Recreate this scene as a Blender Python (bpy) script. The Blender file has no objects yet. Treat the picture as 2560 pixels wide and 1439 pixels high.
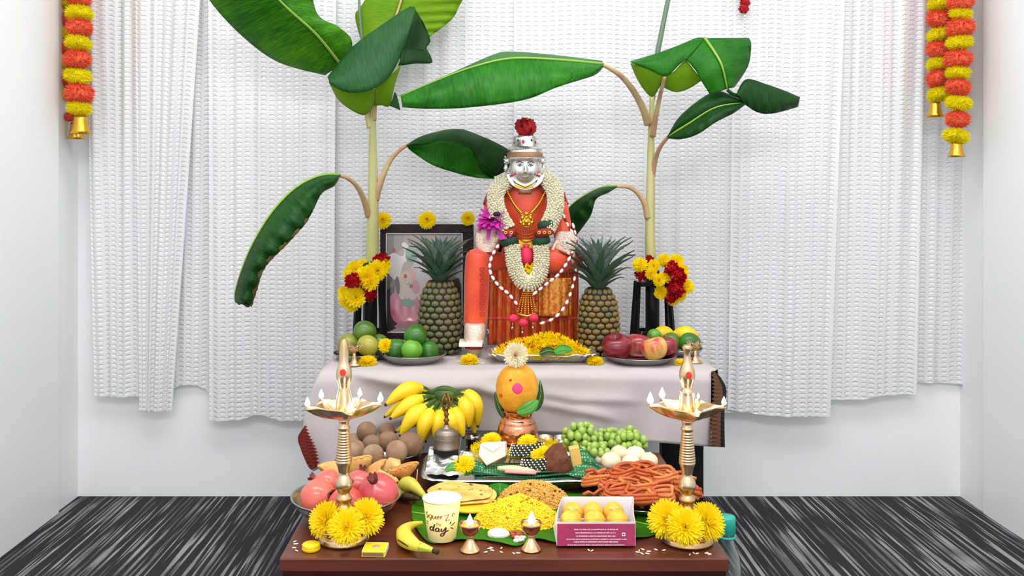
import bpy, math, random
from mathutils import Vector, Matrix, Quaternion, noise

# ------------------------------------------------------------------ camera, world, lights, exposure
F, CX, CY, H = 2350.0, 1215.0, 470.0, 0.90     # focal length and vanishing point in pixels of the 2560 x 1439 frame; eye height in m
SC = bpy.context.scene
COL = SC.collection
cam_d = bpy.data.cameras.new('camera')
cam_d.sensor_fit = 'HORIZONTAL'; cam_d.sensor_width = 36.0
cam_d.lens = 36.0 * F / 2560.0
cam_d.shift_x = (1280.0 - CX) / 2560.0
cam_d.shift_y = -(719.5 - CY) / 2560.0
cam_d.clip_start = 0.02
cam = bpy.data.objects.new('camera', cam_d)
cam.location = (0, 0, H); cam.rotation_euler = (math.pi / 2, 0, 0)
COL.objects.link(cam); SC.camera = cam

world = bpy.data.worlds.new('world'); SC.world = world
world.use_nodes = True
world.node_tree.nodes['Background'].inputs[0].default_value = (0.93, 0.97, 1.0, 1)
world.node_tree.nodes['Background'].inputs[1].default_value = 1.2

def area_light(name, loc, target, size, size_y, watts, color=(1, 1, 1)):
    ld = bpy.data.lights.new(name, 'AREA'); ld.shape = 'RECTANGLE'
    ld.size = size; ld.size_y = size_y; ld.energy = watts; ld.color = color
    o = bpy.data.objects.new(name, ld); COL.objects.link(o)
    o.location = loc
    o.rotation_euler = (Vector(target) - Vector(loc)).to_track_quat('-Z', 'Y').to_euler()
    return o
area_light('ceiling_panel_light', (0.1, 1.45, 2.58), (0.1, 1.45, 0), 2.2, 0.7, 28, (1.0, 0.985, 0.965))
area_light('ceiling_panel_light', (0.1, -0.7, 2.58), (0.1, 0.2, 0), 2.2, 0.7, 44, (1.0, 0.985, 0.965))

SC.view_settings.view_transform = 'Standard'
SC.view_settings.look = 'None'
SC.view_settings.gamma = 1.0
SC.view_settings.use_curve_mapping = False
SC.view_settings.exposure = 0.41

# ------------------------------------------------------------------ helpers
R = random.Random(7)
PI = math.pi
Z_LOW, Z_UP = 0.30, 0.48                        # heights of the two table tops

def P(px, py, d):
    return Vector(((px - CX) * d / F, d, H - (py - CY) * d / F))
def PZ(px, py, z):
    return P(px, py, F * (H - z) / (py - CY))
def DZ(py, z):
    return F * (H - z) / (py - CY)
def S(n, d):
    return n * d / F

def srgb(h):
    h = h.lstrip('#'); c = [int(h[i:i + 2], 16) / 255 for i in (0, 2, 4)]
    return tuple(x / 12.92 if x <= 0.04045 else ((x + 0.055) / 1.055) ** 2.4 for x in c) + (1,)

MATS = {}
def mat(name, col, rough=0.5, metal=0.0, col2=None, scale=25.0, lo=0.35, hi=0.65, bump=0.0, bscale=60.0,
        sss=0.0, spec=0.5, coat=0.0, emit=0.0, translucent=0.0, transparent=0.0, detail=3.0, stretch=None, sheen=0.0):
    if name in MATS: return MATS[name]
    m = bpy.data.materials.new(name); m.use_nodes = True
    nt = m.node_tree; n = nt.nodes; L = nt.links
    b = n['Principled BSDF']; out = n['Material Output']
    c1 = srgb(col)
    b.inputs['Base Color'].default_value = c1
    b.inputs['Roughness'].default_value = rough
    b.inputs['Metallic'].default_value = metal
    b.inputs['Specular IOR Level'].default_value = spec
    b.inputs['Coat Weight'].default_value = coat
    if sheen: b.inputs['Sheen Weight'].default_value = sheen
    if sss:
        b.inputs['Subsurface Weight'].default_value = sss
        b.inputs['Subsurface Radius'].default_value = (0.012, 0.006, 0.003)
        b.inputs['Subsurface Scale'].default_value = 0.5
    if emit:
        b.inputs['Emission Color'].default_value = c1
        b.inputs['Emission Strength'].default_value = emit
    vec = None
    if col2 or bump:
        tc = n.new('ShaderNodeTexCoord'); oi = n.new('ShaderNodeObjectInfo')
        add = n.new('ShaderNodeVectorMath'); add.operation = 'ADD'
        mul = n.new('ShaderNodeMath'); mul.operation = 'MULTIPLY'; mul.inputs[1].default_value = 3.7
        L.new(oi.outputs['Random'], mul.inputs[0])
        L.new(tc.outputs['Object'], add.inputs[0]); L.new(mul.outputs[0], add.inputs[1])
        vec = add.outputs[0]
        if stretch:
            mp = n.new('ShaderNodeMapping'); mp.inputs['Scale'].default_value = stretch
            L.new(vec, mp.inputs[0]); vec = mp.outputs[0]
    colsock = None
    if col2:
        nz = n.new('ShaderNodeTexNoise'); nz.inputs['Scale'].default_value = scale; nz.inputs['Detail'].default_value = detail
        L.new(vec, nz.inputs['Vector'])
        rp = n.new('ShaderNodeValToRGB')
        rp.color_ramp.elements[0].position = lo; rp.color_ramp.elements[0].color = c1
        rp.color_ramp.elements[1].position = hi; rp.color_ramp.elements[1].color = srgb(col2)
        L.new(nz.outputs['Fac'], rp.inputs[0]); L.new(rp.outputs[0], b.inputs['Base Color'])
        colsock = rp.outputs[0]
    if bump:
        nb = n.new('ShaderNodeTexNoise'); nb.inputs['Scale'].default_value = bscale; nb.inputs['Detail'].default_value = 2
        L.new(vec, nb.inputs['Vector'])
        bp = n.new('ShaderNodeBump'); bp.inputs['Strength'].default_value = bump; bp.inputs['Distance'].default_value = 0.002
        L.new(nb.outputs['Fac'], bp.inputs['Height']); L.new(bp.outputs[0], b.inputs['Normal'])
    sh = b.outputs[0]
    if translucent:
        t = n.new('ShaderNodeBsdfTranslucent'); t.inputs[0].default_value = c1
        if colsock: L.new(colsock, t.inputs[0])
        mx = n.new('ShaderNodeMixShader'); mx.inputs[0].default_value = translucent
        L.new(sh, mx.inputs[1]); L.new(t.outputs[0], mx.inputs[2]); sh = mx.outputs[0]
    if transparent:
        t = n.new('ShaderNodeBsdfTransparent')
        mx = n.new('ShaderNodeMixShader'); mx.inputs[0].default_value = transparent
        L.new(sh, mx.inputs[1]); L.new(t.outputs[0], mx.inputs[2]); sh = mx.outputs[0]
    L.new(sh, out.inputs['Surface'])
    MATS[name] = m
    return m

class MB:
    """collects geometry; build() links it as ONE mesh object"""
    def __init__(s): s.v = []; s.f = []; s.mi = []; s.uv = {}; s.cm = 0
    def add(s, vs, fs):
        o = len(s.v); s.v.extend(Vector(p) for p in vs)
        for f in fs: s.f.append(tuple(i + o for i in f)); s.mi.append(s.cm)
        return o
    def grid(s, rows, cu=False, cv=False, uvs=None, flip=False):
        nr, nc = len(rows), len(rows[0])
        o = len(s.v)
        for i, r in enumerate(rows):
            for j, p in enumerate(r):
                s.v.append(Vector(p))
                if uvs: s.uv[o + i * nc + j] = uvs[i][j]
        for i in range(nr if cv else nr - 1):
            for j in range(nc if cu else nc - 1):
                a, b = o + i * nc + j, o + i * nc + (j + 1) % nc
                i2 = (i + 1) % nr
                c, d = o + i2 * nc + (j + 1) % nc, o + i2 * nc + j
                s.f.append((a, d, c, b) if flip else (a, b, c, d)); s.mi.append(s.cm)
        return s
    def tube(s, pts, rad, n=8, caps=True, star=0.0):
        pts = [Vector(p) for p in pts]; m = len(pts)
        if not hasattr(rad, '__len__'): rad = [rad] * m
        elif len(rad) == 2 and m != 2: rad = [rad[0] + (rad[1] - rad[0]) * i / (m - 1) for i in range(m)]
        t0 = (pts[1] - pts[0]).normalized()
        up = Vector((0, 0, 1)) if abs(t0.z) < 0.9 else Vector((1, 0, 0))
        nrm = t0.cross(up).normalized(); rows = []
        for i, p in enumerate(pts):
            t = (pts[min(i + 1, m - 1)] - pts[max(i - 1, 0)])
            t = t.normalized() if t.length > 1e-9 else t0
            nrm = (nrm - t * nrm.dot(t))
            nrm = nrm.normalized() if nrm.length > 1e-6 else t.orthogonal().normalized()
            bn = t.cross(nrm)
            rows.append([p + (nrm * math.cos(2 * PI * k / n) + bn * math.sin(2 * PI * k / n)) * rad[i] * (1 + (star if k % 2 else -star)) for k in range(n)])
        o = len(s.v); s.grid(rows, cu=True)
        if caps:
            s.f.append(tuple(o + k for k in range(n - 1, -1, -1))); s.mi.append(s.cm)
            s.f.append(tuple(o + (m - 1) * n + k for k in range(n))); s.mi.append(s.cm)
        return s
    def lathe(s, prof, n=28, c=(0, 0, 0), mtx=None, fn=None):
        c = Vector(c); rows = []
        for r, z in prof:
            row = []
            for k in range(n):
                a = 2 * PI * k / n
                rr = max(r, 1e-5)
                p = Vector((rr * math.cos(a), rr * math.sin(a), z))
                if fn: p = fn(p, a)
                if mtx: p = mtx @ p
                row.append(c + p)
            rows.append(row)
        return s.grid(rows, cu=True)
    def ball(s, c, r, nu=20, nv=12, mtx=None, fn=None):
        if not hasattr(r, '__len__'): r = (r, r, r)
        c = Vector(c); rows = []
        for i in range(nv + 1):
            ph = PI * i / nv - PI / 2; row = []
            for k in range(nu):
                a = 2 * PI * k / nu
                u = Vector((math.cos(ph) * math.cos(a), math.cos(ph) * math.sin(a), math.sin(ph)))
                if i in (0, nv): u = Vector((1e-5 * math.cos(a), 1e-5 * math.sin(a), u.z))
                if fn: u = fn(u)
                p = Vector((u.x * r[0], u.y * r[1], u.z * r[2]))
                if mtx: p = mtx @ p
                row.append(c + p)
            rows.append(row)
        return s.grid(rows, cu=True)
    def box(s, lo, hi, mtx=None):
        x0, y0, z0 = lo; x1, y1, z1 = hi
        vs = [Vector(p) for p in ((x0, y0, z0), (x1, y0, z0), (x1, y1, z0), (x0, y1, z0), (x0, y0, z1), (x1, y0, z1), (x1, y1, z1), (x0, y1, z1))]
        if mtx: vs = [mtx @ p for p in vs]
        s.add(vs, [(0, 3, 2, 1), (4, 5, 6, 7), (0, 1, 5, 4), (1, 2, 6, 5), (2, 3, 7, 6), (3, 0, 4, 7)])
        return s
    def poly(s, pts):
        s.add(pts, [tuple(range(len(pts)))]); return s
    def mesh(s, name, mats, smooth=True):
        me = bpy.data.meshes.new(name)
        me.from_pydata([tuple(p) for p in s.v], [], s.f)
        mats = mats if isinstance(mats, (list, tuple)) else [mats]
        for m in mats: me.materials.append(m)
        if len(mats) > 1: me.polygons.foreach_set('material_index', s.mi)
        me.polygons.foreach_set('use_smooth', [smooth] * len(s.f))
        if s.uv:
            uvl = me.uv_layers.new(name='UVMap')
            idx = [0] * len(me.loops); me.loops.foreach_get('vertex_index', idx)
            flat = []
            for i in idx: flat.extend(s.uv.get(i, (0, 0)))
            uvl.data.foreach_set('uv', flat)
        me.update()
        return me
    def build(s, name, mats, parent=None, smooth=True, world=True, label=None, solid=0, bevel=0, sub=0, kind=None):
        if parent is not None and world:
            off = wloc(parent)
            s.v = [p - off for p in s.v]
        return link(name, s.mesh(name, mats, smooth), parent, label, solid, bevel, sub, kind)

def wloc(o):
    v = Vector((0, 0, 0))
    while o is not None: v = v + Vector(o.location); o = o.parent
    return v
def link(name, me, parent=None, label=None, solid=0, bevel=0, sub=0, kind=None):
    o = bpy.data.objects.new(name, me); COL.objects.link(o)
    if parent is not None: o.parent = parent
    if label: o['label'] = label
    if kind: o['kind'] = kind
    if solid:
        md = o.modifiers.new('solid', 'SOLIDIFY'); md.thickness = solid; md.offset = 0
    if bevel:
        md = o.modifiers.new('bevel', 'BEVEL'); md.width = bevel; md.segments = 2; md.limit_method = 'ANGLE'
    if sub:
        md = o.modifiers.new('sub', 'SUBSURF'); md.levels = sub; md.render_levels = sub
    return o
def thing(name, label, cat, loc=(0, 0, 0), group=None, rot=None, scale=None):
    o = bpy.data.objects.new(name, None); COL.objects.link(o)
    o.location = loc; o.empty_display_size = 0.02
    if rot: o.rotation_euler = rot
    if scale: o.scale = (scale,) * 3
    return tag(o, label, cat, group)
def tag(o, label, cat, group=None):
    o['label'] = label; o['category'] = cat
    if group: o['group'] = group
    return o
def dup(root, loc, label, group=None, quat=None, scale=None):
    def cp(o, par):
        c = o.copy(); COL.objects.link(c); c.parent = par
        for ch in list(o.children): cp(ch, c)
        return c
    r = cp(root, None); r.location = loc; r['label'] = label
    if group: r['group'] = group
    if quat: r.rotation_mode = 'QUATERNION'; r.rotation_quaternion = quat
    if scale: r.scale = (scale,) * 3 if not hasattr(scale, '__len__') else scale
    return r
def struct(name, mb, m, **k):
    o = mb.build(name, m, **k); o['kind'] = 'structure'; return o
def face(dirv, spin=0.0):
    q = Vector((0, 0, 1)).rotation_difference(Vector(dirv).normalized())
    return q @ Quaternion((0, 0, 1), spin)

def crv(pts, n):
    """Catmull-Rom resample of a list of points (any dimension) to n points"""
    pts = [tuple(p) for p in pts]; m = len(pts)
    ds = [0.0]
    for a, b in zip(pts, pts[1:]): ds.append(ds[-1] + max(1e-6, math.sqrt(sum((x - y) ** 2 for x, y in zip(a[:2], b[:2])))))
    out = []
    for i in range(n):
        t = ds[-1] * i / (n - 1); k = 0
        while k < m - 2 and t > ds[k + 1]: k += 1
        u = (t - ds[k]) / (ds[k + 1] - ds[k])
        p0, p1, p2, p3 = pts[max(k - 1, 0)], pts[k], pts[k + 1], pts[min(k + 2, m - 1)]
        out.append(tuple(0.5 * (2 * b + (c - a) * u + (2 * a - 5 * b + 4 * c - d) * u * u + (3 * b - a - 3 * c + d) * u ** 3) for a, b, c, d in zip(p0, p1, p2, p3)))
    return out
def pcrv(pts, n):
    return [P(*p) for p in crv(pts, n)]

# ------------------------------------------------------------------ materials
STEEL = mat('stainless_steel', '#B9B9B6', 0.22, 1.0)
FOIL = mat('silver_foil', '#E4E4E2', 0.38, 1.0, bump=0.5, bscale=45)
SILVER = mat('silver_metal', '#DCDAD8', 0.28, 1.0, bump=0.25, bscale=180)
SILVER_EMB = mat('embossed_silver', '#F2DED0', 0.42, 0.45, col2='#D9BBAA', scale=260, bump=0.9, bscale=330)
BRASS = mat('brass', '#E2C8A8', 0.27, 1.0, col2='#D2A878', scale=12)
GOLD = mat('gold_metal', '#E5B040', 0.28, 1.0)
COPPER = mat('copper', '#D98F6E', 0.16, 1.0)
WICK = mat('cotton_wick', '#2A1C14', 0.9)
FLAME = mat('flame', '#FFE9C8', 1.0, emit=18.0)
BLACK = mat('black_plastic', '#08080A', 0.45, spec=0.25)
YEL = mat('yellow_petals', '#FFEE00', 0.6, col2='#FCE000', scale=90, translucent=0.45)
YELC = mat('flower_heart', '#D9A400', 0.8)
REDC = mat('red_flower_heart', '#B03A12', 0.8)
CREAM = mat('cream_petals', '#F6EED2', 0.6, translucent=0.3)
REDP = mat('red_petals', '#D0121C', 0.55, col2='#B00A18', scale=60, translucent=0.15)
CRIMSON = mat('crimson_petals', '#A8101E', 0.6)
MAGENTA = mat('magenta_petals', '#D02CA8', 0.5, col2='#A81C8C', scale=40, translucent=0.15)
ORANGEP = mat('orange_pompom_yarn', '#FF7A54', 0.8, translucent=0.35)
YELLOWP = mat('yellow_pompom_yarn', '#FFF400', 0.8, translucent=0.4)
JASM = mat('jasmine_buds', '#F1ECD6', 0.6, translucent=0.2, col2='#E2DDBC', scale=200)
LEAFG = mat('green_leaf', '#2F7A22', 0.4, col2='#3F8E2C', scale=30)
LEAFD = mat('dark_leaf', '#123E18', 0.35, col2='#1C5222', scale=30)
WHITE = mat('white_card', '#F2F0EE', 0.6)
# ------------------------------------------------------------------ room shell
XL, XR, DW, ZC = -1.192, 1.385, 2.747, 2.62
WALL = mat('white_wall_paint', '#F5F7F8', 0.45, bump=0.05, bscale=30, col2='#F2F4F5', scale=2)

def carpet_material():
    m = bpy.data.materials.new('striped_carpet'); m.use_nodes = True
    nt = m.node_tree; n = nt.nodes; L = nt.links; b = n['Principled BSDF']
    tc = n.new('ShaderNodeTexCoord')
    mp = n.new('ShaderNodeMapping'); mp.inputs['Rotation'].default_value = (0, 0, math.radians(0))
    L.new(tc.outputs['Object'], mp.inputs[0])
    def stripes(sx, sy, lo, hi, loc):
        q = n.new('ShaderNodeMapping'); q.inputs['Scale'].default_value = (sx, sy, 1); q.inputs['Location'].default_value = loc
        L.new(mp.outputs[0], q.inputs[0])
        z = n.new('ShaderNodeTexNoise'); z.inputs['Scale'].default_value = 1; z.inputs['Detail'].default_value = 2.5
        z.noise_dimensions = '2D'
        L.new(q.outputs[0], z.inputs['Vector'])
        r = n.new('ShaderNodeMapRange'); r.inputs[1].default_value = lo; r.inputs[2].default_value = hi
        L.new(z.outputs['Fac'], r.inputs[0]); return r.outputs[0]
    fine = stripes(120, 2.4, 0.53, 0.60, (0, 0, 0))
    wide = stripes(9, 3.5, 0.40, 0.60, (3, 7, 0))
    grain = n.new('ShaderNodeTexNoise'); grain.inputs['Scale'].default_value = 420
    L.new(mp.outputs[0], grain.inputs['Vector'])
    mul = n.new('ShaderNodeMath'); mul.operation = 'MULTIPLY'; L.new(fine, mul.inputs[0])
    ad = n.new('ShaderNodeMath'); ad.operation = 'MULTIPLY_ADD'; L.new(wide, ad.inputs[0]); ad.inputs[1].default_value = 0.7; ad.inputs[2].default_value = 0.3
    L.new(ad.outputs[0], mul.inputs[1])
    g2 = n.new('ShaderNodeMath'); g2.operation = 'MULTIPLY'; L.new(mul.outputs[0], g2.inputs[0])
    g3 = n.new('ShaderNodeMapRange'); g3.inputs[1].default_value = 0.3; g3.inputs[2].default_value = 0.7; g3.inputs[3].default_value = 0.5; g3.inputs[4].default_value = 1.2
    L.new(grain.outputs['Fac'], g3.inputs[0]); L.new(g3.outputs[0], g2.inputs[1])
    mx = n.new('ShaderNodeMix'); mx.data_type = 'RGBA'
    mx.inputs[6].default_value = srgb('#181A23'); mx.inputs[7].default_value = srgb('#A4A5A9')
    L.new(g2.outputs[0], mx.inputs[0]); L.new(mx.outputs[2], b.inputs['Base Color'])
    b.inputs['Roughness'].default_value = 0.95
    bp = n.new('ShaderNodeBump'); bp.inputs['Strength'].default_value = 0.6; bp.inputs['Distance'].default_value = 0.004
    L.new(grain.outputs['Fac'], bp.inputs['Height']); L.new(bp.outputs[0], b.inputs['Normal'])
    return m

Y0 = -1.6
m = MB(); m.box((XL - 0.5, Y0, -0.05), (XR + 0.5, DW + 0.06, 0.0)); struct('floor', m, carpet_material(), smooth=False)
m = MB(); m.box((XL - 0.06, DW, 0), (XR + 0.06, DW + 0.06, ZC)); struct('wall_back', m, WALL, smooth=False)
m = MB(); m.box((XL - 0.06, Y0, 0), (XL, DW, ZC)); struct('wall_left', m, WALL, smooth=False)
m = MB(); m.box((XR, Y0, 0), (XR + 0.06, DW, ZC)); struct('wall_right', m, WALL, smooth=False)
m = MB(); m.box((XL - 0.06, Y0, ZC), (XR + 0.06, DW + 0.06, ZC + 0.05)); struct('ceiling', m, WALL, smooth=False)
# the front stretch of each side wall stands a little proud of the alcove
m = MB(); m.box((XL, Y0, 0), (XL + 0.012, 2.60, ZC)); struct('trim_1', m, WALL, smooth=False, bevel=0.004)
m = MB(); m.box((XR - 0.012, Y0, 0), (XR, 2.60, ZC)); struct('trim_2', m, WALL, smooth=False, bevel=0.004)

# ------------------------------------------------------------------ sheer white curtains on the back wall
def curtain_material():
    m = bpy.data.materials.new('sheer_white_curtain'); m.use_nodes = True
    nt = m.node_tree; n = nt.nodes; L = nt.links; b = n['Principled BSDF']; out = n['Material Output']
    uv = n.new('ShaderNodeUVMap'); uv.uv_map = 'UVMap'
    nz = n.new('ShaderNodeTexNoise'); nz.inputs['Scale'].default_value = 9; L.new(uv.outputs[0], nz.inputs['Vector'])
    sc = n.new('ShaderNodeVectorMath'); sc.operation = 'MULTIPLY_ADD'
    L.new(nz.outputs['Color'], sc.inputs[0]); sc.inputs[1].default_value = (0.006, 0.004, 0); L.new(uv.outputs[0], sc.inputs[2])
    sep = n.new('ShaderNodeSeparateXYZ'); L.new(sc.outputs[0], sep.inputs[0])
    def math1(op, a, v=None, v2=None):
        q = n.new('ShaderNodeMath'); q.operation = op
        if hasattr(a, 'links'): L.new(a, q.inputs[0])
        else: q.inputs[0].default_value = a
        for i, x in ((1, v), (2, v2)):
            if x is None: continue
            if hasattr(x, 'links'): L.new(x, q.inputs[i])
            else: q.inputs[i].default_value = x
        return q.outputs[0]
    def wave(sock, period, ph=0.0):
        a = math1('MULTIPLY_ADD', sock, 2 * PI / period, ph)
        return math1('MULTIPLY_ADD', math1('SINE', a), 0.5, 0.5)
    col_ = wave(sep.outputs['X'], 0.027)
    row_ = wave(sep.outputs['Y'], 0.0135)
    band = n.new('ShaderNodeTexNoise'); band.inputs['Scale'].default_value = 1
    mpb = n.new('ShaderNodeMapping'); mpb.inputs['Scale'].default_value = (16, 1.3, 1); L.new(uv.outputs[0], mpb.inputs[0]); L.new(mpb.outputs[0], band.inputs['Vector'])
    bandr = n.new('ShaderNodeMapRange'); bandr.inputs[1].default_value = 0.36; bandr.inputs[2].default_value = 0.64; L.new(band.outputs['Fac'], bandr.inputs[0])
    pat = math1('MULTIPLY', math1('POWER', col_, 0.6), row_)
    patr = n.new('ShaderNodeMapRange'); patr.inputs[1].default_value = 0.35; patr.inputs[2].default_value = 0.7; L.new(pat, patr.inputs[0])
    pw = math1('MULTIPLY_ADD', bandr.outputs[0], 0.65, 0.35)
    fac = math1('MULTIPLY', patr.outputs[0], pw)
    mx = n.new('ShaderNodeMix'); mx.data_type = 'RGBA'
    mx.inputs[6].default_value = srgb('#ECECEF'); mx.inputs[7].default_value = srgb('#F8F8F9')
    L.new(fac, mx.inputs[0]); L.new(mx.outputs[2], b.inputs['Base Color'])
    b.inputs['Roughness'].default_value = 0.42
    b.inputs['Specular IOR Level'].default_value = 0.6
    bp = n.new('ShaderNodeBump'); bp.inputs['Strength'].default_value = 0.6; bp.inputs['Distance'].default_value = 0.0035
    L.new(patr.outputs[0], bp.inputs['Height']); L.new(bp.outputs[0], b.inputs['Normal'])
    tl = n.new('ShaderNodeBsdfTranslucent'); L.new(mx.outputs[2], tl.inputs[0])
    m1 = n.new('ShaderNodeMixShader'); m1.inputs[0].default_value = 0.1
    L.new(b.outputs[0], m1.inputs[1]); L.new(tl.outputs[0], m1.inputs[2])
    tr = n.new('ShaderNodeBsdfTransparent')
    m2 = n.new('ShaderNodeMixShader')
    tf = math1('MULTIPLY_ADD', fac, -0.1, 0.1)
    L.new(tf, m2.inputs[0]); L.new(m1.outputs[0], m2.inputs[1]); L.new(tr.outputs[0], m2.inputs[2])
    L.new(m2.outputs[0], out.inputs['Surface'])
    return m
CURT = curtain_material()

def curtain(left, right, hem, d, label, seed, folds=7.0, amp=0.0075):
    """left / right: (px at the top of the view, px at the hem); hem: list of (px, py)"""
    rr = random.Random(seed)
    NU, NV = 90, 44
    ztop = 2.25
    phs = [(rr.uniform(0, 6.28), rr.uniform(0.6, 1.5) * folds, rr.uniform(0.4, 1.0)) for _ in range(3)]
    hm = crv(hem, NU + 1)
    rows, uvs = [], []
    width = S(right[0] - left[0], d)
    for j in range(NV + 1):
        v = j / NV; row, uvr = [], []
        for i in range(NU + 1):
            u = i / NU
            py_h = hm[i][1]
            zb = H - (py_h - CY) * d / F
            z = ztop + (zb - ztop) * v
            py = CY + (H - z) * F / d
            k = max(0.0, min(1.0, py / hm[i][1]))
            xl = left[0] + (left[1] - left[0]) * k; xr = right[0] + (right[1] - right[0]) * k
            px = xl + (xr - xl) * u
            dy = sum(a * math.sin(f * 2 * PI * u + p + 0.5 * math.sin(v * 3 + p)) for p, f, a in phs) / 2.0
            e = 0.55 + 0.45 * v
            p = P(px, 0, d); p.z = z
            p.y += dy * amp * e + 0.004 * math.sin(v * 5 + u * 9 + seed)
            row.append(p); uvr.append((u * width * 1.15 + seed * 0.137, z + 0.002 * math.sin(u * 14)))
        rows.append(row); uvs.append(uvr)
    mb = MB(); mb.grid(rows, uvs=uvs)
    o = mb.build('curtain_panel', CURT)
    tag(o, label, 'curtain', 'sheer curtain panels on the back wall')
    return o
def H_(x0, x1, y): return [(x0 + (x1 - x0) * t, y + dy) for t, dy in ((0, 0), (0.3, 2), (0.7, -2), (1, 0))]
curtain((215, 236), (370, 362), [(236, 990), (300, 992), (362, 990)], 2.700, 'outermost curtain panel on the far left with a level hem', 1, 4)
curtain((340, 348), (500, 430), [(348, 1026), (390, 1028), (430, 1026)], 2.690, 'narrow curtain panel at the left tapering towards its hem', 2, 4, 0.008)
curtain((420, 418), (560, 545), [(418, 975), (460, 962), (500, 966), (545, 995)], 2.728, 'short curtain panel behind the two longer ones on the left', 3, 4, 0.006)
curtain((520, 522), (840, 835), [(522, 1052), (600, 1048), (650, 1036), (690, 1050), (740, 1052), (835, 1040)], 2.694, 'wide curtain panel hanging low beside the left oil lamp', 4, 9)
curtain((815, 820), (1310, 1310), H_(820, 1310, 1015), 2.722, 'curtain panel behind the framed picture and the left banana plant', 5, 9)
curtain((1285, 1285), (1860, 1850), [(1285, 1020), (1500, 1022), (1700, 1024), (1850, 1032)], 2.702, 'curtain panel behind the right banana plant', 6, 10, 0.007)
curtain((1835, 1820), (2110, 2076), [(1820, 1024), (1900, 1036), (1960, 1040), (2076, 1042)], 2.684, 'curtain panel right of the table with the lowest hem', 7, 6)
curtain((2085, 2068), (2316, 2290), [(2068, 1000), (2170, 997), (2182, 990), (2290, 985)], 2.704, 'curtain panel in front of the rightmost one with a straight right edge', 8, 6, 0.008)
curtain((2290, 2275), (2445, 2420), [(2275, 955), (2350, 956), (2420, 961)], 2.728, 'rightmost curtain panel with the shortest hem', 9, 4, 0.006)

# ------------------------------------------------------------------ low wooden table in front
WOOD = mat('red_brown_wood', '#6A301A', 0.36, col2='#502110', scale=5, stretch=(1.2, 14, 14), coat=0.15, lo=0.3, hi=0.75)
WOODD = mat('dark_maroon_wood', '#3A0C07', 0.45, col2='#2C0804', scale=5, stretch=(1.2, 14, 14), spec=.2)
TX0, TX1, TY0, TY1 = -0.335, 0.394, 1.524, 2.135
t = thing('low_table', 'low red brown wooden table holding the food offerings', 'table', ((TX0 + TX1) / 2, (TY0 + TY1) / 2, 0))
m = MB(); m.box((TX0, TY0, Z_LOW - 0.022), (TX1, TY1, Z_LOW)); m.build('tabletop', WOOD, t, smooth=False, bevel=0.002)
for nm, lo, hi in (('front_apron', (TX0 + 0.004, TY0 + 0.003, 0.19), (TX1 - 0.004, TY0 + 0.022, Z_LOW - 0.0225)), ('rear_apron', (TX0 + 0.01, TY1 - 0.025, 0.19), (TX1 - 0.01, TY1 - 0.005, Z_LOW - 0.0225)),
                   ('side_apron', (TX0 + 0.004, TY0 + 0.023, 0.19), (TX0 + 0.022, TY1 - 0.026, Z_LOW - 0.0225)), ('side_apron', (TX1 - 0.022, TY0 + 0.023, 0.19), (TX1 - 0.004, TY1 - 0.026, Z_LOW - 0.0225))):
    m = MB(); m.box(lo, hi); m.build(nm, WOODD, t, smooth=False, bevel=0.001)
for x in (TX0 + 0.023, TX1 - 0.063):
    for y in (TY0 + 0.024, TY1 - 0.067):
        m = MB(); m.box((x, y, 0), (x + 0.04, y + 0.04, Z_LOW - 0.0225)); m.build('leg', WOODD, t, smooth=False, bevel=0.002)

# ------------------------------------------------------------------ higher black table behind
UX0, UX1, UY0, UY1 = -0.378, 0.535, 2.19, 2.685
DARK = mat('black_table_paint', '#0E0B0C', 0.5, spec=0.25)
t = thing('back_table', 'higher black table under the white cloth behind the wooden table', 'table', ((UX0 + UX1) / 2, (UY0 + UY1) / 2, 0))
m = MB(); m.box((UX0, UY0, Z_UP - 0.032), (UX1, UY1, Z_UP - 0.004)); m.build('tabletop', DARK, t, smooth=False, bevel=0.002)
for x in (UX0 + 0.03, 0.476):
    for y in (2.27, 2.54):
        m = MB(); m.box((x, y, 0), (x + 0.05, y + 0.045, Z_UP - 0.033)); m.build('leg', DARK, t, smooth=False, bevel=0.003)
m = MB(); m.box((UX0 + 0.085, 2.285, Z_UP - 0.09), (0.47, 2.30, Z_UP - 0.033)); m.build('rail', DARK, t, smooth=False)

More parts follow.
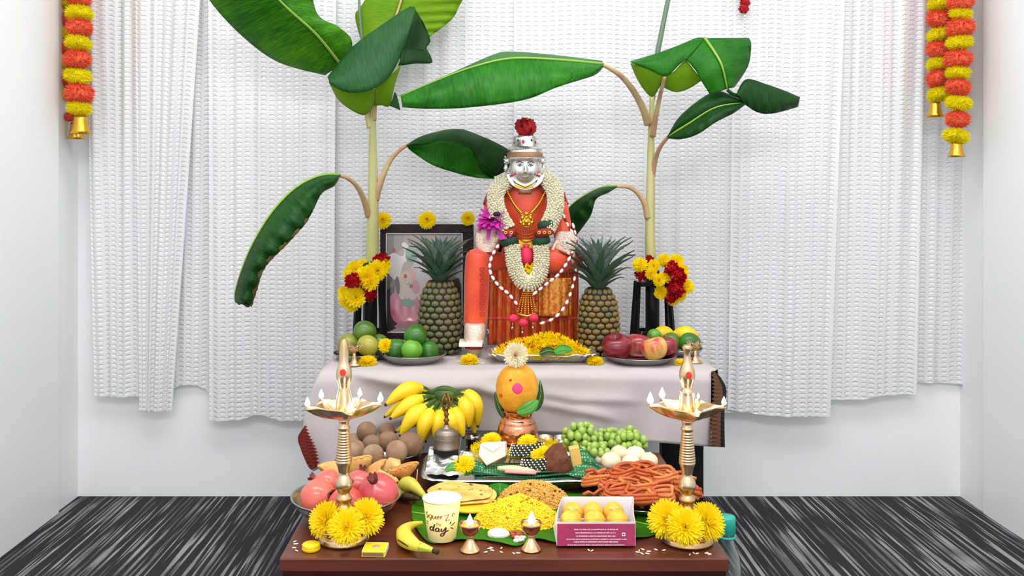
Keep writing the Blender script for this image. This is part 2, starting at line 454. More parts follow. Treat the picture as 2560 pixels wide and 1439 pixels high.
# white cloth with patterned ends
CLOTH = mat('white_cotton_cloth', '#BDB5B4', 0.85, bump=0.12, bscale=900, translucent=0.03)
def border_mat(name, c1, c2, c3):
    m = bpy.data.materials.new(name); m.use_nodes = True
    nt = m.node_tree; n = nt.nodes; L = nt.links; b = n['Principled BSDF']
    uv = n.new('ShaderNodeUVMap'); uv.uv_map = 'UVMap'
    ck = n.new('ShaderNodeTexVoronoi'); ck.inputs['Scale'].default_value = 30; ck.feature = 'DISTANCE_TO_EDGE'; ck.inputs['Randomness'].default_value = 0.15
    mp = n.new('ShaderNodeMapping'); mp.inputs['Scale'].default_value = (0.6, 2.2, 1); L.new(uv.outputs[0], mp.inputs[0]); L.new(mp.outputs[0], ck.inputs['Vector'])
    rp = n.new('ShaderNodeValToRGB'); rp.color_ramp.elements[0].position = 0.10; rp.color_ramp.elements[0].color = srgb(c2)
    rp.color_ramp.elements[1].position = 0.26; rp.color_ramp.elements[1].color = srgb(c1)
    L.new(ck.outputs['Distance'], rp.inputs[0])
    sep = n.new('ShaderNodeSeparateXYZ'); L.new(uv.outputs[0], sep.inputs[0])
    gr = n.new('ShaderNodeMath'); gr.operation = 'GREATER_THAN'; gr.inputs[1].default_value = 0.72; L.new(sep.outputs['X'], gr.inputs[0])
    mx = n.new('ShaderNodeMix'); mx.data_type = 'RGBA'; L.new(gr.outputs[0], mx.inputs[0]); L.new(rp.outputs[0], mx.inputs[6]); mx.inputs[7].default_value = srgb(c3)
    L.new(mx.outputs[2], b.inputs['Base Color']); b.inputs['Roughness'].default_value = 0.7
    return m
BORDER_R = border_mat('black_gold_border', '#1C0E0C', '#7A4C30', '#060505')
BORDER_L = border_mat('red_brown_border', '#A03218', '#4A0E0A', '#6A1A10')

cloth = thing('tablecloth', 'white cotton cloth with dark patterned ends draped over the back table', 'tablecloth', (0.08, 2.4, Z_UP))
DF = 2.178
m = MB()
rows = []
for j in range(9):                                   # over the table top
    y = UY1 - 0.005 + (DF + 0.012 - UY1 + 0.005) * j / 8
    rows.append([Vector((UX0 - 0.004 + (UX1 - UX0 + 0.008) * i / 60, y, Z_UP - 0.0015 + 0.0012 * math.sin(i * 0.9 + j))) for i in range(61)])
NV = 26
top = crv([(804, 921), (860, 922), (1100, 922), (1300, 922), (1600, 923), (1778, 924)], 61)
bot = crv([(782, 1178), (800, 1170), (840, 1160), (900, 1135), (1000, 1100), (1100, 1082), (1250, 1079), (1420, 1083), (1540, 1094), (1640, 1105), (1776, 1116)], 61)
def sstep(a, b, x):
    t = max(0.0, min(1.0, (x - a) / (b - a))); return t * t * (3 - 2 * t)
def fold(px, py):
    o = 0.0
    for pts, wd, hgt in (([(870, 930), (980, 958), (1080, 972), (1180, 968), (1330, 1010)], 12, 0.016),
                         ([(880, 1095), (990, 1050), (1080, 1035), (1200, 1060)], 14, 0.008),
                         ([(1340, 982), (1450, 1000), (1600, 1004)], 9, 0.007),
                         ([(1340, 1010), (1450, 1030), (1545, 1050)], 9, 0.008)):
        best = 1e9
        for a, b in zip(pts, pts[1:]):
            if a[0] - 25 <= px <= b[0] + 25:
                t = max(0, min(1, (px - a[0]) / (b[0] - a[0]))); yy = a[1] + (b[1] - a[1]) * t
                if abs(py - yy) < abs(best): best = py - yy
        if best < 1e8:
            e0, e1 = pts[0][0], pts[-1][0]
            w = sstep(e0 - 25, e0 + 60, px) * (1 - sstep(e1 - 60, e1 + 25, px))
            q = best / wd                              # a lip: swells above the line, tucks under below it
            o -= hgt * w * math.exp(-q * q * 0.25) if q < 0 else hgt * w * (math.exp(-q * q * 2.0))
    return o
for j in range(1, NV + 1):
    v = j / NV; row = []
    for i in range(61):
        u = i / 60
        px = top[i][0] + (bot[i][0] - top[i][0]) * v; py = top[i][1] + (bot[i][1] - top[i][1]) * v
        if u < 0.25:                                   # the loose left corner swings outwards then in again
            px += -34 * (1 - u / 0.25) ** 1.5 * math.sin(PI * min(1, v * 1.0)) 
        d = DF - 0.012 * sstep(0, 0.15, v) + 0.006 * math.sin(u * 31 + v * 2) * v + 0.004 * math.sin(u * 70 + 1) * v * v + fold(px, py)
        d += -0.03 * max(0, 1 - u / 0.2) * v
        row.append(P(px, py, d))
    rows.append(row)
m.grid(rows)
m.build('cloth', CLOTH, cloth, solid=0.0012)
def border(name, mtl, outer, inner, n, d0, d1, lab, teeth, tooth_px):
    """patterned end of the cloth with a zigzag inner edge"""
    oo, ii = crv(outer, n), crv(inner, n); rows, uvs = [], []
    for k in range(n):
        v = k / (n - 1); d = d0 + (d1 - d0) * v; row, ur = [], []
        tri = abs((v * teeth) % 1.0 - 0.5) * 2
        ix = ii[k][0] + tooth_px * tri; iy = ii[k][1]
        for q in range(7):
            u = q / 6
            row.append(P(ix + (oo[k][0] - ix) * u, iy + (oo[k][1] - iy) * u, d + 0.012 * math.sin(u * 3.0) * v)); ur.append((u, v * 3))
        rows.append(row); uvs.append(ur)
    b = MB(); b.grid(rows, uvs=uvs); b.build(name, mtl, cloth, label=lab, solid=0.001)
border('cloth_border', BORDER_R, [(1786, 927), (1803, 945), (1816, 975), (1811, 1030), (1812, 1117)], [(1777, 926), (1779, 960), (1779, 1000), (1774, 1060), (1772, 1116)], 121, 2.168, 2.160, 'black and bronze border with a zigzag edge', 20, 7)
border('cloth_border', BORDER_L, [(764, 1062), (745, 1092), (752, 1122), (768, 1160), (778, 1174)], [(768, 1064), (778, 1090), (790, 1115), (797, 1140), (800, 1166)], 91, 2.115, 2.120, 'red brown border with a zigzag edge', 13, -8)
# side falls of the cloth
m = MB(); rows = []
for j in range(9):
    v = j / 8
    rows.append([Vector((UX1 + 0.004 + 0.01 * v, DF + 0.01 + (UY1 - DF - 0.01) * i / 16, Z_UP - 0.002 - 0.17 * v)) for i in range(17)])
m.grid(rows); m.build('side_fall', BLACK, cloth, solid=0.001, label='dark cloth end over the right side')
m = MB(); rows = []
for j in range(9):
    v = j / 8
    rows.append([Vector((UX0 - 0.004 - 0.012 * v, DF + 0.01 + (UY1 - DF - 0.01) * i / 16, Z_UP - 0.002 - 0.20 * v)) for i in range(17)])
m.grid(rows); m.build('side_fall', CLOTH, cloth, solid=0.001)
# ------------------------------------------------------------------ banana plants in black stands
def leaf_material(name, dark, light, rough, tl):
    m = bpy.data.materials.new(name); m.use_nodes = True
    nt = m.node_tree; n = nt.nodes; L = nt.links; b = n['Principled BSDF']; out = n['Material Output']
    uv = n.new('ShaderNodeUVMap'); uv.uv_map = 'UVMap'
    mp = n.new('ShaderNodeMapping'); mp.inputs['Scale'].default_value = (1.2, 26, 1); L.new(uv.outputs[0], mp.inputs[0])
    vein = n.new('ShaderNodeTexNoise'); vein.inputs['Scale'].default_value = 3; vein.inputs['Detail'].default_value = 4; L.new(mp.outputs[0], vein.inputs['Vector'])
    tc = n.new('ShaderNodeTexCoord')
    big = n.new('ShaderNodeTexNoise'); big.inputs['Scale'].default_value = 7; L.new(tc.outputs['Object'], big.inputs['Vector'])
    mixf = n.new('ShaderNodeMath'); mixf.operation = 'MULTIPLY_ADD'; L.new(vein.outputs['Fac'], mixf.inputs[0]); mixf.inputs[1].default_value = 0.55
    h = n.new('ShaderNodeMath'); h.operation = 'MULTIPLY'; L.new(big.outputs['Fac'], h.inputs[0]); h.inputs[1].default_value = 0.45
    L.new(h.outputs[0], mixf.inputs[2])
    rp = n.new('ShaderNodeValToRGB'); rp.color_ramp.elements[0].position = 0.38; rp.color_ramp.elements[0].color = srgb(dark)
    rp.color_ramp.elements[1].position = 0.64; rp.color_ramp.elements[1].color = srgb(light)
    L.new(mixf.outputs[0], rp.inputs[0]); L.new(rp.outputs[0], b.inputs['Base Color'])
    b.inputs['Roughness'].default_value = rough; b.inputs['Specular IOR Level'].default_value = 0.22
    bp = n.new('ShaderNodeBump'); bp.inputs['Strength'].default_value = 0.35; bp.inputs['Distance'].default_value = 0.003
    L.new(vein.outputs['Fac'], bp.inputs['Height']); L.new(bp.outputs[0], b.inputs['Normal'])
    t = n.new('ShaderNodeBsdfTranslucent'); L.new(rp.outputs[0], t.inputs[0])
    mx = n.new('ShaderNodeMixShader'); mx.inputs[0].default_value = tl
    L.new(b.outputs[0], mx.inputs[1]); L.new(t.outputs[0], mx.inputs[2]); L.new(mx.outputs[0], out.inputs['Surface'])
    return m
LF_BRIGHT = leaf_material('bright_banana_leaf', '#1E6A0A', '#58A014', 0.42, 0.3)
LF_MID = leaf_material('mid_banana_leaf', '#10580E', '#2E8416', 0.42, 0.22)
LF_DARK = leaf_material('dark_banana_leaf', '#08300C', '#1C5616', 0.42, 0.18)
LF_GREY = leaf_material('dull_banana_leaf', '#1C4A22', '#336A36', 0.5, 0.18)
LF_LIME = leaf_material('lime_banana_leaf', '#74A816', '#9CC628', 0.5, 0.45)  # on folded undersides this paleness stands in for light shining through
RIB = mat('pale_leaf_rib', '#86A83E', 0.45)
RIBP = mat('pinkish_stalk', '#B5866A', 0.5, col2='#C7B27E', scale=14)
STEMM = mat('pale_banana_stem', '#C9C48C', 0.45, col2='#A5A85E', scale=6, stretch=(6, 6, 0.7), lo=0.3, hi=0.7)
STICK = mat('grey_green_stick', '#5F7A62', 0.5)
BROWNEDGE = mat('withered_leaf_edge', '#4A3418', 0.8, col2='#6B5A2A', scale=60)

def sheet(mb, A, B, n=36, k=8, bulge=0.0, ruffle=0.0, rf=7.0, seed=0, v0=0.0):
    """a leaf surface between two edge lines, each a list of (px, py, depth)"""
    a, b = crv(A, n), crv(B, n); rows, uvs = [], []
    for i in range(n):
        v = i / (n - 1); row, ur = [], []
        for j in range(k + 1):
            u = j / k
            px, py, d = (a[i][q] + (b[i][q] - a[i][q]) * u for q in range(3))
            d += -bulge * math.sin(PI * u) + ruffle * u * math.sin(rf * 2 * PI * v + seed + u)
            row.append(P(px, py, d)); ur.append((u, v + v0))
        rows.append(row); uvs.append(ur)
    mb.grid(rows, uvs=uvs)
def stalk(parent, pts, r0, r1, m, name='leaf_stalk', n=18):
    c = crv(pts, n); d = pts[0][2]
    mb = MB(); mb.tube([P(*p) for p in c], [S(r0 + (r1 - r0) * i / (n - 1), d) for i in range(n)], 10)
    return mb.build(name, m, parent)

bp1 = thing('banana_plant', 'left banana plant with six broad leaves standing behind the framed picture', 'banana plant', P(925, 690, 2.56), 'banana plants')
def pseudostem(parent, pts, radii):
    mb = MB(); c = crv(pts, 26); rr = crv([(i, r) for i, r in enumerate(radii)], 26)
    mb.tube([P(*p) for p in c], [S(r[1], 2.56) for r in rr], 16); return mb.build('pseudostem', STEMM, parent)
pseudostem(bp1, [(929, 675, 2.56), (931, 600, 2.56), (933, 500, 2.56), (932, 380, 2.56), (932, 300, 2.56), (934, 235, 2.565)], [17, 16, 14, 12, 9, 7])
mb = MB(); mb.cm = 0
sheet(mb, [(620, -95, 2.30), (700, 2, 2.36), (790, 85, 2.43), (852, 162, 2.53)], [(470, -80, 2.36), (540, 22, 2.40), (620, 103, 2.46), (700, 157, 2.50), (812, 188, 2.54)], bulge=0.012, ruffle=0.006, seed=1)
sheet(mb, [(620, -95, 2.30), (700, 2, 2.36), (790, 85, 2.43), (852, 162, 2.53)], [(770, -110, 2.42), (790, 28, 2.45), (845, 66, 2.48), (878, 98, 2.52), (880, 142, 2.54)], bulge=0.01, ruffle=0.006, seed=3)
lf = mb.build('leaf', LF_BRIGHT, bp1, label='big bright leaf rising to the upper left', solid=0.0008)
mb = MB(); mb.tube(pcrv([(618, -95, 2.297), (700, 2, 2.355), (790, 85, 2.425), (852, 162, 2.525)], 20), [0.0018, 0.0042], 8); mb.build('midrib', RIB, lf)
stalk(bp1, [(852, 162, 2.525), (885, 205, 2.54), (912, 260, 2.555), (926, 320, 2.56)], 5, 9, STEMM)
# lime leaf behind, reaching above the view
mb = MB()
sheet(mb, [(1020, -60, 2.60), (1000, 10, 2.60), (984, 60, 2.60), (972, 110, 2.595)], [(960, -70, 2.62), (905, 12, 2.62), (888, 42, 2.62), (906, 112, 2.61)], bulge=0.006)
sheet(mb, [(1020, -60, 2.60), (1000, 10, 2.60), (984, 60, 2.60), (972, 110, 2.595)], [(1200, -70, 2.63), (1152, 8, 2.64), (1130, 48, 2.64), (1074, 92, 2.62)], bulge=0.01, ruffle=0.004)
lf = mb.build('leaf', LF_LIME, bp1, label='pale lime leaf at the back', solid=0.0008)
mb = MB(); mb.tube(pcrv([(1020, -60, 2.597), (1000, 10, 2.597), (984, 60, 2.597), (972, 112, 2.592)], 14), 0.0035, 8); mb.build('midrib', RIBP, lf)
# dull folded leaf in front
mb = MB(); mb.cm = 0
sheet(mb, [(819, 192, 2.46), (880, 118, 2.47), (955, 62, 2.49), (1026, 16, 2.50), (1040, 28, 2.50)], [(826, 212, 2.43), (870, 231, 2.42), (925, 226, 2.42), (975, 190, 2.44), (1010, 120, 2.47)], bulge=0.02, n=30)
mb.cm = 1
sheet(mb, [(1034, 17, 2.50), (1022, 70, 2.48), (1006, 122, 2.465), (1000, 160, 2.46)], [(1058, 55, 2.52), (1076, 100, 2.53), (1066, 122, 2.52), (1082, 156, 2.51)], bulge=-0.015, n=16)
sheet(mb, [(1002, 122, 2.475), (1000, 150, 2.47), (995, 165, 2.47)], [(1068, 124, 2.53), (1080, 156, 2.52), (1040, 158, 2.51)], bulge=0.01, n=10)
mb.cm = 2  # underside: light through the leaf is put into the paler colour
sheet(mb, [(822, 205, 2.465), (845, 248, 2.48), (880, 276, 2.50), (912, 287, 2.51), (936, 262, 2.52)], [(830, 208, 2.455), (860, 224, 2.45), (890, 228, 2.45), (920, 224, 2.455), (938, 222, 2.46)], bulge=0.008, n=20)
sheet(mb, [(938, 218, 2.46), (960, 202, 2.46), (985, 180, 2.46), (1003, 160, 2.465)], [(936, 264, 2.52), (955, 263, 2.52), (974, 264, 2.52), (986, 215, 2.51)], bulge=0.008, n=14)
mb.cm = 0
sheet(mb, [(986, 230, 2.51), (980, 250, 2.515), (973, 264, 2.52)], [(990, 232, 2.515), (996, 252, 2.52), (1001, 275, 2.525)], n=8, k=4)
lf = mb.build('leaf', [LF_GREY, LF_DARK, LF_LIME], bp1, label='dull green leaf folded over itself', solid=0.0008)
mb = MB(); mb.tube(pcrv([(936, 300, 2.555), (938, 262, 2.53), (941, 225, 2.47)], 14), [0.006, 0.0042], 8); mb.build('leaf_stalk', RIBP, bp1)
# right lower leaf
mb = MB()
sheet(mb, [(1016, 362, 2.550), (1060, 338, 2.570), (1143, 322, 2.530), (1210, 343, 2.530), (1262, 368, 2.550), (1284, 384, 2.570)], [(1018, 366, 2.545), (1055, 362, 2.550), (1110, 352, 2.490), (1175, 372, 2.470), (1190, 400, 2.500), (1235, 440, 2.540)], bulge=0.012, n=34, ruffle=0.006, rf=3)
mb.cm = 1
sheet(mb, [(1018, 366, 2.545), (1055, 362, 2.550), (1110, 352, 2.490), (1175, 372, 2.470), (1190, 400, 2.500), (1235, 440, 2.540)], [(1022, 372, 2.550), (1048, 392, 2.570), (1085, 414, 2.550), (1140, 432, 2.550), (1190, 444, 2.550), (1236, 447, 2.550)], bulge=-0.014, n=34, ruffle=0.004, rf=4)
mb.cm = 2
sheet(mb, [(1225, 352, 2.540), (1262, 370, 2.555), (1284, 386, 2.570)], [(1192, 412, 2.510), (1225, 442, 2.550), (1270, 425, 2.570)], bulge=0.006, n=12)
lf = mb.build('leaf', [LF_DARK, LF_MID, LF_DARK], bp1, label='dark crumpled leaf reaching behind the statue', solid=0.0008)
stalk(bp1, [(938, 500, 2.56), (955, 445, 2.55), (975, 402, 2.55), (998, 376, 2.545), (1020, 362, 2.55)], 10, 4, RIBP)
# lower left drooping leaf
top = [(850, 437, 2.44), (800, 439, 2.40), (738, 470, 2.36), (680, 530, 2.33), (632, 608, 2.31), (602, 680, 2.30), (587, 735, 2.30), (590, 756, 2.30)]
low = [(850, 440, 2.44), (836, 464, 2.41), (803, 485, 2.36), (772, 545, 2.31), (718, 607, 2.28), (662, 665, 2.27), (640, 722, 2.275), (626, 765, 2.28)]
mb = MB(); sheet(mb, top, low, n=60, k=10, bulge=0.03, ruffle=0.008, rf=9)
lf = mb.build('leaf', LF_DARK, bp1, label='dark drooping leaf with a withered brown edge at the lower left', solid=0.0008)
mb = MB(); mb.tube(pcrv(top, 40), [0.0042, 0.002], 8); mb.build('midrib', RIB, lf)
e0 = crv(low, 60); mb = MB(); rows = []
for i in range(20, 60):
    p = e0[i]; w = (6 + 9 * (i / 60) ** 3) * (0.6 + 0.5 * math.sin(i * 1.9) ** 2)
    dx, dy = 0.75, 0.65
    rows.append([P(p[0] - dx * w, p[1] - dy * w, p[2] - 0.004), P(p[0] + 1.5, p[1] + 1, p[2] - 0.002), P(p[0] + dx * w * 0.4, p[1] + dy * w * 0.4, p[2] + 0.006)])
mb.grid(rows)
sheet(mb, [(588, 750, 2.298), (596, 762, 2.297), (605, 760, 2.295), (620, 768, 2.29), (632, 758, 2.285)], [(591, 735, 2.297), (600, 738, 2.292), (612, 742, 2.288), (625, 742, 2.282), (638, 735, 2.278)], n=14, k=4, ruffle=0.004, rf=3)
mb.build('withered_edge', BROWNEDGE, lf)
stalk(bp1, [(922, 540, 2.555), (910, 500, 2.53), (893, 466, 2.49), (870, 446, 2.46), (848, 438, 2.44)], 9, 4, RIBP)
mb = MB(); mb.tube([P(897, -20, 2.6), P(899, 30, 2.6), P(906, 110, 2.6), P(925, 320, 2.572)], [0.0035, 0.005], 8); mb.build('rolled_leaf', STICK, bp1)

bp2 = thing('banana_plant', 'right banana plant with a long leaf stretching towards the statue crown', 'banana plant', P(1625, 680, 2.56), 'banana plants')
pseudostem(bp2, [(1629, 675, 2.56), (1625, 600, 2.56), (1626, 500, 2.56), (1627, 400, 2.56), (1628, 320, 2.56), (1630, 240, 2.565)], [14, 13, 12, 11, 9, 6])
upper = [(1508, 160, 2.42), (1400, 150, 2.36), (1280, 146, 2.33), (1180, 168, 2.32), (1080, 206, 2.33), (1002, 240, 2.35)]
mb = MB(); sheet(mb, upper, [(1508, 168, 2.42), (1488, 187, 2.38), (1440, 203, 2.33), (1390, 219, 2.30), (1310, 250, 2.28), (1180, 268, 2.28), (1080, 272, 2.30), (1006, 268, 2.34)], n=50, k=10, bulge=0.02, ruffle=0.006, rf=8)
sheet(mb, upper, [(1505, 152, 2.44), (1400, 139, 2.42), (1280, 129, 2.41), (1230, 138, 2.41), (1130, 182, 2.40), (1000, 238, 2.38)], n=50, k=5, bulge=0.006)
lf = mb.build('leaf', LF_MID, bp2, label='long arching leaf stretching left towards the statue', solid=0.0008)
mb = MB(); mb.tube(pcrv(upper, 30), [0.0042, 0.0018], 8); mb.build('midrib', RIB, lf)
stalk(bp2, [(1620, 310, 2.555), (1606, 268, 2.53), (1580, 222, 2.49), (1548, 186, 2.45), (1505, 160, 2.42)], 10, 5, RIBP)
# folded middle leaf
mb = MB(); mb.cm = 0
sheet(mb, [(1575, 153, 2.46), (1640, 134, 2.44), (1700, 112, 2.43), (1740, 95, 2.44), (1762, 95, 2.44)], [(1580, 158, 2.44), (1620, 172, 2.42), (1664, 190, 2.41), (1700, 160, 2.41), (1716, 150, 2.41)], bulge=0.012, n=24)
mid = [(1762, 95, 2.44), (1785, 128, 2.40), (1805, 165, 2.38), (1818, 222, 2.40)]
sheet(mb, mid, [(1716, 150, 2.41), (1738, 175, 2.40), (1752, 200, 2.39), (1775, 236, 2.40)], bulge=0.01, n=20)
sheet(mb, mid, [(1872, 95, 2.47), (1878, 112, 2.46), (1870, 165, 2.44), (1836, 218, 2.42)], bulge=0.012, n=20, ruffle=0.004, rf=4)
mb.cm = 1  # underside in a lit tone, transmitted light painted as lime
sheet(mb, [(1576, 158, 2.465), (1590, 192, 2.47), (1612, 227, 2.48), (1632, 242, 2.485), (1650, 216, 2.47)], [(1582, 160, 2.445), (1605, 166, 2.43), (1630, 176, 2.42), (1650, 184, 2.415), (1664, 190, 2.415)], bulge=0.006, n=20)
sheet(mb, [(1664, 190, 2.418), (1685, 178, 2.418), (1702, 160, 2.418), (1716, 150, 2.418)], [(1654, 216, 2.47), (1690, 230, 2.46), (1725, 220, 2.45), (1755, 200, 2.43)], bulge=0.006, n=16)
lf = mb.build('leaf', [LF_MID, LF_LIME], bp2, label='broad leaf folded over with its underside coloured pale as if lit through', solid=0.0008)
mb = MB(); mb.tube(pcrv([(p[0], p[1], p[2] - 0.004) for p in mid], 16), [0.004, 0.002], 8); mb.build('midrib', RIB, lf)
stalk(bp2, [(1632, 340, 2.55), (1640, 290, 2.52), (1650, 240, 2.48), (1662, 192, 2.412)], 8, 4, RIBP)
# leaf at the right
mid = [(1668, 342, 2.48), (1720, 310, 2.44), (1790, 268, 2.41), (1866, 256, 2.42)]
mb = MB(); sheet(mb, mid, [(1670, 338, 2.48), (1696, 295, 2.46), (1742, 254, 2.44), (1790, 228, 2.43), (1830, 238, 2.42), (1868, 254, 2.42)], bulge=0.01)
sheet(mb, mid, [(1672, 346, 2.48), (1702, 348, 2.44), (1745, 335, 2.40), (1790, 305, 2.38), (1835, 282, 2.40), (1867, 258, 2.42)], bulge=0.012, ruffle=0.004)
lf = mb.build('leaf', LF_DARK, bp2, label='pointed dark leaf slanting up to the right', solid=0.0008)
mb = MB(); mb.tube(pcrv([(p[0], p[1], p[2] - 0.003) for p in mid], 16), [0.0035, 0.0015], 8); mb.build('midrib', RIB, lf)
stalk(bp2, [(1630, 440, 2.56), (1638, 400, 2.545), (1650, 368, 2.51), (1672, 340, 2.48)], 8, 4, RIBP)
mb = MB()
sheet(mb, [(1842, 232, 2.40), (1866, 198, 2.42), (1920, 212, 2.44), (1965, 228, 2.46), (2000, 243, 2.48)], [(1846, 244, 2.40), (1864, 262, 2.41), (1895, 281, 2.43), (1935, 283, 2.44), (1995, 267, 2.48)], n=30, bulge=0.016, ruffle=0.004)
lf = mb.build('leaf', LF_DARK, bp2, label='dark blunt leaf at the far right', solid=0.0008)
stalk(bp2, [(1818, 224, 2.402), (1830, 234, 2.402), (1850, 240, 2.405)], 4, 5, LF_DARK, n=6)
# lower left leaf
upper = [(1542, 465, 2.530), (1500, 469, 2.510), (1452, 494, 2.510), (1422, 520, 2.530), (1404, 548, 2.560)]
mb = MB(); sheet(mb, upper, [(1541, 469, 2.530), (1520, 482, 2.500), (1490, 498, 2.470), (1476, 540, 2.490), (1438, 592, 2.550)], n=30, bulge=0.02, ruffle=0.008, rf=5)
lf = mb.build('leaf', LF_DARK, bp2, label='small dark leaf drooping behind the statue', solid=0.0008)
mb = MB(); mb.tube(pcrv(upper, 20), [0.0035, 0.0015], 8); mb.build('midrib', RIB, lf)
stalk(bp2, [(1620, 545, 2.555), (1610, 505, 2.55), (1592, 480, 2.545), (1570, 467, 2.535), (1540, 466, 2.53)], 9, 4, RIBP)
mb = MB(); mb.tube([P(1680, -40, 2.6), P(1668, 10, 2.6), P(1645, 125, 2.59), P(1630, 250, 2.58)], [0.006, 0.008], 8); mb.build('rolled_leaf', STICK, bp2)

def stand(pxc, d, label, hw=46):
    base = P(pxc, CY + (H - Z_UP) * F / d, d); base.z = Z_UP + 0.0005
    t = thing('plant_stand', label, 'stand', base, 'black stands of the banana plants')
    s = d / F; hh = 0.165
    m = MB(); m.tube([(0, 0, 0.004), (0, 0, hh + 0.03)], 0.019, 20); m.build('tube', BLACK, t, world=False)
    m = MB(); w0 = hw * s * 0.86
    m.box((-w0, -0.02, hh - 0.012), (w0, 0.02, hh)); m.build('crossbar', BLACK, t, world=False, smooth=False, bevel=0.002)
    for sx in (-1, 1):
        for sy in (-1, 1):
            m = MB(); a = Vector((sx * hw * s, sy * 0.040, 0)); b = Vector((sx * hw * s * 0.82, sy * 0.02, hh))
            m.tube([a, b], 0.0065, 4); m.build('leg', BLACK, t, world=False, smooth=False)
    for sy in (-1, 1):
        m = MB(); m.box((-hw * s * 0.94, sy * 0.034 - 0.004, 0.022), (hw * s * 0.94, sy * 0.034 + 0.004, 0.034)); m.build('lower_bar', BLACK, t, world=False, smooth=False)
    return t
stand(925, 2.56, 'black legged stand holding the left banana plant', 34)
stand(1631, 2.56, 'black legged stand holding the right banana plant', 46)

# ------------------------------------------------------------------ flowers
def petal(mb, base, dirv, up, length, w, curl, tipw=0.35):
    """one narrow pointed petal of four triangles"""
    side = dirv.cross(up)
    side = side.normalized() if side.length > 1e-5 else dirv.orthogonal().normalized()
    nrm = side.cross(dirv)
    p0 = base; p1 = base + dirv * length * 0.6 + nrm * curl * 0.3; p2 = base + dirv * length + nrm * curl
    mb.add([p0 - side * w * 0.35, p0 + side * w * 0.35, p1 + side * w * 0.5 - nrm * w * 0.12, p1 - side * w * 0.5 - nrm * w * 0.12, p2 + side * w * tipw * 0.5, p2 - side * w * tipw * 0.5],
           [(0, 1, 2, 3), (3, 2, 4, 5)])
def bloom(seed, n=130, flat=0.72, lo=-0.25, w=0.2, r0=0.3):
    """unit flower head facing +Z"""
    rr = random.Random(seed); mb = MB()
    for i in range(n):
        t = (i + 0.5) / n
        el = math.asin(max(-1, min(1, 1 - (1 - lo) * t ** 0.85)))
        a = i * 2.39996 + rr.uniform(-0.15, 0.15)
        dv = Vector((math.cos(el) * math.cos(a), math.cos(el) * math.sin(a), math.sin(el) * flat)).normalized()
        ln = (0.80 + 0.2 * t) * rr.uniform(0.86, 1.06) * (1 if el < 0.8 else 0.86)
        b = Vector((dv.x * r0 * 0.6, dv.y * r0 * 0.6, 0.02))
        petal(mb, b, dv, Vector((0, 0, 1)), ln - r0 * 0.5, w * rr.uniform(0.85, 1.15), 0.16 * rr.uniform(-0.2, 1))
    return mb
def heart(r=0.13, z=0.62):
    mb = MB(); mb.ball((0, 0, z), (r, r, r * 0.7), 10, 6); return mb
FLOWER = {}
for nm, pm, hm, lo in (('yellow', YEL, REDC, -0.3), ('plain', YEL, YELC, -0.35), ('cream', CREAM, REDC, -0.2)):
    FLOWER[nm] = [(bloom(100 + k, lo=lo, n=380, w=0.115, r0=.25).mesh('petals', pm, smooth=False), heart(0.12 if nm != 'plain' else 0.08).mesh('flower_center', hm)) for k in range(3)]
nfl = [0]
def flower(kind, loc, r, dirv, label, group=None, name='chrysanthemum', flat=1.0):
    k = nfl[0] % 3; nfl[0] += 1
    t = thing(name, label, 'flower', loc, group)
    t.rotation_mode = 'QUATERNION'; t.rotation_quaternion = face(dirv, R.uniform(0, 6)); t.scale = (r, r, r * flat)
    link('petals', FLOWER[kind][k][0], t); link('flower_center', FLOWER[kind][k][1], t)
    return t
def rosette(seed, n=30, k_=0.7):
    """rounded red blossom"""
    rr = random.Random(seed); mb = MB()
    for i in range(n):
        t = (i + 0.5) / n; el = 1.45 - 1.9 * t; a = i * 2.4 + rr.uniform(-.2, .2)
        dv = Vector((math.cos(el) * math.cos(a), math.cos(el) * math.sin(a), math.sin(el)))
        c = dv * 0.55; side = dv.cross(Vector((0, 0, 1))).normalized(); up = side.cross(dv)
        rows = [[c + side * (x * 0.40) + up * (y * 0.40) + dv * (0.16 + 0.30 * max(0, y) + 0.16 * math.sin(4 * x + k_) * (0.4 + abs(y)) + 0.10 * rr.random()) for x in (-1, -0.5, 0, 0.5, 1)] for y in (-0.8, -.2, .4, 1.1)]
        mb.grid(rows)
    return mb
ROSE = [rosette(k).mesh('red_blossom', REDP) for k in range(2)]
GARL_YEL = [bloom(300 + k, n=95, lo=-0.8, flat=0.9, w=0.26).mesh('marigold', YEL, smooth=False) for k in range(3)]

def strung(parent, kind, px, py, rpx, d, dirv, name=None):
    me = {'y': GARL_YEL, 'r': ROSE}[kind]; me = me[R.randrange(len(me))]
    o = link(name or ('marigold' if kind == 'y' else 'red_blossom'), me, parent)
    o.location = P(px, py, d) - Vector(parent.location); o.rotation_mode = 'QUATERNION'; o.rotation_quaternion = face(dirv, R.uniform(0, 6))
    s = S(rpx, d); o.scale = (s, s, s)
    return o
g = thing('flower_garland', 'yellow and red flower garland tied round the left plant stand', 'garland', P(905, 705, 2.53), 'flower garlands on the plant stands')
for k, x, y, r, d in (('y', 888, 676, 28, 2.50), ('y', 916, 690, 30, 2.47), ('y', 944, 676, 30, 2.485), ('y', 958, 665, 22, 2.50), ('y', 925, 705, 26, 2.47), ('y', 872, 685, 20, 2.51), ('y', 868, 745, 28, 2.50), ('y', 890, 742, 30, 2.475), ('y', 880, 760, 22, 2.49),
                      ('y', 905, 662, 18, 2.53), ('r', 955, 655, 20, 2.515), ('r', 884, 704, 19, 2.46), ('r', 922, 733, 18, 2.49), ('y', 858, 728, 16, 2.52)):
    strung(g, k, x, y, r, d, (R.uniform(-.6, .6), -1, R.uniform(-.1, .7)))
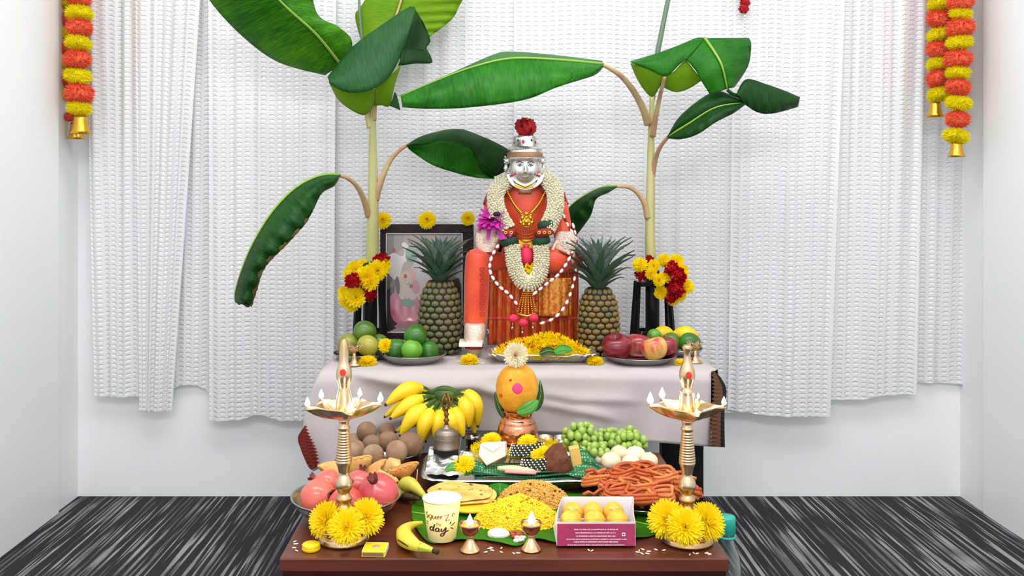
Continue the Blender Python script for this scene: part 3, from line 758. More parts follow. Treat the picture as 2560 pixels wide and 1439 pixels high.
mb = MB(); mb.tube(pcrv([(868, 690, 2.525), (895, 668, 2.525), (930, 655, 2.515), (958, 662, 2.525), (945, 690, 2.512), (905, 712, 2.50), (880, 745, 2.52)], 30), 0.003, 6); mb.build('garland_string', LEAFD, g)
g = thing('flower_garland', 'yellow and red flower garland tied round the right plant stand', 'garland', P(1655, 695, 2.53), 'flower garlands on the plant stands')
for k, x, y, r, d in (('y', 1600, 661, 22, 2.50), ('y', 1634, 664, 18, 2.49), ('y', 1628, 684, 18, 2.47), ('y', 1648, 700, 19, 2.465), ('y', 1664, 692, 18, 2.48), ('y', 1660, 650, 20, 2.51), ('y', 1690, 655, 24, 2.51), ('y', 1705, 678, 22, 2.50), ('y', 1716, 715, 22, 2.48),
                      ('y', 1652, 732, 20, 2.48), ('y', 1682, 748, 18, 2.49), ('y', 1700, 738, 18, 2.49), ('r', 1676, 670, 17, 2.48), ('r', 1692, 690, 20, 2.47), ('r', 1690, 722, 20, 2.46), ('r', 1675, 742, 14, 2.475), ('r', 1622, 650, 11, 2.53), ('r', 1603, 687, 15, 2.51)):
    strung(g, k, x, y, r, d, (R.uniform(-.6, .6), -1, R.uniform(-.2, .7)))
mb = MB(); mb.tube(pcrv([(1598, 685, 2.525), (1605, 662, 2.525), (1640, 660, 2.51), (1680, 655, 2.53), (1712, 690, 2.52), (1705, 735, 2.505), (1670, 740, 2.505), (1640, 700, 2.50)], 30), 0.003, 6); mb.build('garland_string', LEAFD, g)

# ------------------------------------------------------------------ pom-pom garlands hanging at the sides
def pompom(seed, m, flat):
    rr = random.Random(seed); mb = MB()
    for i in range(1100):
        z = rr.uniform(-1, 1); a = rr.uniform(0, 6.283); q = math.sqrt(1 - z * z)
        dv = Vector((q * math.cos(a), q * math.sin(a), z)); L_ = rr.uniform(0.82, 1.08)
        side = dv.orthogonal().normalized(); side = Quaternion(dv, rr.uniform(0, 6)) @ side; s2 = dv.cross(side)
        b = dv * 0.60; t = dv * L_; w = 0.055
        pts = [b + side * w, b - side * w * 0.5 + s2 * w, b - side * w * 0.5 - s2 * w, t]; pts = [Vector((p.x, p.y, math.copysign(abs(p.z) ** .76, p.z))) for p in pts]
        mb.add([Vector((p.x, p.y, p.z * flat)) for p in pts], [(0, 1, 3), (1, 2, 3), (2, 0, 3)])
    mb.ball((0, 0, 0), (0.76, 0.76, 0.76 * flat), 16, 10, fn=lambda u: Vector((u.x, u.y, math.copysign(abs(u.z) ** .76, u.z))))
    return mb.mesh('pompom', m, smooth=False)
POM = {'o': [pompom(k, ORANGEP, 0.74) for k in (1, 2)], 'y': [pompom(k, YELLOWP, 0.62) for k in (3, 4)]}
def pom_garland(pxs, items, bell, d, label):
    """items: (colour, py); bell: (px, py_top, py_bottom, half width)"""
    t = thing('pompom_garland', label, 'garland', P(pxs(0), 0, d), 'pom-pom garlands hanging at the sides')
    for c, py, r in items:
        o = link('pompom', POM[c][R.randrange(2)], t); o.location = P(pxs(py), py, d) - Vector(t.location)
        s = S(r * 1.08, d); o.scale = (s, s, s); o.rotation_euler = (R.uniform(-.25, .25), R.uniform(-.25, .25), R.uniform(0, 6))
    top = P(pxs(-200), -330, d)
    mb = MB(); mb.tube([top, P(pxs(0), 0, d), P(bell[0], bell[1] + 6, d)], 0.0015, 6); mb.build('string', WICK, t)
    s = d / F; x, y0, y1, w = bell; hgt = (y1 - y0) * s
    prof = [(0.001, 0), (0.55 * w * s, -0.02 * hgt), (0.62 * w * s, -0.2 * hgt), (0.66 * w * s, -0.5 * hgt), (0.78 * w * s, -0.8 * hgt), (w * s, -hgt), (0.94 * w * s, -hgt), (0.6 * w * s, -0.6 * hgt), (0.01 * w * s, -0.2 * hgt)]
    mb = MB(); mb.lathe(prof, 24, c=P(x, y0, d)); mb.build('bell', GOLD, t)
    return t
its = [('y' if i % 2 else 'o', 32 - 37 + i * 39.5, 34) for i in range(-3, 8)]
pom_garland(lambda y: 196 + 3 * math.sin(y * 0.03), [(('o' if k % 2 == 0 else 'y'), y, r) for k, y, r in ((0, -170, 34), (1, -132, 34), (0, -92, 32), (1, -52, 34), (0, -6, 32), (1, 34, 34), (0, 70, 32), (1, 108, 33), (0, 148, 34), (1, 190, 34), (0, 234, 36), (1, 270, 31))], (202, 288, 334, 26), 2.585, 'orange and yellow pom-pom garland with a gold bell on the left wall, front strand')
pom_garland(lambda y: 178 + 2 * math.sin(y * 0.04), [(('o' if k % 2 == 0 else 'y'), y, r) for k, y, r in ((1, -140, 28), (0, -100, 28), (1, -58, 28), (0, -20, 28), (1, 10, 28), (0, 50, 28), (1, 84, 28), (0, 122, 28), (1, 160, 28), (0, 200, 28), (1, 238, 26), (0, 292, 16))], (190, 305, 347, 22), 2.665, 'second pom-pom garland half hidden behind the front strand on the left')
pom_garland(lambda y: 2349 + 2 * math.sin(y * 0.03), [(('o' if k % 2 == 0 else 'y'), y, r) for k, y, r in ((0, -100, 32), (1, -62, 30), (0, -24, 32), (1, 12, 31), (0, 48, 34), (1, 86, 32), (0, 124, 32), (1, 160, 30), (0, 196, 32), (1, 235, 32))], (2338, 255, 292, 21), 2.640, 'shorter pom-pom garland with a bell next to the curtain on the right')
pom_garland(lambda y: 2402 - 0.03 * y + 2 * math.sin(y * 0.03), [(('o' if k % 2 == 0 else 'y'), y, r) for k, y, r in ((1, -112, 32), (0, -74, 32), (1, -36, 32), (0, 4, 32), (1, 33, 28), (0, 70, 34), (1, 106, 32), (0, 148, 34), (1, 182, 30), (0, 218, 30), (1, 257, 32), (0, 298, 30), (1, 340, 32))], (2391, 354, 392, 22), 2.570, 'longer pom-pom garland with a bell on the far right')
# small red and white string hanging at the top
t = thing('hanging_bead_string', 'short string of red blossoms and white beads hanging at the top', 'garland', P(1861, 0, 2.66))
for k, y in enumerate((-50, -30, -8, 10, 25)):
    o = link('red_blossom', ROSE[k % 2], t); o.location = P(1861 + (k % 2) * 3 - 2, y, 2.66) - Vector(t.location); o.scale = (S(12, 2.66),) * 3
mb = MB()
for k in range(7): mb.ball(P(1862, 40 + k * 8.5, 2.66), S(3.6, 2.66), 8, 6)
mb.build('beads', WHITE, t, kind='stuff')
mb = MB(); mb.tube([P(1861, -330, 2.66), P(1862, 98, 2.66)], 0.0008, 5); mb.build('string', WICK, t)
# ------------------------------------------------------------------ the dressed statue
D0 = 2.45
def q(x, y, dd=0.0): return P(x, y, D0 + dd)
SU = D0 / F                                          # metres per pixel at the statue
SARI = mat('orange_red_silk', '#E2501F', 0.38, col2='#D23A1E', scale=18, sheen=0.3, bump=0.08, bscale=300)
SARID = mat('dark_red_silk', '#8E1618', 0.5, col2='#A81F1C', scale=20)
BROC = mat('gold_red_brocade', '#C0401E', 0.38, metal=0.1, col2='#CC7A34', scale=90, lo=0.40, hi=0.75, stretch=(1, 1, 0.5))
BROCG = mat('gold_brocade', '#D89A40', 0.35, metal=0.3, col2='#C4581E', scale=140, lo=0.4, hi=0.62)
PINKF = mat('pink_fabric', '#D8264E', 0.6)
BAND_G = mat('green_ribbon', '#0E3B24', 0.7, bump=0.6, bscale=500)
BAND_R = mat('red_ribbon', '#8E1420', 0.6, bump=0.4, bscale=500)
DARKL = mat('dark_engraving', '#4A4A50', 0.5, 0.6)
RUBY = mat('ruby_stone', '#C0102A', 0.2, coat=0.5)
FACEM = mat('polished_silver', '#E2E0DF', 0.3, 1.0)
st = thing('deity_statue', 'seated statue with silver face and hands dressed in an orange red silk sari', 'statue', q(1315, 872, 0))

# torso
mb = MB()
prof = [(48, 470), (62, 490), (66, 515), (60, 545), (52, 575), (50, 600), (58, 625), (66, 650)]
rows = []
for i, (w, y) in enumerate(crv(prof, 24)):
    dp = 26 + 8 * math.sin(PI * i / 23)
    rows.append([q(1313, y) + Vector((w * SU * math.cos(a), dp * SU * math.sin(a) * 1.0, 0)) * (1 + 0.01 * math.sin(9 * a + i * 0.5)) for a in [2 * PI * k / 40 for k in range(40)]])
mb.grid(rows, cu=True); mb.poly([p for p in rows[0]][::-1]); mb.build('torso', SARI, st)
# shoulders under the garland
mb = MB(); mb.tube(pcrv([(1228, 520, D0 + .015), (1250, 485, D0 + .01), (1290, 470, D0 + .005), (1335, 470, D0 + .005), (1378, 485, D0 + .01), (1400, 520, D0 + .015)], 20), [S(x[1], D0) for x in crv([(0, 24), (1, 30), (2, 24), (3, 24), (4, 30), (5, 24)], 20)], 14)
mb.build('shoulder_drape', SARID, st)
# red shawl falling behind at the right and left
def shawl(A, B, k, nm='shawl', mt=SARID):
    a, b = crv(A, 24), crv(B, 24); rows = []
    for i in range(24):
        rows.append([q(a[i][0] + (b[i][0] - a[i][0]) * j / 8, a[i][1] + (b[i][1] - a[i][1]) * j / 8, 0.045 + 0.010 * math.sin(j * 1.6 + i * .1) + k * j / 8) for j in range(9)])
    m = MB(); m.grid(rows); return m.build(nm, mt, st, solid=0.002)
shawl([(1380, 490), (1385, 560), (1390, 640), (1385, 760), (1380, 855)], [(1412, 480), (1420, 560), (1440, 620), (1446, 740), (1438, 862)], 0.0)
shawl([(1225, 500), (1232, 560), (1235, 640)], [(1250, 480), (1262, 560), (1270, 640)], 0.0)
# arms under the sari
mb = MB(); mb.tube([q(1236, 505, .012), q(1226, 560, 0.0), q(1228, 615, -.03), q(1222, 632, -.05)], [.026, .024, .022, .016], 14); mb.build('arm', SARI, st)
mb = MB(); mb.tube([q(1395, 510, .012), q(1405, 560, 0.0), q(1404, 590, -.02), q(1408, 600, -.03)], [.026, .024, .021, .016], 14); mb.build('arm', SARI, st)
# folded leg and hanging leg
mb = MB(); mb.tube(pcrv([(1300, 660, D0 - .02), (1350, 652, D0 - .045), (1400, 650, D0 - .05), (1438, 655, D0 - .02)], 14), [S(x[1], D0) for x in crv([(0, 26), (1, 30), (2, 34), (3, 26)], 14)], 16); mb.build('folded_leg', SARI, st)
mb = MB(); mb.tube(pcrv([(1275, 665, D0 - .0), (1235, 652, D0 - .03), (1200, 645, D0 - .06)], 10), [S(22, D0), S(28, D0)], 14); mb.build('thigh', SARI, st)
c = crv([(0, 1196, 622, 8), (1, 1195, 630, 24), (2, 1194, 645, 30), (3, 1193, 680, 31.5), (4, 1191, 740, 31), (5, 1189, 790, 30), (6, 1187, 815, 29)], 24)
mb = MB(); mb.tube([q(x, y, -.075) for _, x, y, r in c], [S(r, D0 - .075) for *_, r in c], 24); leg = mb.build('hanging_leg', SARI, st, label='straight orange leg hanging down')
# embroidered motif strip down the leg
mb = MB()
for k in range(9):
    y = 672 + k * 14
    mb.tube(pcrv([(1200, y, D0 - .1085), (1207, y - 5, D0 - .107), (1211, y + 1, D0 - .106), (1204, y + 6, D0 - .108), (1200, y, D0 - .1085)], 10), 0.0009, 5)
mb.build('embroidery', SARID, leg)
# silver foot on its slab and cup
mb = MB()
c = crv([(0, 808, 22, 1187), (1, 812, 26, 1187), (2, 830, 27, 1187), (3, 848, 25, 1185), (4, 856, 26, 1184)], 14); rows = []
for _, y, w, x in c:
    rows.append([q(x, y, -.105) + Vector((w * SU * .955 * math.cos(a), (w * 1.0) * SU * math.sin(a) - 0.012 * (y - 806) / 50, 0)) for a in [2 * PI * k / 28 for k in range(28)]])
mb.grid(rows, cu=True); mb.poly(rows[0][::-1])
foot = mb.build('foot', SILVER_EMB, st, label='embossed silver foot')
for k in range(5):
    mb = MB(); mb.ball(q(1168 + k * 9, 853, -.131), (0.0045, .008, .0035), 10, 6); mb.build('toe', SILVER_EMB, foot)
mb = MB(); mb.tube([q(1216, 823, -.105), q(1221, 825, -.105), q(1222, 832, -.105), q(1216, 834, -.105)], 0.0012, 6); mb.build('anklet_ring', SILVER, foot)
mb = MB(); a = q(1147, 867, -.15); b = q(1206, 856, -.08); mb.box((a.x, a.y, a.z), (b.x, b.y, a.z + 0.0095)); mb.build('footrest_slab', mat('pale_marble', '#EDE6DC', 0.4), st, smooth=False, bevel=0.001)
cz = a.z - 0.0005; mb = MB(); h_ = cz - (Z_UP + .0006)
mb.lathe([(0.001, 0), (0.011, 0), (0.013, .001), (0.017, h_ * .35), (0.021, h_ * .72), (0.022, h_ * .9)], 24, c=(q(1185, 868, -.115).x, D0 - .115, Z_UP + .0006)); mb.build('footrest_cup', mat('tan_clay', '#A8937A', 0.6), st)
mb = MB(); mb.lathe([(0.0, h_ * .74), (0.0228, h_ * .74), (0.0235, h_ * .85), (0.0232, h_), (0.0, h_)], 24, c=(q(1185, 868, -.115).x, D0 - .115, Z_UP + .0006)); mb.build('footrest_rim', SARID, st)

# pleated skirt
def skirt(x0, x1, y0, y1, d_, amp, npl, mt, nm, lab=None, spread=0.0, nc=120):
    rows = []
    for j in range(16):
        v = j / 15; row = []
        for i in range(nc + 1):
            u = i / nc
            x = x0 + (x1 - x0) * u + (u - .5) * spread * v
            ph = u * npl * 2 * PI
            s_ = math.sin(ph) + 0.3 * math.sin(2 * ph + 1)
            row.append(q(x, y0 + (y1 - y0) * v, d_ - 0.025 * math.sin(PI * u) - amp * s_ * (0.55 + .45 * v)))
        rows.append(row)
    m = MB(); m.grid(rows); return m.build(nm, mt, st, solid=0.001, label=lab)
sk = skirt(1222, 1440, 672, 862, -.03, .0085, 10, BROC, 'skirt', 'pleated red and gold skirt', 6)
for y in (792, 700):
    rows = []
    for dy in (0, 7):
        row = []
        for i in range(121):
            u = i / 120; ph = u * 10 * 2 * PI; s_ = math.sin(ph) + .3 * math.sin(2 * ph + 1)
            v = (y + dy - 672) / 190
            row.append(q(1222 + 218 * u + (u - .5) * 6 * v, y + dy, -.0315 - .025 * math.sin(PI * u) - .0085 * s_ * (.55 + .45 * v)))
        rows.append(row)
    m = MB(); m.grid(rows); m.build('skirt_band', BROCG if y == 700 else SARI, sk, solid=0.0008)
pn = skirt(1338, 1428, 694, 790, -.06, .0022, 5, BROCG, 'brocade_panel', 'gold brocade panel', 0, 60)
for k in range(6):
    x = 1346 + k * 15
    mb = MB(); mb.tube([q(x, 696, -.068 - .008 * math.sin(k)), q(x, 788, -.068)], 0.0011, 5); mb.build('panel_seam', SARID, pn)
for y in (712, 752):
    mb = MB(); mb.tube([q(1338, y, -.066), q(1383, y, -.074), q(1428, y, -.066)], 0.0011, 5); mb.build('panel_seam', SARID, pn)

# silver hands
def hand(cx, cy, up, lab, par, dd):
    """palm with four fingers and a thumb; up=True points them upwards"""
    sg = -1 if up else 1; K = 1.22
    mb = MB(); rows = []
    for t, w in crv([(-26 * K, 13 * K), (-18 * K, 20 * K), (0, 23 * K), (12 * K, 21 * K), (20 * K, 19 * K)], 10):
        rows.append([q(cx, cy + sg * t, dd) + Vector((w * SU * math.cos(a), 7 * SU * math.sin(a), 0)) for a in [2 * PI * k / 20 for k in range(20)]])
    mb.grid(rows, cu=True, flip=up); mb.poly(rows[0]); mb.poly(rows[-1][::-1])
    h = mb.build('hand', SILVER_EMB, par, label=lab)
    for k, (x, ln) in enumerate(((-15 * K, 24 * K), (-5 * K, 31 * K), (5 * K, 29 * K), (15 * K, 21 * K))):
        mb = MB(); mb.tube(pcrv([(cx + x, cy + sg * 16 * K, D0 + dd), (cx + x * 1.05, cy + sg * (18 * K + ln * .5), D0 + dd - .008), (cx + x * 1.08, cy + sg * (18 * K + ln), D0 + dd - .004)], 8), [K * r_ for r_ in (.0056, .0056, .0055, .0053, .005, .0047, .0042, .0025)], 10); mb.build('finger', SILVER_EMB, h)
    tx = 1 if up else -1
    mb = MB(); mb.tube(pcrv([(cx + tx * 17 * K, cy - sg * 6 * K, D0 + dd), (cx + tx * 25 * K, cy + sg * 8 * K, D0 + dd - .006), (cx + tx * 28 * K, cy + sg * 24 * K, D0 + dd - .006)], 8), [.0065, .0062, .006, .0058, .0055, .005, .0045, .0028], 10); mb.build('thumb', SILVER_EMB, h)
    mb = MB()
    for r in (9, 5): mb.tube([q(cx + r * math.cos(a), cy + r * math.sin(a), dd - .0078) for a in [2 * PI * k / 16 for k in range(17)]], 0.0008, 5)
    mb.ball(q(cx, cy, dd - .0075), 0.0022, 8, 5); mb.build('palm_engraving', SILVER, h)
    return h
hand(1217, 598, True, 'silver hand raised and holding the magenta flower', st, -.075)
hand(1413, 610, False, 'silver hand pointing down', st, -.06)

# head: silver mask with modelled features
fc = q(1312, 420, -.02)
def facefn(u):
    x, y, z = u.x, u.y, u.z
    d = 0.0
    if y < 0.2:
        def g(cx, cz, sx, sz): return math.exp(-((x - cx) / sx) ** 2 - ((z - cz) / sz) ** 2)
        d += 0.30 * g(0, -0.20, 0.12, 0.14) + 0.17 * g(0, 0.05, 0.09, 0.22) + 0.07 * (g(-.12, -.25, .07, .06) + g(.12, -.25, .07, .06))
        d += 0.08 * (g(-.36, .30, .26, .07) + g(.36, .30, .26, .07))
        d -= 0.13 * (g(-.34, .12, .22, .12) + g(.34, .12, .22, .12))
        d += 0.10 * (g(-.34, .12, .15, .07) + g(.34, .12, .15, .07))
        d += 0.10 * (g(0, -.49, .22, .05) + g(0, -.60, .17, .06)) - 0.05 * g(0, -.545, .24, .025)
        d += 0.09 * g(0, -.80, .18, .12) + 0.06 * (g(-.5, -.25, .2, .22) + g(.5, -.25, .2, .22))
    k = 1 + d
    taper = 1 - 0.16 * max(0, -z) ** 2
    return Vector((x * taper * (1 + d * .25), y * k, z))
mb = MB(); mb.ball(fc, (.0400, .036, .0480), 72, 48, fn=facefn)
fm = mb.build('face_mask', FACEM, st, label='silver face with engraved features')
def fp(x, z, out=0.0):
    y = -math.sqrt(max(0.02, 1 - x * x - z * z)); u = facefn(Vector((x, y, z)))
    return fc + Vector((u.x * .0400, u.y * .036 - out, u.z * .0480))
for sx in (-1, 1):
    mb = MB(); mb.tube([fp(sx * t, .26 + .07 * math.sin(PI * (t - .1) / .5), .0004) for t in (.12, .2, .3, .4, .5, .6)], [.0008, .0014, .0017, .0016, .0012, .0006], 6); mb.build('eyebrow', DARKL, fm)
    mb = MB(); mb.tube([fp(sx * (.18 + .32 * k / 8), .12 + .055 * math.sin(PI * k / 8), .0002) for k in range(9)], .0010, 5)
    mb.tube([fp(sx * (.18 + .32 * k / 8), .12 - .04 * math.sin(PI * k / 8), .0002) for k in range(9)], .0004, 5); mb.build('eyelid_line', DARKL, fm)
    mb = MB(); mb.ball(fp(sx * .34, .13, -.0006), (.0024, .0016, .0022), 10, 6); mb.build('pupil', DARKL, fm)
    mb = MB(); mb.ball(fp(sx * .085, -.285, -.0002), (.0011, .001, .0008), 8, 5); mb.build('nostril', DARKL, fm)
mb = MB(); mb.tube([fp(-.22 + .44 * k / 10, -.545 + .03 * abs(k - 5) / 5, .0001) for k in range(11)], .0010, 5); mb.build('lip_line', DARKL, fm)
mb = MB(); mb.ball(fp(0, .46, 0), .0019, 10, 6); mb.build('forehead_mark', DARKL, fm)
mb = MB(); mb.tube([fp(math.cos(a) * .86, .28 + math.sin(a) * .42, .0005) for a in [PI * k / 20 for k in range(1, 20)]], .0008, 6); mb.build('hairline', DARKL, fm)
# neck
mb = MB(); mb.tube([q(1312, 452, .0), q(1312, 485, .0)], [.026, .034], 20); mb.build('neck', SILVER, st)
# crown
mb = MB(); s = SU * .99
cr = [(0, 402), (42, 402), (44, 396), (44, 384), (42, 380), (43, 376), (40, 372), (35, 370), (33, 366), (31, 352), (29, 345), (30, 341), (26, 339), (16, 337), (10, 333), (8, 330), (0, 328)]
mb.lathe([(r * s, (402 - y) * s) for r, y in cr], 40, c=q(1312, 402, -.015)); cw = mb.build('crown', SILVER, st, label='silver crown with stones')
mb = MB(); mb.lathe([(44.4 * s, (402 - 394) * s), (45.2 * s, (402 - 391) * s), (45.2 * s, (402 - 384) * s), (43 * s, (402 - 381) * s)], 40, c=q(1312, 402, -.015)); mb.build('crown_band', mat('copper_band', '#B98A66', 0.4, 0.8, bump=0.8, bscale=500), cw)
for k in range(22):
    a = PI + PI * (k + .5) / 22
    mb = MB(); mb.ball(q(1312, 373, -.015) + Vector((42 * s * math.cos(a), 42 * s * math.sin(a), 0)), .0016, 8, 5); mb.build('crown_bead', SILVER, cw)
for dx, y, r, m_ in ((-5, 356, 4.2, RUBY), (-18, 352, 2.4, DARKL), (16, 352, 2.6, DARKL), (-27, 358, 2.2, DARKL), (26, 357, 2.2, DARKL)):
    x = dx / 32.0
    mb = MB(); mb.ball(q(1312, y, -.015) + Vector((dx * s, -math.sqrt(1 - x * x) * 32 * s, 0)), (r * s * .8, .0012, r * s * 1.3), 10, 6); mb.build('crown_stone', m_, cw)
# ear ornaments
for sx in (-1, 1):
    x = 1312 + sx * 44
    mb = MB(); mb.ball(q(x, 402, -.012), (.008, .007, .009), 14, 8); mb.ball(q(x + sx * 3, 420, -.012), (.0055, .006, .012), 12, 8)
    for k in range(5): mb.ball(q(x + sx * (5 + 2 * k % 3), 392 + k * 7, -.014), .0028, 8, 5)
    eo = mb.build('ear_ornament', SILVER, st)
    mb = MB(); mb.lathe([(0, .007), (.0012, .004), (.0032, -.001), (.0028, -.004), (0, -.006)], 14, c=q(1312 + sx * 31, 436, -.046)); mb.build('ruby_drop', RUBY, eo)
    mb = MB(); mb.ball(q(1312 + sx * 45, 447, .0), (.007, .009, .014), 12, 8); mb.build('gold_side_cloth', mat('gold_thread_cloth', '#D9A95A', 0.6, bump=0.5, bscale=400), st)
# collar below the chin
mb = MB(); rows = []
for k in range(25):
    a = PI + PI * k / 24
    c_ = q(1313, 434, -.032); rows.append([c_ + Vector((math.cos(a) * r * SU, -.016 * (r - 20) / 27, math.sin(a) * r * SU * .86)) for r in (20, 27, 34, 41, 47)])
mb.grid(rows, flip=True); cl = mb.build('collar', SILVER, st, solid=.003, label='crescent collar of silver and gold')
mb = MB()
for k in range(9):
    a = PI + PI * (k + 7.5) / 24; mb.ball(q(1313, 434, -.046) + Vector((math.cos(a) * 40 * SU, 0, math.sin(a) * 40 * SU * .86)), (.0056, .0022, .0056), 10, 6)
mb.build('gold_plate', GOLD, cl)
mb = MB(); mb.tube([q(1278, 447, -.040), q(1290, 457, -.046), q(1303, 464, -.051), q(1313, 468, -.053), q(1323, 464, -.051), q(1336, 456, -.046), q(1348, 446, -.040)], .0009, 6); mb.build('black_cord', BLACK, cl)

# crown flower, jewellery, garlands: things resting on the statue
t = thing('red_rose', 'crumpled red rose on top of the silver crown', 'flower', q(1314, 318, -.015))
mb = MB(); rr = random.Random(4)
for k in range(16):
    a = k * 2.4; el = 1.2 - k * .12
    dv = Vector((math.cos(el) * math.cos(a), math.cos(el) * math.sin(a), math.sin(el))); side = dv.cross(Vector((0, 0, 1))).normalized(); up = side.cross(dv)
    cc = dv * (15 * SU) * (1.25 if abs(dv.x) > .5 else .95)
    mb.grid([[cc + side * (x * .014) + up * (y * .013) + dv * (.008 - .008 * (x * x + y * y) + .006 * math.sin(4 * x + k) * y + .003 * math.sin(7 * y + k * 2) + rr.uniform(0, .0015)) for x in (-1, -.6, -.2, .2, .6, 1)] for y in (-1, -.5, 0, .5, 1)])
mb.build('petals', REDP, t, world=False)
mb = MB(); mb.tube([(.001, -.024, .021), (.004, -.028, .019), (.008, -.026, .021)], .0012, 5); mb.build('stamen', YEL, t, world=False)

t = thing('gold_necklace', 'two row gold bead necklace with a large figured pendant on the statue', 'necklace', q(1315, 550, -.07))
for off in (0, 7):
    mb = MB()
    for sx in (-1, 1):
        for k in range(19):
            u = k / 18; x = 1316 + sx * (10 + off * .4 + 42 * u); y = 538 - off - 68 * u + 8 * math.sin(PI * u); dd = -.060 + .030 * u
            mb.ball(q(x, y, dd - .006), .0033, 8, 6)
    mb.build('bead_row', GOLD, t, kind='stuff')
mb = MB(); rr = random.Random(9)
mb.ball(q(1316, 552, -.062), (.014, .004, .013), 16, 8)
for k in range(30):
    a = 2 * PI * k / 30; mb.ball(q(1316, 553, -.064) + Vector((math.cos(a) * .0165, -.001, math.sin(a) * .0145)), .0022, 8, 5)
for x, y, r in ((0, -18, .0055), (-10, -8, .005), (10, -8, .005), (-14, 4, .005), (14, 4, .005), (-7, 9, .0045), (7, 9, .0045), (0, 2, .006), (0, -9, .0045)):
    mb.ball(q(1316 + x, 552 + y, -.067), (r, r * .6, r), 10, 6)
mb.build('pendant', GOLD, t)
mb = MB()
for r_ in range(4):
    for k in range(15):
        u = (k - 7) / 7; mb.ball(q(1316 + u * (36 - r_ * 4), 578 + r_ * 9 - 16 * u * u, -.060 + .012 * u * u), .0021, 7, 5)
mb.build('bead_fringe', mat('dull_gold', '#C08A34', 0.35, 1.0), t, kind='stuff')
mb = MB(); mb.box(tuple(q(1296, 622, -.052)), tuple(q(1338, 598, -.046))); mb.build('waist_plate', GOLD, t, smooth=False, bevel=.001)

def budrope(mb, pts, rpx, seed, n_per=16, step=5.0):
    """a thick rope of small jasmine buds round a line of (px, py, depth)"""
    rr = random.Random(seed); ln = sum(math.dist(a[:2], b[:2]) for a, b in zip(pts, pts[1:])); n = max(4, int(ln / step))
    c = pcrv(pts, n); core = MB(); r0 = S(rpx, pts[0][2])
    mb.tube(c, r0 * .8, 10)
    for i, p in enumerate(c):
        tg = (c[min(i + 1, n - 1)] - c[max(i - 1, 0)]).normalized(); u = tg.orthogonal().normalized(); w = tg.cross(u)
        for k in range(n_per):
            a = 2 * PI * (k + rr.random() * .6 + (i % 2) * .5) / n_per
            dv = (u * math.cos(a) + w * math.sin(a)); b = p + dv * r0 * .84
            br = r0 * rr.uniform(.14, .19); dr = (dv + tg * rr.uniform(-.5, .5)).normalized()
            mt = dr.to_track_quat('Z', 'Y').to_matrix().to_4x4()
            mb.ball(b, (br, br, br * 1.7), 5, 4, mtx=mt)
g = thing('jasmine_garland', 'thick white jasmine garland with red and green bands round the statue shoulders', 'garland', q(1315, 600, -.09))
mb = MB(); budrope(mb, [(1276, 452, D0 - .01), (1256, 458, D0 - .035), (1240, 482, D0 - .055), (1240, 515, D0 - .07), (1252, 545, D0 - .08), (1268, 572, D0 - .085)], 20, 1); mb.build('jasmine_rope', JASM, g, kind='stuff')
mb = MB(); budrope(mb, [(1352, 440, D0 - .01), (1372, 452, D0 - .035), (1387, 480, D0 - .055), (1389, 515, D0 - .07), (1380, 545, D0 - .08), (1368, 570, D0 - .085)], 20, 2); mb.build('jasmine_rope', JASM, g, kind='stuff')
mb = MB(); budrope(mb, [(1281, 614, D0 - .085), (1283, 645, D0 - .09), (1292, 680, D0 - .095), (1306, 702, D0 - .098), (1320, 710, D0 - .1), (1336, 702, D0 - .098), (1350, 680, D0 - .095), (1354, 645, D0 - .09), (1352, 614, D0 - .085)], 19, 3); mb.build('jasmine_rope', JASM, g, kind='stuff', label='lower loop of the white jasmine rope')
for x, y, m_, rr_ in ((1271, 582, BAND_R, 21), (1272, 602, BAND_G, 22), (1365, 561, BAND_G, 21), (1360, 580, BAND_R, 25), (1353, 602, BAND_G, 22)):
    mb = MB(); mb.tube([q(x - 2, y - 11, -.085), q(x - 1, y - 7, -.085), q(x, y, -.085), q(x + 1, y + 7, -.085), q(x + 2, y + 11, -.085)], [S(rr_ * k, D0) for k in (.7, .95, 1.02, .95, .7)], 16); mb.build('garland_band', m_, g)
for x in (1264, 1278, 1348, 1361, 1374):
    mb = MB(); c_ = q(x, 581, -.116)
    mb.tube([c_ + Vector((.0035 * math.cos(a), 0, .003 * math.sin(a))) for a in [2 * PI * k / 10 for k in range(11)]], .0017, 6); mb.build('gold_rosette', GOLD, g)
# petals tucked in the loop
mb = MB(); rr = random.Random(3)
for k in range(70):
    x, y = rr.uniform(1303, 1336), rr.uniform(662, 698)
    dv = Vector((rr.uniform(-1, 1), -.35, rr.uniform(-1, 1))).normalized(); petal(mb, q(x, y, -.088), dv, Vector((0, -1, 0)), .011, .004, .002)
o = mb.build('yellow_petals', YEL, None, smooth=False); tag(o, 'loose yellow petals tucked inside the lower jasmine loop', 'petals'); o['kind'] = 'stuff'
t = thing('pink_pouch', 'small crimson cloth pouch between the strands of the jasmine loop', 'pouch', q(1316, 640, -.075))
mb = MB(); mb.ball((0, 0, 0), (.018, .013, .024), 20, 12, fn=lambda u: u * (1 + .06 * math.sin(6 * math.atan2(u.y, u.x)) * (1 - abs(u.z)))); mb.build('bag', PINKF, t, world=False)
mb = MB(); mb.lathe([(.006, .020), (.005, .023), (.009, .029), (.008, .029), (.004, .024)], 16); mb.build('gathered_neck', PINKF, t, world=False)
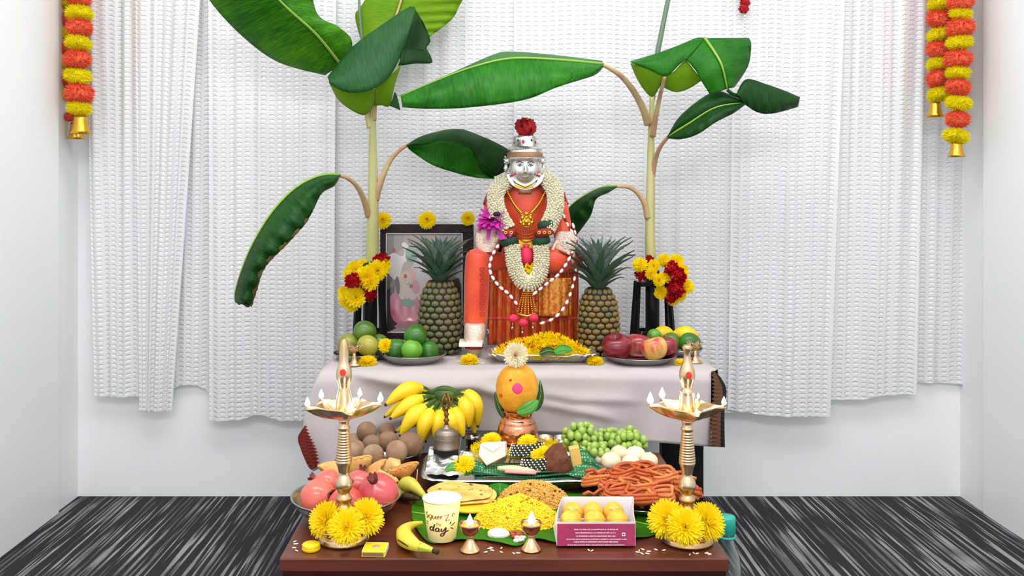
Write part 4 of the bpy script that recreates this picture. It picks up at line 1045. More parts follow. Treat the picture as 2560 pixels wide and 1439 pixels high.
# tassel of bead strings with pompoms
t = thing('bead_tassel', 'gold bead tassel with pink pompoms hanging from the jasmine loop', 'tassel', q(1318, 725, -.1))
for k in range(6):
    mb = MB(); x0, x1 = 1308 + k * 4.0, 1293 + k * 9.5
    for j in range(11): mb.ball(q(x0 + (x1 - x0) * j / 10, 728 + j * 5.4, -.1 - .003 * math.sin(PI * k / 5)), .0024, 7, 5)
    mb.build('bead_string', GOLD, t, kind='stuff')
mb = MB(); mb.tube([q(1288, 782, -.1), q(1318, 790, -.108), q(1346, 780, -.1)], .003, 8); mb.build('gold_bar', GOLD, t)
for x, y in ((1283, 795), (1308, 806), (1334, 794)):
    mb = MB(); rr = random.Random(x); mb.ball(q(x, y, -.106), (.0125, .011, .0105), 14, 9, fn=lambda u: u * (1 + rr.uniform(-.05, .05))); pm = mb.build('pompom', PINKF, t)
    mb = MB(); mb.tube([q(x - 2, y + 9, -.104), q(x - 2, y + 20, -.104)], .0012, 5); mb.ball(q(x - 2, y + 24, -.104), .0035, 10, 6); mb.build('bell', SILVER, pm)
# red and white twisted strings
def beadstring(pts, label, n=90):
    c = pcrv(pts, n); t = thing('beaded_string', label, 'string', c[0], 'red and white beaded strings on the statue')
    mb = MB(); mb.tube(c, .0034, 6, star=.2); mb.build('red_cord', BAND_R, t)
    mb = MB()
    for i in range(3, n - 2, 7):
        tg = (c[i + 1] - c[i - 1]).normalized(); mb.ball(c[i], (0.0042, .0042, .0088), 8, 6, mtx=tg.to_track_quat('Z', 'Y').to_matrix().to_4x4())
    mb.build('white_beads', WHITE, t, kind='stuff')
beadstring([(1246, 612, D0 - .09), (1228, 645, D0 - .11), (1226, 680, D0 - .115), (1245, 712, D0 - .115), (1272, 735, D0 - .112), (1296, 765, D0 - .105)], 'red and white string curving over the left knee to the tassel', 80)
beadstring([(1432, 560, D0 + .0), (1440, 605, D0 - .02), (1424, 645, D0 - .10), (1398, 684, D0 - .105), (1366, 710, D0 - .105), (1336, 733, D0 - .105)], 'red and white string from behind the right hand down to the tassel', 90)
beadstring([(1400, 515, D0 - .02), (1418, 560, D0 - .02), (1440, 600, D0 - .03), (1441, 660, D0 - .05), (1432, 715, D0 - .075), (1412, 765, D0 - .10), (1385, 795, D0 - .11), (1348, 810, D0 - .11)], 'longest red and white string hanging along the right side of the skirt', 120)
# magenta flower in the raised hand
t = thing('magenta_flower', 'drooping magenta flower held in the raised silver hand of the statue', 'flower', q(1230, 550, -.085))
mb = MB(); rr = random.Random(2)
for k in range(64):
    a = k * 2.4; el = 1.1 - 1.6 * (k / 64); dv = Vector((math.cos(el) * math.cos(a), math.cos(el) * math.sin(a) * .8 - .25, math.sin(el) * .6)).normalized()
    petal(mb, Vector((0, 0, 0)), dv, Vector((0, -.4, 1)), rr.uniform(.026, .040), .0135, -.010 - .012 * (k / 64), .6)
for x, z in ((.034, -.04), (.042, -.05), (.028, -.052), (-.012, -.044), (.05, -.03)):
    petal(mb, Vector((x * .4, -.01, -.006)), Vector((x * .5, -.01, z)).normalized(), Vector((0, -1, 0)), .045, .011, .002, .7)
mb.build('petals', MAGENTA, t, world=False, smooth=False)
mb = MB(); mb.ball((0.012, -.012, .016), (.010, .009, .006), 12, 7); mb.build('flower_center', mat('dark_purple_heart', '#2A0A24', 0.8), t, world=False)
# ------------------------------------------------------------------ things on the back table
ZU = Z_UP + 0.0006
PINE_EYE = mat('pineapple_rind', '#4E4C2A', 0.45, col2='#77744A', scale=70, bump=.4, bscale=260)
PINE_EYE2 = mat('ripe_pineapple_rind', '#6E5A2A', 0.45, col2='#94793E', scale=70, bump=.4, bscale=260)
PINE_CORE = mat('pineapple_core', '#1A150A', 0.8)
PINE_LEAF = mat('pineapple_leaf', '#4C6454', 0.5, col2='#8CA094', scale=26, stretch=(1, 1, .4))
PINE_LEAF2 = mat('dark_pineapple_leaf', '#2E4A36', 0.5, col2='#4E6E56', scale=26)

def eye_mesh(m):
    """one bulging hexagonal scale of the rind, facing +X, with its bract tip"""
    mb = MB(); rows = []
    for r, h in ((1.0, 0.0), (.92, .22), (.62, .42), (.25, .50)):
        rows.append([(h, r * math.cos(2 * PI * k / 6 + PI / 6), r * math.sin(2 * PI * k / 6 + PI / 6) * .95) for k in range(6)])
    mb.grid(rows, cu=True); mb.add([(.72, 0, .12)] + rows[-1], [(0, k + 1, (k + 1) % 6 + 1) for k in range(6)])
    return mb.mesh('rind_scale', m)
def leaf_mesh(seed, m):
    rr = random.Random(seed); mb = MB(); rows = []
    for i in range(8):
        t = i / 7; w = 1.0 * (1 - t ** 1.5) * (.75 + .5 * t if t < .3 else 1); w = max(w, .015)
        x = .10 * t + .30 * t * t * (1 + .3 * rr.random()); z = t - .25 * t * t
        rows.append([(x - .05 * w, -w * .5, z), (x + .04 * w, 0, z - .02), (x - .05 * w, w * .5, z)])
    mb.grid(rows); return mb.mesh('crown_leaf', m)
EYES = [eye_mesh(PINE_EYE), eye_mesh(PINE_EYE2)]
PLEAF = [leaf_mesh(k, PINE_LEAF if k < 2 else PINE_LEAF2) for k in range(4)]
def pineapple(px, d, hgt, rad, crown_h, label, ripe, seed):
    rr = random.Random(seed); base = P(px, CY + (H - ZU) * F / d, d)
    t = thing('pineapple', label, 'pineapple', base, 'pineapples either side of the statue')
    def prof(v): return rad * (0.66 + 0.34 * math.sin(PI * min(1, .16 + v * .80)) ** .6) * (1 - .10 * v) * (1 - .22 * max(0, v - .82) / .18) * (.85 if v < .03 else 1)
    mb = MB(); mb.lathe([(0, 0.001)] + [(prof(v / 14) * .93, .002 + hgt * v / 14) for v in range(15)] + [(0, hgt * 1.01)], 24); mb.build('core', PINE_CORE, t, world=False)
    nr = 12; n = 0
    for j in range(nr):
        v = (j + .55) / nr; r = prof(v); cnt = 14; sz = 2 * PI * r / cnt
        for k in range(cnt):
            a = 2 * PI * (k + .5 * (j % 2)) / cnt + .02 * rr.uniform(-1, 1)
            o = link('rind_scale', EYES[1 if rr.random() < (.8 if ripe else .12) else 0], t)
            nz = -(prof(min(1, v + .03)) - prof(max(0, v - .03))) / (.06 * hgt)
            o.location = (math.cos(a) * r * .93, math.sin(a) * r * .93, hgt * v); o.rotation_euler = (0, -math.atan(nz) , a)
            s = sz * .455; o.scale = (s * 1.0, s, hgt / nr * .56)
    m_ = 58
    for i in range(m_):
        u = i / m_; a = i * 2.39996; el = 1 - u
        ln = crown_h * (0.42 + .62 * math.sin(PI * (.25 + .55 * el)) ** 2) * rr.uniform(.88, 1.08) * (1 if el > .3 else .62 + 1.2 * el)
        o = link('crown_leaf', PLEAF[(2 if el < .45 else 0) + i % 2], t)
        o.location = (math.cos(a) * .012 * u, math.sin(a) * .012 * u, hgt * .975 + crown_h * .34 * el)
        tilt = .03 + .66 * u ** 1.1
        o.rotation_euler = (Matrix.Rotation(a, 3, 'Z') @ Matrix.Rotation(tilt, 3, 'Y')).to_euler()
        o.scale = (ln * .75, .025 + .003 * u, ln * .98)
    return t
pineapple(1100, 2.40, .182, .0585, .142, 'green brown pineapple in front of the framed picture', False, 1)
pineapple(1496, 2.38, .166, .0560, .158, 'golden brown pineapple to the right of the statue', True, 2)

# framed picture leaning back
FRAMEM = mat('carved_black_frame', '#120909', 0.5, col2='#2A1310', scale=120, bump=.6, bscale=220, spec=.25)
def frame_pt(u, v, out=0.0):                        # u across, v up, out towards the viewer
    a, b, c_, e = P(952, 850, 2.630), P(1184, 850, 2.630), P(952, 560, 2.655), P(1184, 560, 2.655)
    p = a + (b - a) * u; p2 = c_ + (e - c_) * u
    return p + (p2 - p) * v + Vector((0, -out, 0))
pf = thing('framed_picture', 'black framed picture of pale figures on a pink lotus leaning at the back', 'picture', frame_pt(.5, 0))
FW, FH = .115, .075
def strip(u0, v0, u1, v1, z0, z1, m_, nm):
    mb = MB()
    vs = [frame_pt(u, v, z) for z in (z0, z1) for u, v in ((u0, v0), (u1, v0), (u1, v1), (u0, v1))]
    mb.add(vs, [(0, 1, 2, 3), (7, 6, 5, 4), (0, 4, 5, 1), (1, 5, 6, 2), (2, 6, 7, 3), (3, 7, 4, 0)])
    return mb.build(nm, m_, pf, smooth=False, bevel=.001)
strip(0, 0, 1, FH * .9, 0, .016, FRAMEM, 'frame_rail'); strip(0, 1 - FH, 1, 1, 0, .016, FRAMEM, 'frame_rail')
strip(0, FH * .9, FW * .5, 1 - FH, 0, .016, FRAMEM, 'frame_stile'); strip(1 - FW, FH * .9, 1, 1 - FH, 0, .016, FRAMEM, 'frame_stile')
for a in ((FW * .5, FH * .9, FW * .5 + .012, 1 - FH), (1 - FW - .012, FH * .9, 1 - FW, 1 - FH), (FW * .5, 1 - FH - .010, 1 - FW, 1 - FH), (FW * .5, FH * .9, 1 - FW, FH * .9 + .010)):
    strip(*a, .010, .0135, mat('silver_beading', '#D8D4D0', 0.3, 0.7), 'inner_beading')
strip(.02, .02, .98, .98, -.006, 0, FRAMEM, 'back_board')
# the print: soft background and flat painted shapes
def pc(h, r=.35): return mat('print_' + h.strip('#'), h, r, coat=.6)
PR = MB(); prm = []
def pcol(h):
    m_ = pc(h)
    if m_ not in prm: prm.append(m_)
    PR.cm = prm.index(m_)
lay = [0.0]
def PXY(x, y): return ((x - 952) / 232.0, (850 - y) / 290.0)
def shape(h, pts):
    pcol(h); lay[0] += 0.00012; pr = crv(list(pts) + [pts[0]], max(12, len(pts) * 4))[:-1]
    cxx = sum(p[0] for p in pr) / len(pr); cyy = sum(p[1] for p in pr) / len(pr)
    vs = [frame_pt(*PXY(cxx, cyy), .0035 + lay[0])] + [frame_pt(*PXY(*p), .0035 + lay[0]) for p in pr]
    PR.add(vs, [(0, i + 1, (i + 1) % len(pr) + 1) for i in range(len(pr))])
def blob(h, x, y, rx, ry, n=10): shape(h, [(x + rx * math.cos(2 * PI * k / n), y + ry * math.sin(2 * PI * k / n)) for k in range(n)])
pcol('#8E8888'); PR.add([frame_pt(u, v, .003) for u, v in ((.04, .06), (.90, .06), (.90, .94), (.04, .94))], [(0, 1, 2, 3)])
for x0, x1, y0, y1, h in ((965, 1010, 580, 720, '#7A7070'), (985, 1150, 578, 640, '#A89896'), (1010, 1100, 580, 625, '#BFA29E')):
    pcol(h); lay[0] += .0001; PR.add([frame_pt(*PXY(x, y), .0032 + lay[0]) for x, y in ((x0, y1), (x1, y1), (x1, y0), (x0, y0))], [(0, 1, 2, 3)])
blob('#C4B2B4', 1040, 660, 55, 50); blob('#D9CFD4', 1060, 700, 36, 60)
shape('#3A2428', [(962, 730), (990, 715), (1000, 780), (985, 845), (962, 845)])
shape('#2E1E22', [(1130, 700), (1150, 700), (1150, 845), (1122, 845), (1118, 780)])
# elephants with raised trunks
shape('#EDEBEE', [(968, 640), (985, 632), (1000, 640), (1012, 640), (1020, 650), (1008, 660), (1000, 690), (990, 700), (976, 690), (968, 668)])
shape('#F4F2F4', [(1006, 645), (1012, 625), (1004, 612), (1010, 605), (1020, 612), (1020, 630), (1014, 652), (1006, 656)])
shape('#EDEBEE', [(1078, 640), (1062, 636), (1050, 646), (1054, 668), (1066, 676), (1080, 668)])
blob('#7FA894', 1028, 640, 14, 16); blob('#9CBFA8', 1022, 630, 8, 12)
# robed figure above the lotus
shape('#E8B0A4', [(1020, 700), (1010, 684), (1020, 672), (1036, 676), (1040, 696)]); blob('#E6C8B4', 1014, 694, 15, 17)
shape('#E2D2C2', [(990, 700), (1004, 694), (1016, 712), (1040, 706), (1048, 735), (1036, 748), (1005, 752), (988, 735)])
shape('#D8949E', [(1030, 705), (1042, 700), (1050, 722), (1040, 735), (1030, 725)]); shape('#5A2A26', [(988, 700), (994, 690), (1000, 712), (998, 736), (990, 728)])
# lotus and leaves
shape('#E07A94', [(975, 742), (990, 728), (1000, 745), (1020, 750), (1045, 748), (1060, 760), (1056, 800), (1030, 812), (1000, 810), (980, 792)])
for k in range(8): shape('#EC9AAE' if k % 2 else '#D65E82', [(978 + k * 10, 765), (982 + k * 10, 740 + 3 * (k % 3)), (988 + k * 10, 762), (984 + k * 10, 792)])
shape('#6E9A84', [(1000, 752), (1018, 746), (1040, 756), (1030, 766), (1008, 764)]); shape('#C8889A', [(985, 815), (1010, 802), (1050, 806), (1060, 822), (1010, 826)])
shape('#B8A8AC', [(970, 830), (1000, 818), (1060, 826), (1070, 842), (970, 842)])
for x, y in ((985, 625), (1058, 623), (1058, 658), (1014, 690), (1028, 715)): blob('#A81E22', x, y, 4.2, 5)
PR.build('print', prm, pf, smooth=False)
def glass_mat():
    m_ = bpy.data.materials.new('picture_glass'); m_.use_nodes = True; nt = m_.node_tree; n = nt.nodes; L = nt.links
    g_ = n.new('ShaderNodeBsdfGlossy'); g_.inputs['Roughness'].default_value = .05
    tr = n.new('ShaderNodeBsdfTransparent'); fr = n.new('ShaderNodeFresnel'); fr.inputs['IOR'].default_value = 1.45
    mx = n.new('ShaderNodeMixShader'); L.new(fr.outputs[0], mx.inputs[0]); L.new(tr.outputs[0], mx.inputs[1]); L.new(g_.outputs[0], mx.inputs[2])
    L.new(mx.outputs[0], n['Material Output'].inputs['Surface']); return m_
GLASS = glass_mat()
mb = MB(); mb.poly([frame_pt(u, v, .0098) for u, v in ((.05, .06), (.89, .06), (.89, .935), (.05, .935))]); mb.build('glass_pane', GLASS, pf)
for x, y, r, lb in ((957, 551, 23, 'yellow chrysanthemum on the top left corner of the picture frame'), (1068, 550, 24, 'yellow chrysanthemum on the middle of the picture frame top'), (1170, 546, 19, 'yellow chrysanthemum on the frame top next to the magenta flower')):
    flower('yellow', P(x, y, 2.628), S(r, 2.628), (.05 * R.uniform(-1, 1), -1, .35), lb, 'yellow chrysanthemums on the picture frame', flat=.8)

# plates of fruit
def plate(px, pyr, d, rpx, label, name='steel_plate', z=ZU, h=.016, m_=STEEL, foot=.72, group='steel plates and bowls'):
    c_ = P(px, pyr, d); c_.z = z; r = S(rpx, d); t = thing(name, label, 'plate', c_, group)
    mb = MB(); mb.lathe([(0, .0008), (r * foot, .0008), (r * foot + .002, .0004), (r * .93, h * .72), (r * .985, h * .97), (r, h), (r * .997, h + .0012), (r * .97, h + .0004), (r * .92, h * .78), (r * foot, .0022), (0, .0022)], 56)
    mb.build('plate_body', m_, t, world=False); return t
def rim_d(pyr, z): return F * (H - z) / (pyr - CY)

MANGO = mat('green_mango_skin', '#355E10', 0.4, col2='#5E7E1E', scale=14, coat=.2, bump=.05, bscale=300)
MANGO2 = mat('yellowish_mango_skin', '#667A1C', 0.4, col2='#A09A38', scale=12, coat=.2)
LIMEM = mat('sweet_lime_skin', '#265E0E', 0.4, col2='#3C7C1A', scale=16, coat=.2, bump=.12, bscale=500)
LIMEM2 = mat('light_lime_skin', '#4A8A1A', 0.4, col2='#68A62C', scale=16, coat=.2, bump=.12, bscale=500)
LEMON = mat('lemon_skin', '#F2C90A', 0.4, col2='#E8B800', scale=20, bump=.12, bscale=500)
STALKM = mat('dry_fruit_stalk', '#5A4326', 0.7)
def apple_mat(name, a, b_, lo, hi):
    return mat(name, a, .28, col2=b_, scale=16, lo=lo, hi=hi, coat=.3, stretch=(1.6, 1.6, .5))
APP = [apple_mat('dark_red_apple_skin', '#6E0E20', '#96242E', .35, .75), apple_mat('streaked_apple_skin', '#962030', '#C8744A', .45, .68), apple_mat('blushed_apple_skin', '#E0B25A', '#C2303A', .45, .62)]
def fruit(name, cat, m_, px, py, rpx, d, label, group, sq=(1, 1, .94), kind='round', rot=(0, 0, 0)):
    c_ = P(px, py, d); r = S(rpx, d); t = thing(name, label, cat, c_, group, rot=rot); mb = MB()
    if kind == 'apple':
        mb.ball((0, 0, 0), (r, r, r * .93), 28, 20, fn=lambda u: Vector((u.x * (1 + .10 * max(0, u.z)) * (1 - .13 * max(0, -u.z)), u.y * (1 + .10 * max(0, u.z)) * (1 - .13 * max(0, -u.z)), u.z - .45 * math.exp(-((u.x ** 2 + u.y ** 2) / .10)) * (1 if u.z > 0 else -.6))))
        mb.build('skin', m_, t, world=False)
        s = MB(); s.tube([(0, 0, r * .45), (r * .03, 0, r * .75), (r * .12, 0, r * 1.08)], [.0012, .0016], 6); s.build('stalk', STALKM, t, world=False)
        return t
    def fn(u):
        k = 1.0
        if kind == 'lobed': k += .035 * math.sin(5 * math.atan2(u.y, u.x)) * max(0, 1 - u.z * u.z) - .12 * math.exp(-(u.x ** 2 + u.y ** 2) / .05) * (1 if u.z > 0 else 0)
        if kind == 'oval': return Vector((u.x * (1 + .12 * u.x), u.y * .9, u.z * (1 + .04 * u.x)))
        if kind == 'lemon': return Vector((u.x + .25 * u.x * abs(u.x) ** 7, u.y * .85, u.z * .85))
        return u * k
    mb.ball((0, 0, 0), (r * sq[0], r * sq[1], r * sq[2]), 26, 18, fn=fn); mb.build('skin', m_, t, world=False)
    s = MB()
    if kind in ('lobed', 'round'): s.ball((0, 0, r * sq[2] * .9), (r * .10, r * .10, r * .05), 8, 5)
    else: s.tube([(r * sq[0] * .95, 0, 0), (r * sq[0] * 1.12, 0, r * .05)], [.0016, .0022], 6)
    s.build('stalk_scar', STALKM, t, world=False)
    return t
plate(899, 880, 2.31, 66, 'steel plate of green mangoes at the left end of the cloth')
for m_, x, y, r, d, lb, k in ((MANGO2, 869, 861, 29, 2.31, 'yellowish green mango at the left of the left plate', 0.4), (MANGO2, 917, 863, 28, 2.275, 'yellowish green mango at the front of the left plate', -.3), (MANGO, 947, 860, 27, 2.345, 'green mango at the back right of the left plate', 1.2), (MANGO, 897, 857, 25, 2.365, 'green mango hidden at the back of the left plate', 2), (MANGO, 909, 828, 29, 2.318, 'dark green mango on top of the left plate pile', .2)):
    fruit('green_mango', 'mango', m_, x, y, r, d, lb, 'green mangoes on the left plate', kind='oval', rot=(0, .1, k))
plate(1034, 888, 2.285, 84, 'steel plate of sweet limes left of the flower tray', h=.020)
for m_, x, y, r, d, lb in ((LIMEM, 990, 872, 28, 2.285, 'green sweet lime at the left of its plate'), (LIMEM2, 1029, 874, 27, 2.248, 'light green sweet lime at the front centre of its plate'), (LIMEM, 1070, 874, 26, 2.29, 'green sweet lime at the right of its plate'), (LIMEM, 1036, 866, 24, 2.335, 'green sweet lime hidden at the back of its plate'), (LIMEM, 1039, 838, 29, 2.285, 'dark green sweet lime on top of the others')):
    fruit('sweet_lime', 'fruit', m_, x, y, r, d, lb, 'sweet limes on the steel plate', kind='lobed', rot=(R.uniform(-.4, .1), R.uniform(-.3, .3), R.uniform(0, 6)))
plate(1600, 892, 2.280, 92, 'wide steel plate of apples right of the flower tray', h=.017)
for i, x, y, r, d, lb, rot in ((0, 1541, 867, 37, 2.27, 'dark red apple at the left of the apple plate', (.1, -.3, 1)), (1, 1596, 866, 36, 2.335, 'red streaked apple with a stalk at the back of the apple plate', (-.3, .2, 0)), (2, 1636, 871, 34, 2.25, 'yellow and red apple at the front of the apple plate', (-.35, .0, 1)), (0, 1667, 867, 28, 2.31, 'small dark red apple at the right of the apple plate', (.0, .3, 2))):
    fruit('apple', 'apple', APP[i], x, y, r, d, lb, 'apples on the steel plate', kind='apple', rot=rot)
plate(1703, 880, 2.375, 54, 'small steel plate of lemons and mangoes at the right end of the cloth', h=.016)
for nm, ct, m_, x, y, r, d, lb, k, kind in (('lemon', 'lemon', LEMON, 1659, 834, 25, 2.42, 'yellow lemon behind the apples', .3, 'lemon'), ('lemon', 'lemon', LEMON, 1714, 836, 27, 2.405, 'yellow lemon at the back of the right plate', .0, 'lemon'),
                                            ('green_mango', 'mango', MANGO, 1677, 856, 27, 2.365, 'dark green mango between the apples and the right oil lamp', .5, 'oval'), ('green_mango', 'mango', LIMEM, 1722, 857, 28, 2.355, 'green mango on the right plate directly behind the lamp tip', -.3, 'oval')):
    fruit(nm, ct, m_, x, y, r, d, lb, 'fruit on the right end plate', kind=kind, rot=(0, .1, k))
fruit('green_guava', 'fruit', LIMEM2, 1634, 839, 18, 2.39, 'small light green guava on top of the apples', 'fruit on the right end plate', kind='oval', rot=(0, -.4, .2))

# tray of flower petals
def foil_tray(name, label, x0, x1, yf, yb, zb, zr, m_, flare, wav=.0):
    """rectangular tray: rim corners given by pixel positions on the plane z = zr"""
    df, db = rim_d(yf, zr), rim_d(yb, zr); xl, xr = P(x0, yf, df).x, P(x1, yf, df).x
    t = thing(name, label, 'tray', ((xl + xr) / 2, (df + db) / 2, zb)); cx_, cy_ = (xl + xr) / 2, (df + db) / 2; hx, hy = (xr - xl) / 2, (db - df) / 2
    def ring(sx, sy, z, n=96, rad=.3, w=0):
        out = []
        for k in range(n):
            a = 2 * PI * k / n; c_, s_ = math.cos(a), math.sin(a)
            e = .32
            px_ = math.copysign(abs(c_) ** e, c_); py_ = math.copysign(abs(s_) ** e, s_)
            out.append((cx_ + px_ * sx, cy_ + py_ * sy, z + w * math.sin(k * 1.1) + w * .6 * math.sin(k * 2.3)))
        return out
    fl = flare; rows = [ring(.001, .001, zb + .001), ring(hx - fl * 1.1, hy - fl * 1.1, zb + .001), ring(hx - fl, hy - fl, zb + .002), ring(hx - fl * .45, hy - fl * .45, zb + (zr - zb) * .6, w=wav), ring(hx - .004, hy - .004, zr - .001, w=wav), ring(hx, hy, zr, w=wav), ring(hx + .004, hy + .004, zr - .002, w=wav)]
    mb = MB(); mb.grid(rows, cu=True); mb.build('tray_body', m_, t, solid=.0008); return t, (cx_, cy_, hx, hy)
tr, (cx_, cy_, hx, hy) = foil_tray('flower_tray', 'silver foil tray heaped with yellow petals in front of the statue', 1222, 1492, 886, 868, ZU, Z_UP + .024, FOIL, .026, .0018)
mb = MB(); rr = random.Random(11)
def heap(x, y):
    u, v = (x - cx_) / (hx - .012), (y - cy_) / (hy - .008)
    r2 = u * u + v * v
    return Z_UP + .010 + .040 * max(0, 1 - r2) ** .7 + .012 * math.exp(-((u - .25) ** 2) / .12) * max(0, 1 - r2)
rows = []
for i in range(15):
    for j in range(1): pass
    rows.append([(cx_ + (hx - .014) * (i / 14) * math.cos(a), cy_ + (hy - .009) * (i / 14) * math.sin(a), heap(cx_ + (hx - .014) * (i / 14) * math.cos(a), cy_ + (hy - .009) * (i / 14) * math.sin(a))) for a in [2 * PI * k / 40 for k in range(40)]])
mb.grid(rows, cu=True)
for k in range(2600):
    a = rr.uniform(0, 2 * PI); r = math.sqrt(rr.random()); x = cx_ + (hx - .010) * r * math.cos(a); y = cy_ + (hy - .006) * r * math.sin(a)
    dv = Vector((rr.uniform(-1, 1), rr.uniform(-1, 1), rr.uniform(-.15, .55))).normalized()
    petal(mb, Vector((x, y, heap(x, y) + .001)), dv, Vector((rr.uniform(-.3, .3), 0, 1)), rr.uniform(.009, .016), rr.uniform(.003, .0045), .003)
o = mb.build('petal_heap', YEL, None, smooth=False); tag(o, 'heap of loose yellow petals in the silver tray', 'petals'); o['kind'] = 'stuff'
mb = MB()
for k in range(26):
    a = rr.uniform(0, 2 * PI); r = math.sqrt(rr.random()) * .95; x = cx_ + (hx - .012) * r * math.cos(a); y = cy_ + (hy - .010) * r * math.sin(a)
    for j in range(3):
        dv = Vector((rr.uniform(-1, 1), rr.uniform(-1, 1), rr.uniform(0, .6))).normalized()
        petal(mb, Vector((x, y, heap(x, y) + .004)), dv, Vector((0, 0, 1)), .010, .0055, .002, .7)
o = mb.build('red_petals', REDP, None, smooth=False); tag(o, 'red petals sprinkled over the yellow petal heap', 'petals'); o['kind'] = 'stuff'
def flat_leaf(name, label, cat, pts, d0, up, group, m_=LEAFG, n=14, parent=None):
    """broad leaf along a line of points: (tip ... base) with widths"""
    c_ = crv(pts, n); rows = []
    for i in range(n):
        v = i / (n - 1); w = math.sin(PI * min(1, .02 + v * .98)) ** .7 * pts[0][3]
        p = Vector(c_[i][:3]); tg = (Vector(c_[min(i + 1, n - 1)][:3]) - Vector(c_[max(i - 1, 0)][:3])).normalized(); sd = tg.cross(Vector(up)).normalized()
        rows.append([p + sd * w * x + Vector(up) * (.12 * w * (abs(x) - .5)) for x in (-1, -.5, 0, .5, 1)])
    mb = MB(); mb.grid(rows); o = mb.build(name, m_, parent, solid=.0006)
    if parent is None: tag(o, label, cat, group)
    rb = MB(); rb.tube([Vector(p[:3]) + Vector(up) * -.02 * pts[0][3] for p in c_], .0008, 5)
    r_ = rb.build('midrib', RIB, None); r_.parent = o
    return o
for (a, b, w), lb in ((((1348, 884), (1392, 879), .012), 'darker betel leaf on the front of the petal tray'), (((1382, 882), (1432, 874), .014), 'brighter betel leaf on the front of the petal tray')):
    p0 = P(*a, 2.232); p1 = P(*b, 2.236); md = (p0 + p1) / 2 + Vector((0, -.004, .006))
    flat_leaf('betel_leaf', lb, 'leaf', [(*p0, w), (*md, w), (*p1, w)], 0, (0, -.6, .8), 'betel leaves on the petal tray', LEAFD if a[0] < 1360 else LEAFG)

# loose yellow flower heads on the cloth
for x, y, r, lb in ((919, 900, 25, 'yellow flower head lying in front of the left mango plate'), (1173, 896, 25, 'yellow flower head in front of the silver foot'), (1487, 898, 22, 'yellow flower head between the petal tray and the apple plate'), (1699, 899, 15, 'small yellow flower head beside the right oil lamp')):
    c_ = PZ(x, y + 12, Z_UP); rr_ = S(r, c_.y)
    flower('plain', (c_.x, c_.y, Z_UP + rr_ * .30), rr_, (0, -.30, 1), lb, 'yellow flower heads on the cloth', flat=.95)
flower('plain', P(964, 863, 2.27), S(20, 2.27), (.1, -.8, .6), 'yellow flower head between the mangoes and the sweet limes', 'yellow flower heads on the cloth')

# small brass lamps at both ends of the cloth
def small_brass(px, d, label, hpx=50):
    b = P(px, CY + (H - ZU) * F / d, d); b.z = ZU; s = d / F; t = thing('brass_candlestick', label, 'candlestick', b, 'small brass candlesticks on the cloth')
    k = hpx / 50
    mb = MB(); mb.lathe([(r * s, z * s * k) for r, z in ((0, 0), (17, 0), (17, 3), (13, 6), (7, 12), (5, 18), (6, 22), (4, 26), (4, 32), (0, 33))], 28); mb.build('stem', BRASS, t, world=False)
    mb = MB()
    def fl(p, a):
        kk = 1 + .22 * math.cos(6 * a) * (p.z - 30 * s * k) / (18 * s * k); return Vector((p.x * kk, p.y * kk, p.z + .004 * math.cos(6 * a) * max(0, (p.z - 40 * s * k)) / (8 * s * k)))
    mb.lathe([(r * s, z * s * k) for r, z in ((3, 32), (8, 34), (13, 40), (19, 48), (18, 48.5), (11, 42), (3, 37), (0, 36.5))], 48, fn=fl); mb.build('petal_cup', BRASS, t, world=False)
    return t
small_brass(886, 2.226, 'small brass candlestick with a petal shaped cup behind the left oil lamp')
small_brass(1738, 2.26, 'small brass candlestick with a petal shaped cup behind the right oil lamp')
# scattered petals on the cloth
rr = random.Random(21)
mb = MB()
for k in range(40):
    x = rr.choice((rr.uniform(1125, 1215), rr.uniform(1120, 1230), rr.uniform(1470, 1510))); y = rr.uniform(893, 910); p = PZ(x, y, Z_UP + .0015)
    petal(mb, p, Vector((rr.uniform(-1, 1), rr.uniform(-1, 1), .1)).normalized(), Vector((0, 0, 1)), .008, .003, .0008)
o = mb.build('scattered_petals', mat('pale_petals', '#E9DDB0', .7), None, smooth=False); tag(o, 'pale petals scattered on the cloth by the flower tray', 'petals'); o['kind'] = 'stuff'
# ------------------------------------------------------------------ things on the low table
ZL = Z_LOW + 0.0006
FLAME_MESH = None
def flame_obj(parent, loc, s):
    """teardrop flame of height s"""
    global FLAME_MESH
    if FLAME_MESH is None:
        mb = MB(); mb.lathe([(0, 0), (.14, .04), (.24, .14), (.28, .27), (.25, .42), (.18, .60), (.08, .82), (0, 1)], 14); FLAME_MESH = mb.mesh('flame', FLAME)
    o = link('flame', FLAME_MESH, parent); o.location = loc; o.scale = (s, s, s); return o
def candle_light(loc, w):
    ld = bpy.data.lights.new('flame_light', 'POINT'); ld.energy = w; ld.color = (1.0, .72, .42); ld.shadow_soft_size = .01
    o = bpy.data.objects.new('flame_light', ld); COL.objects.link(o); o.location = loc

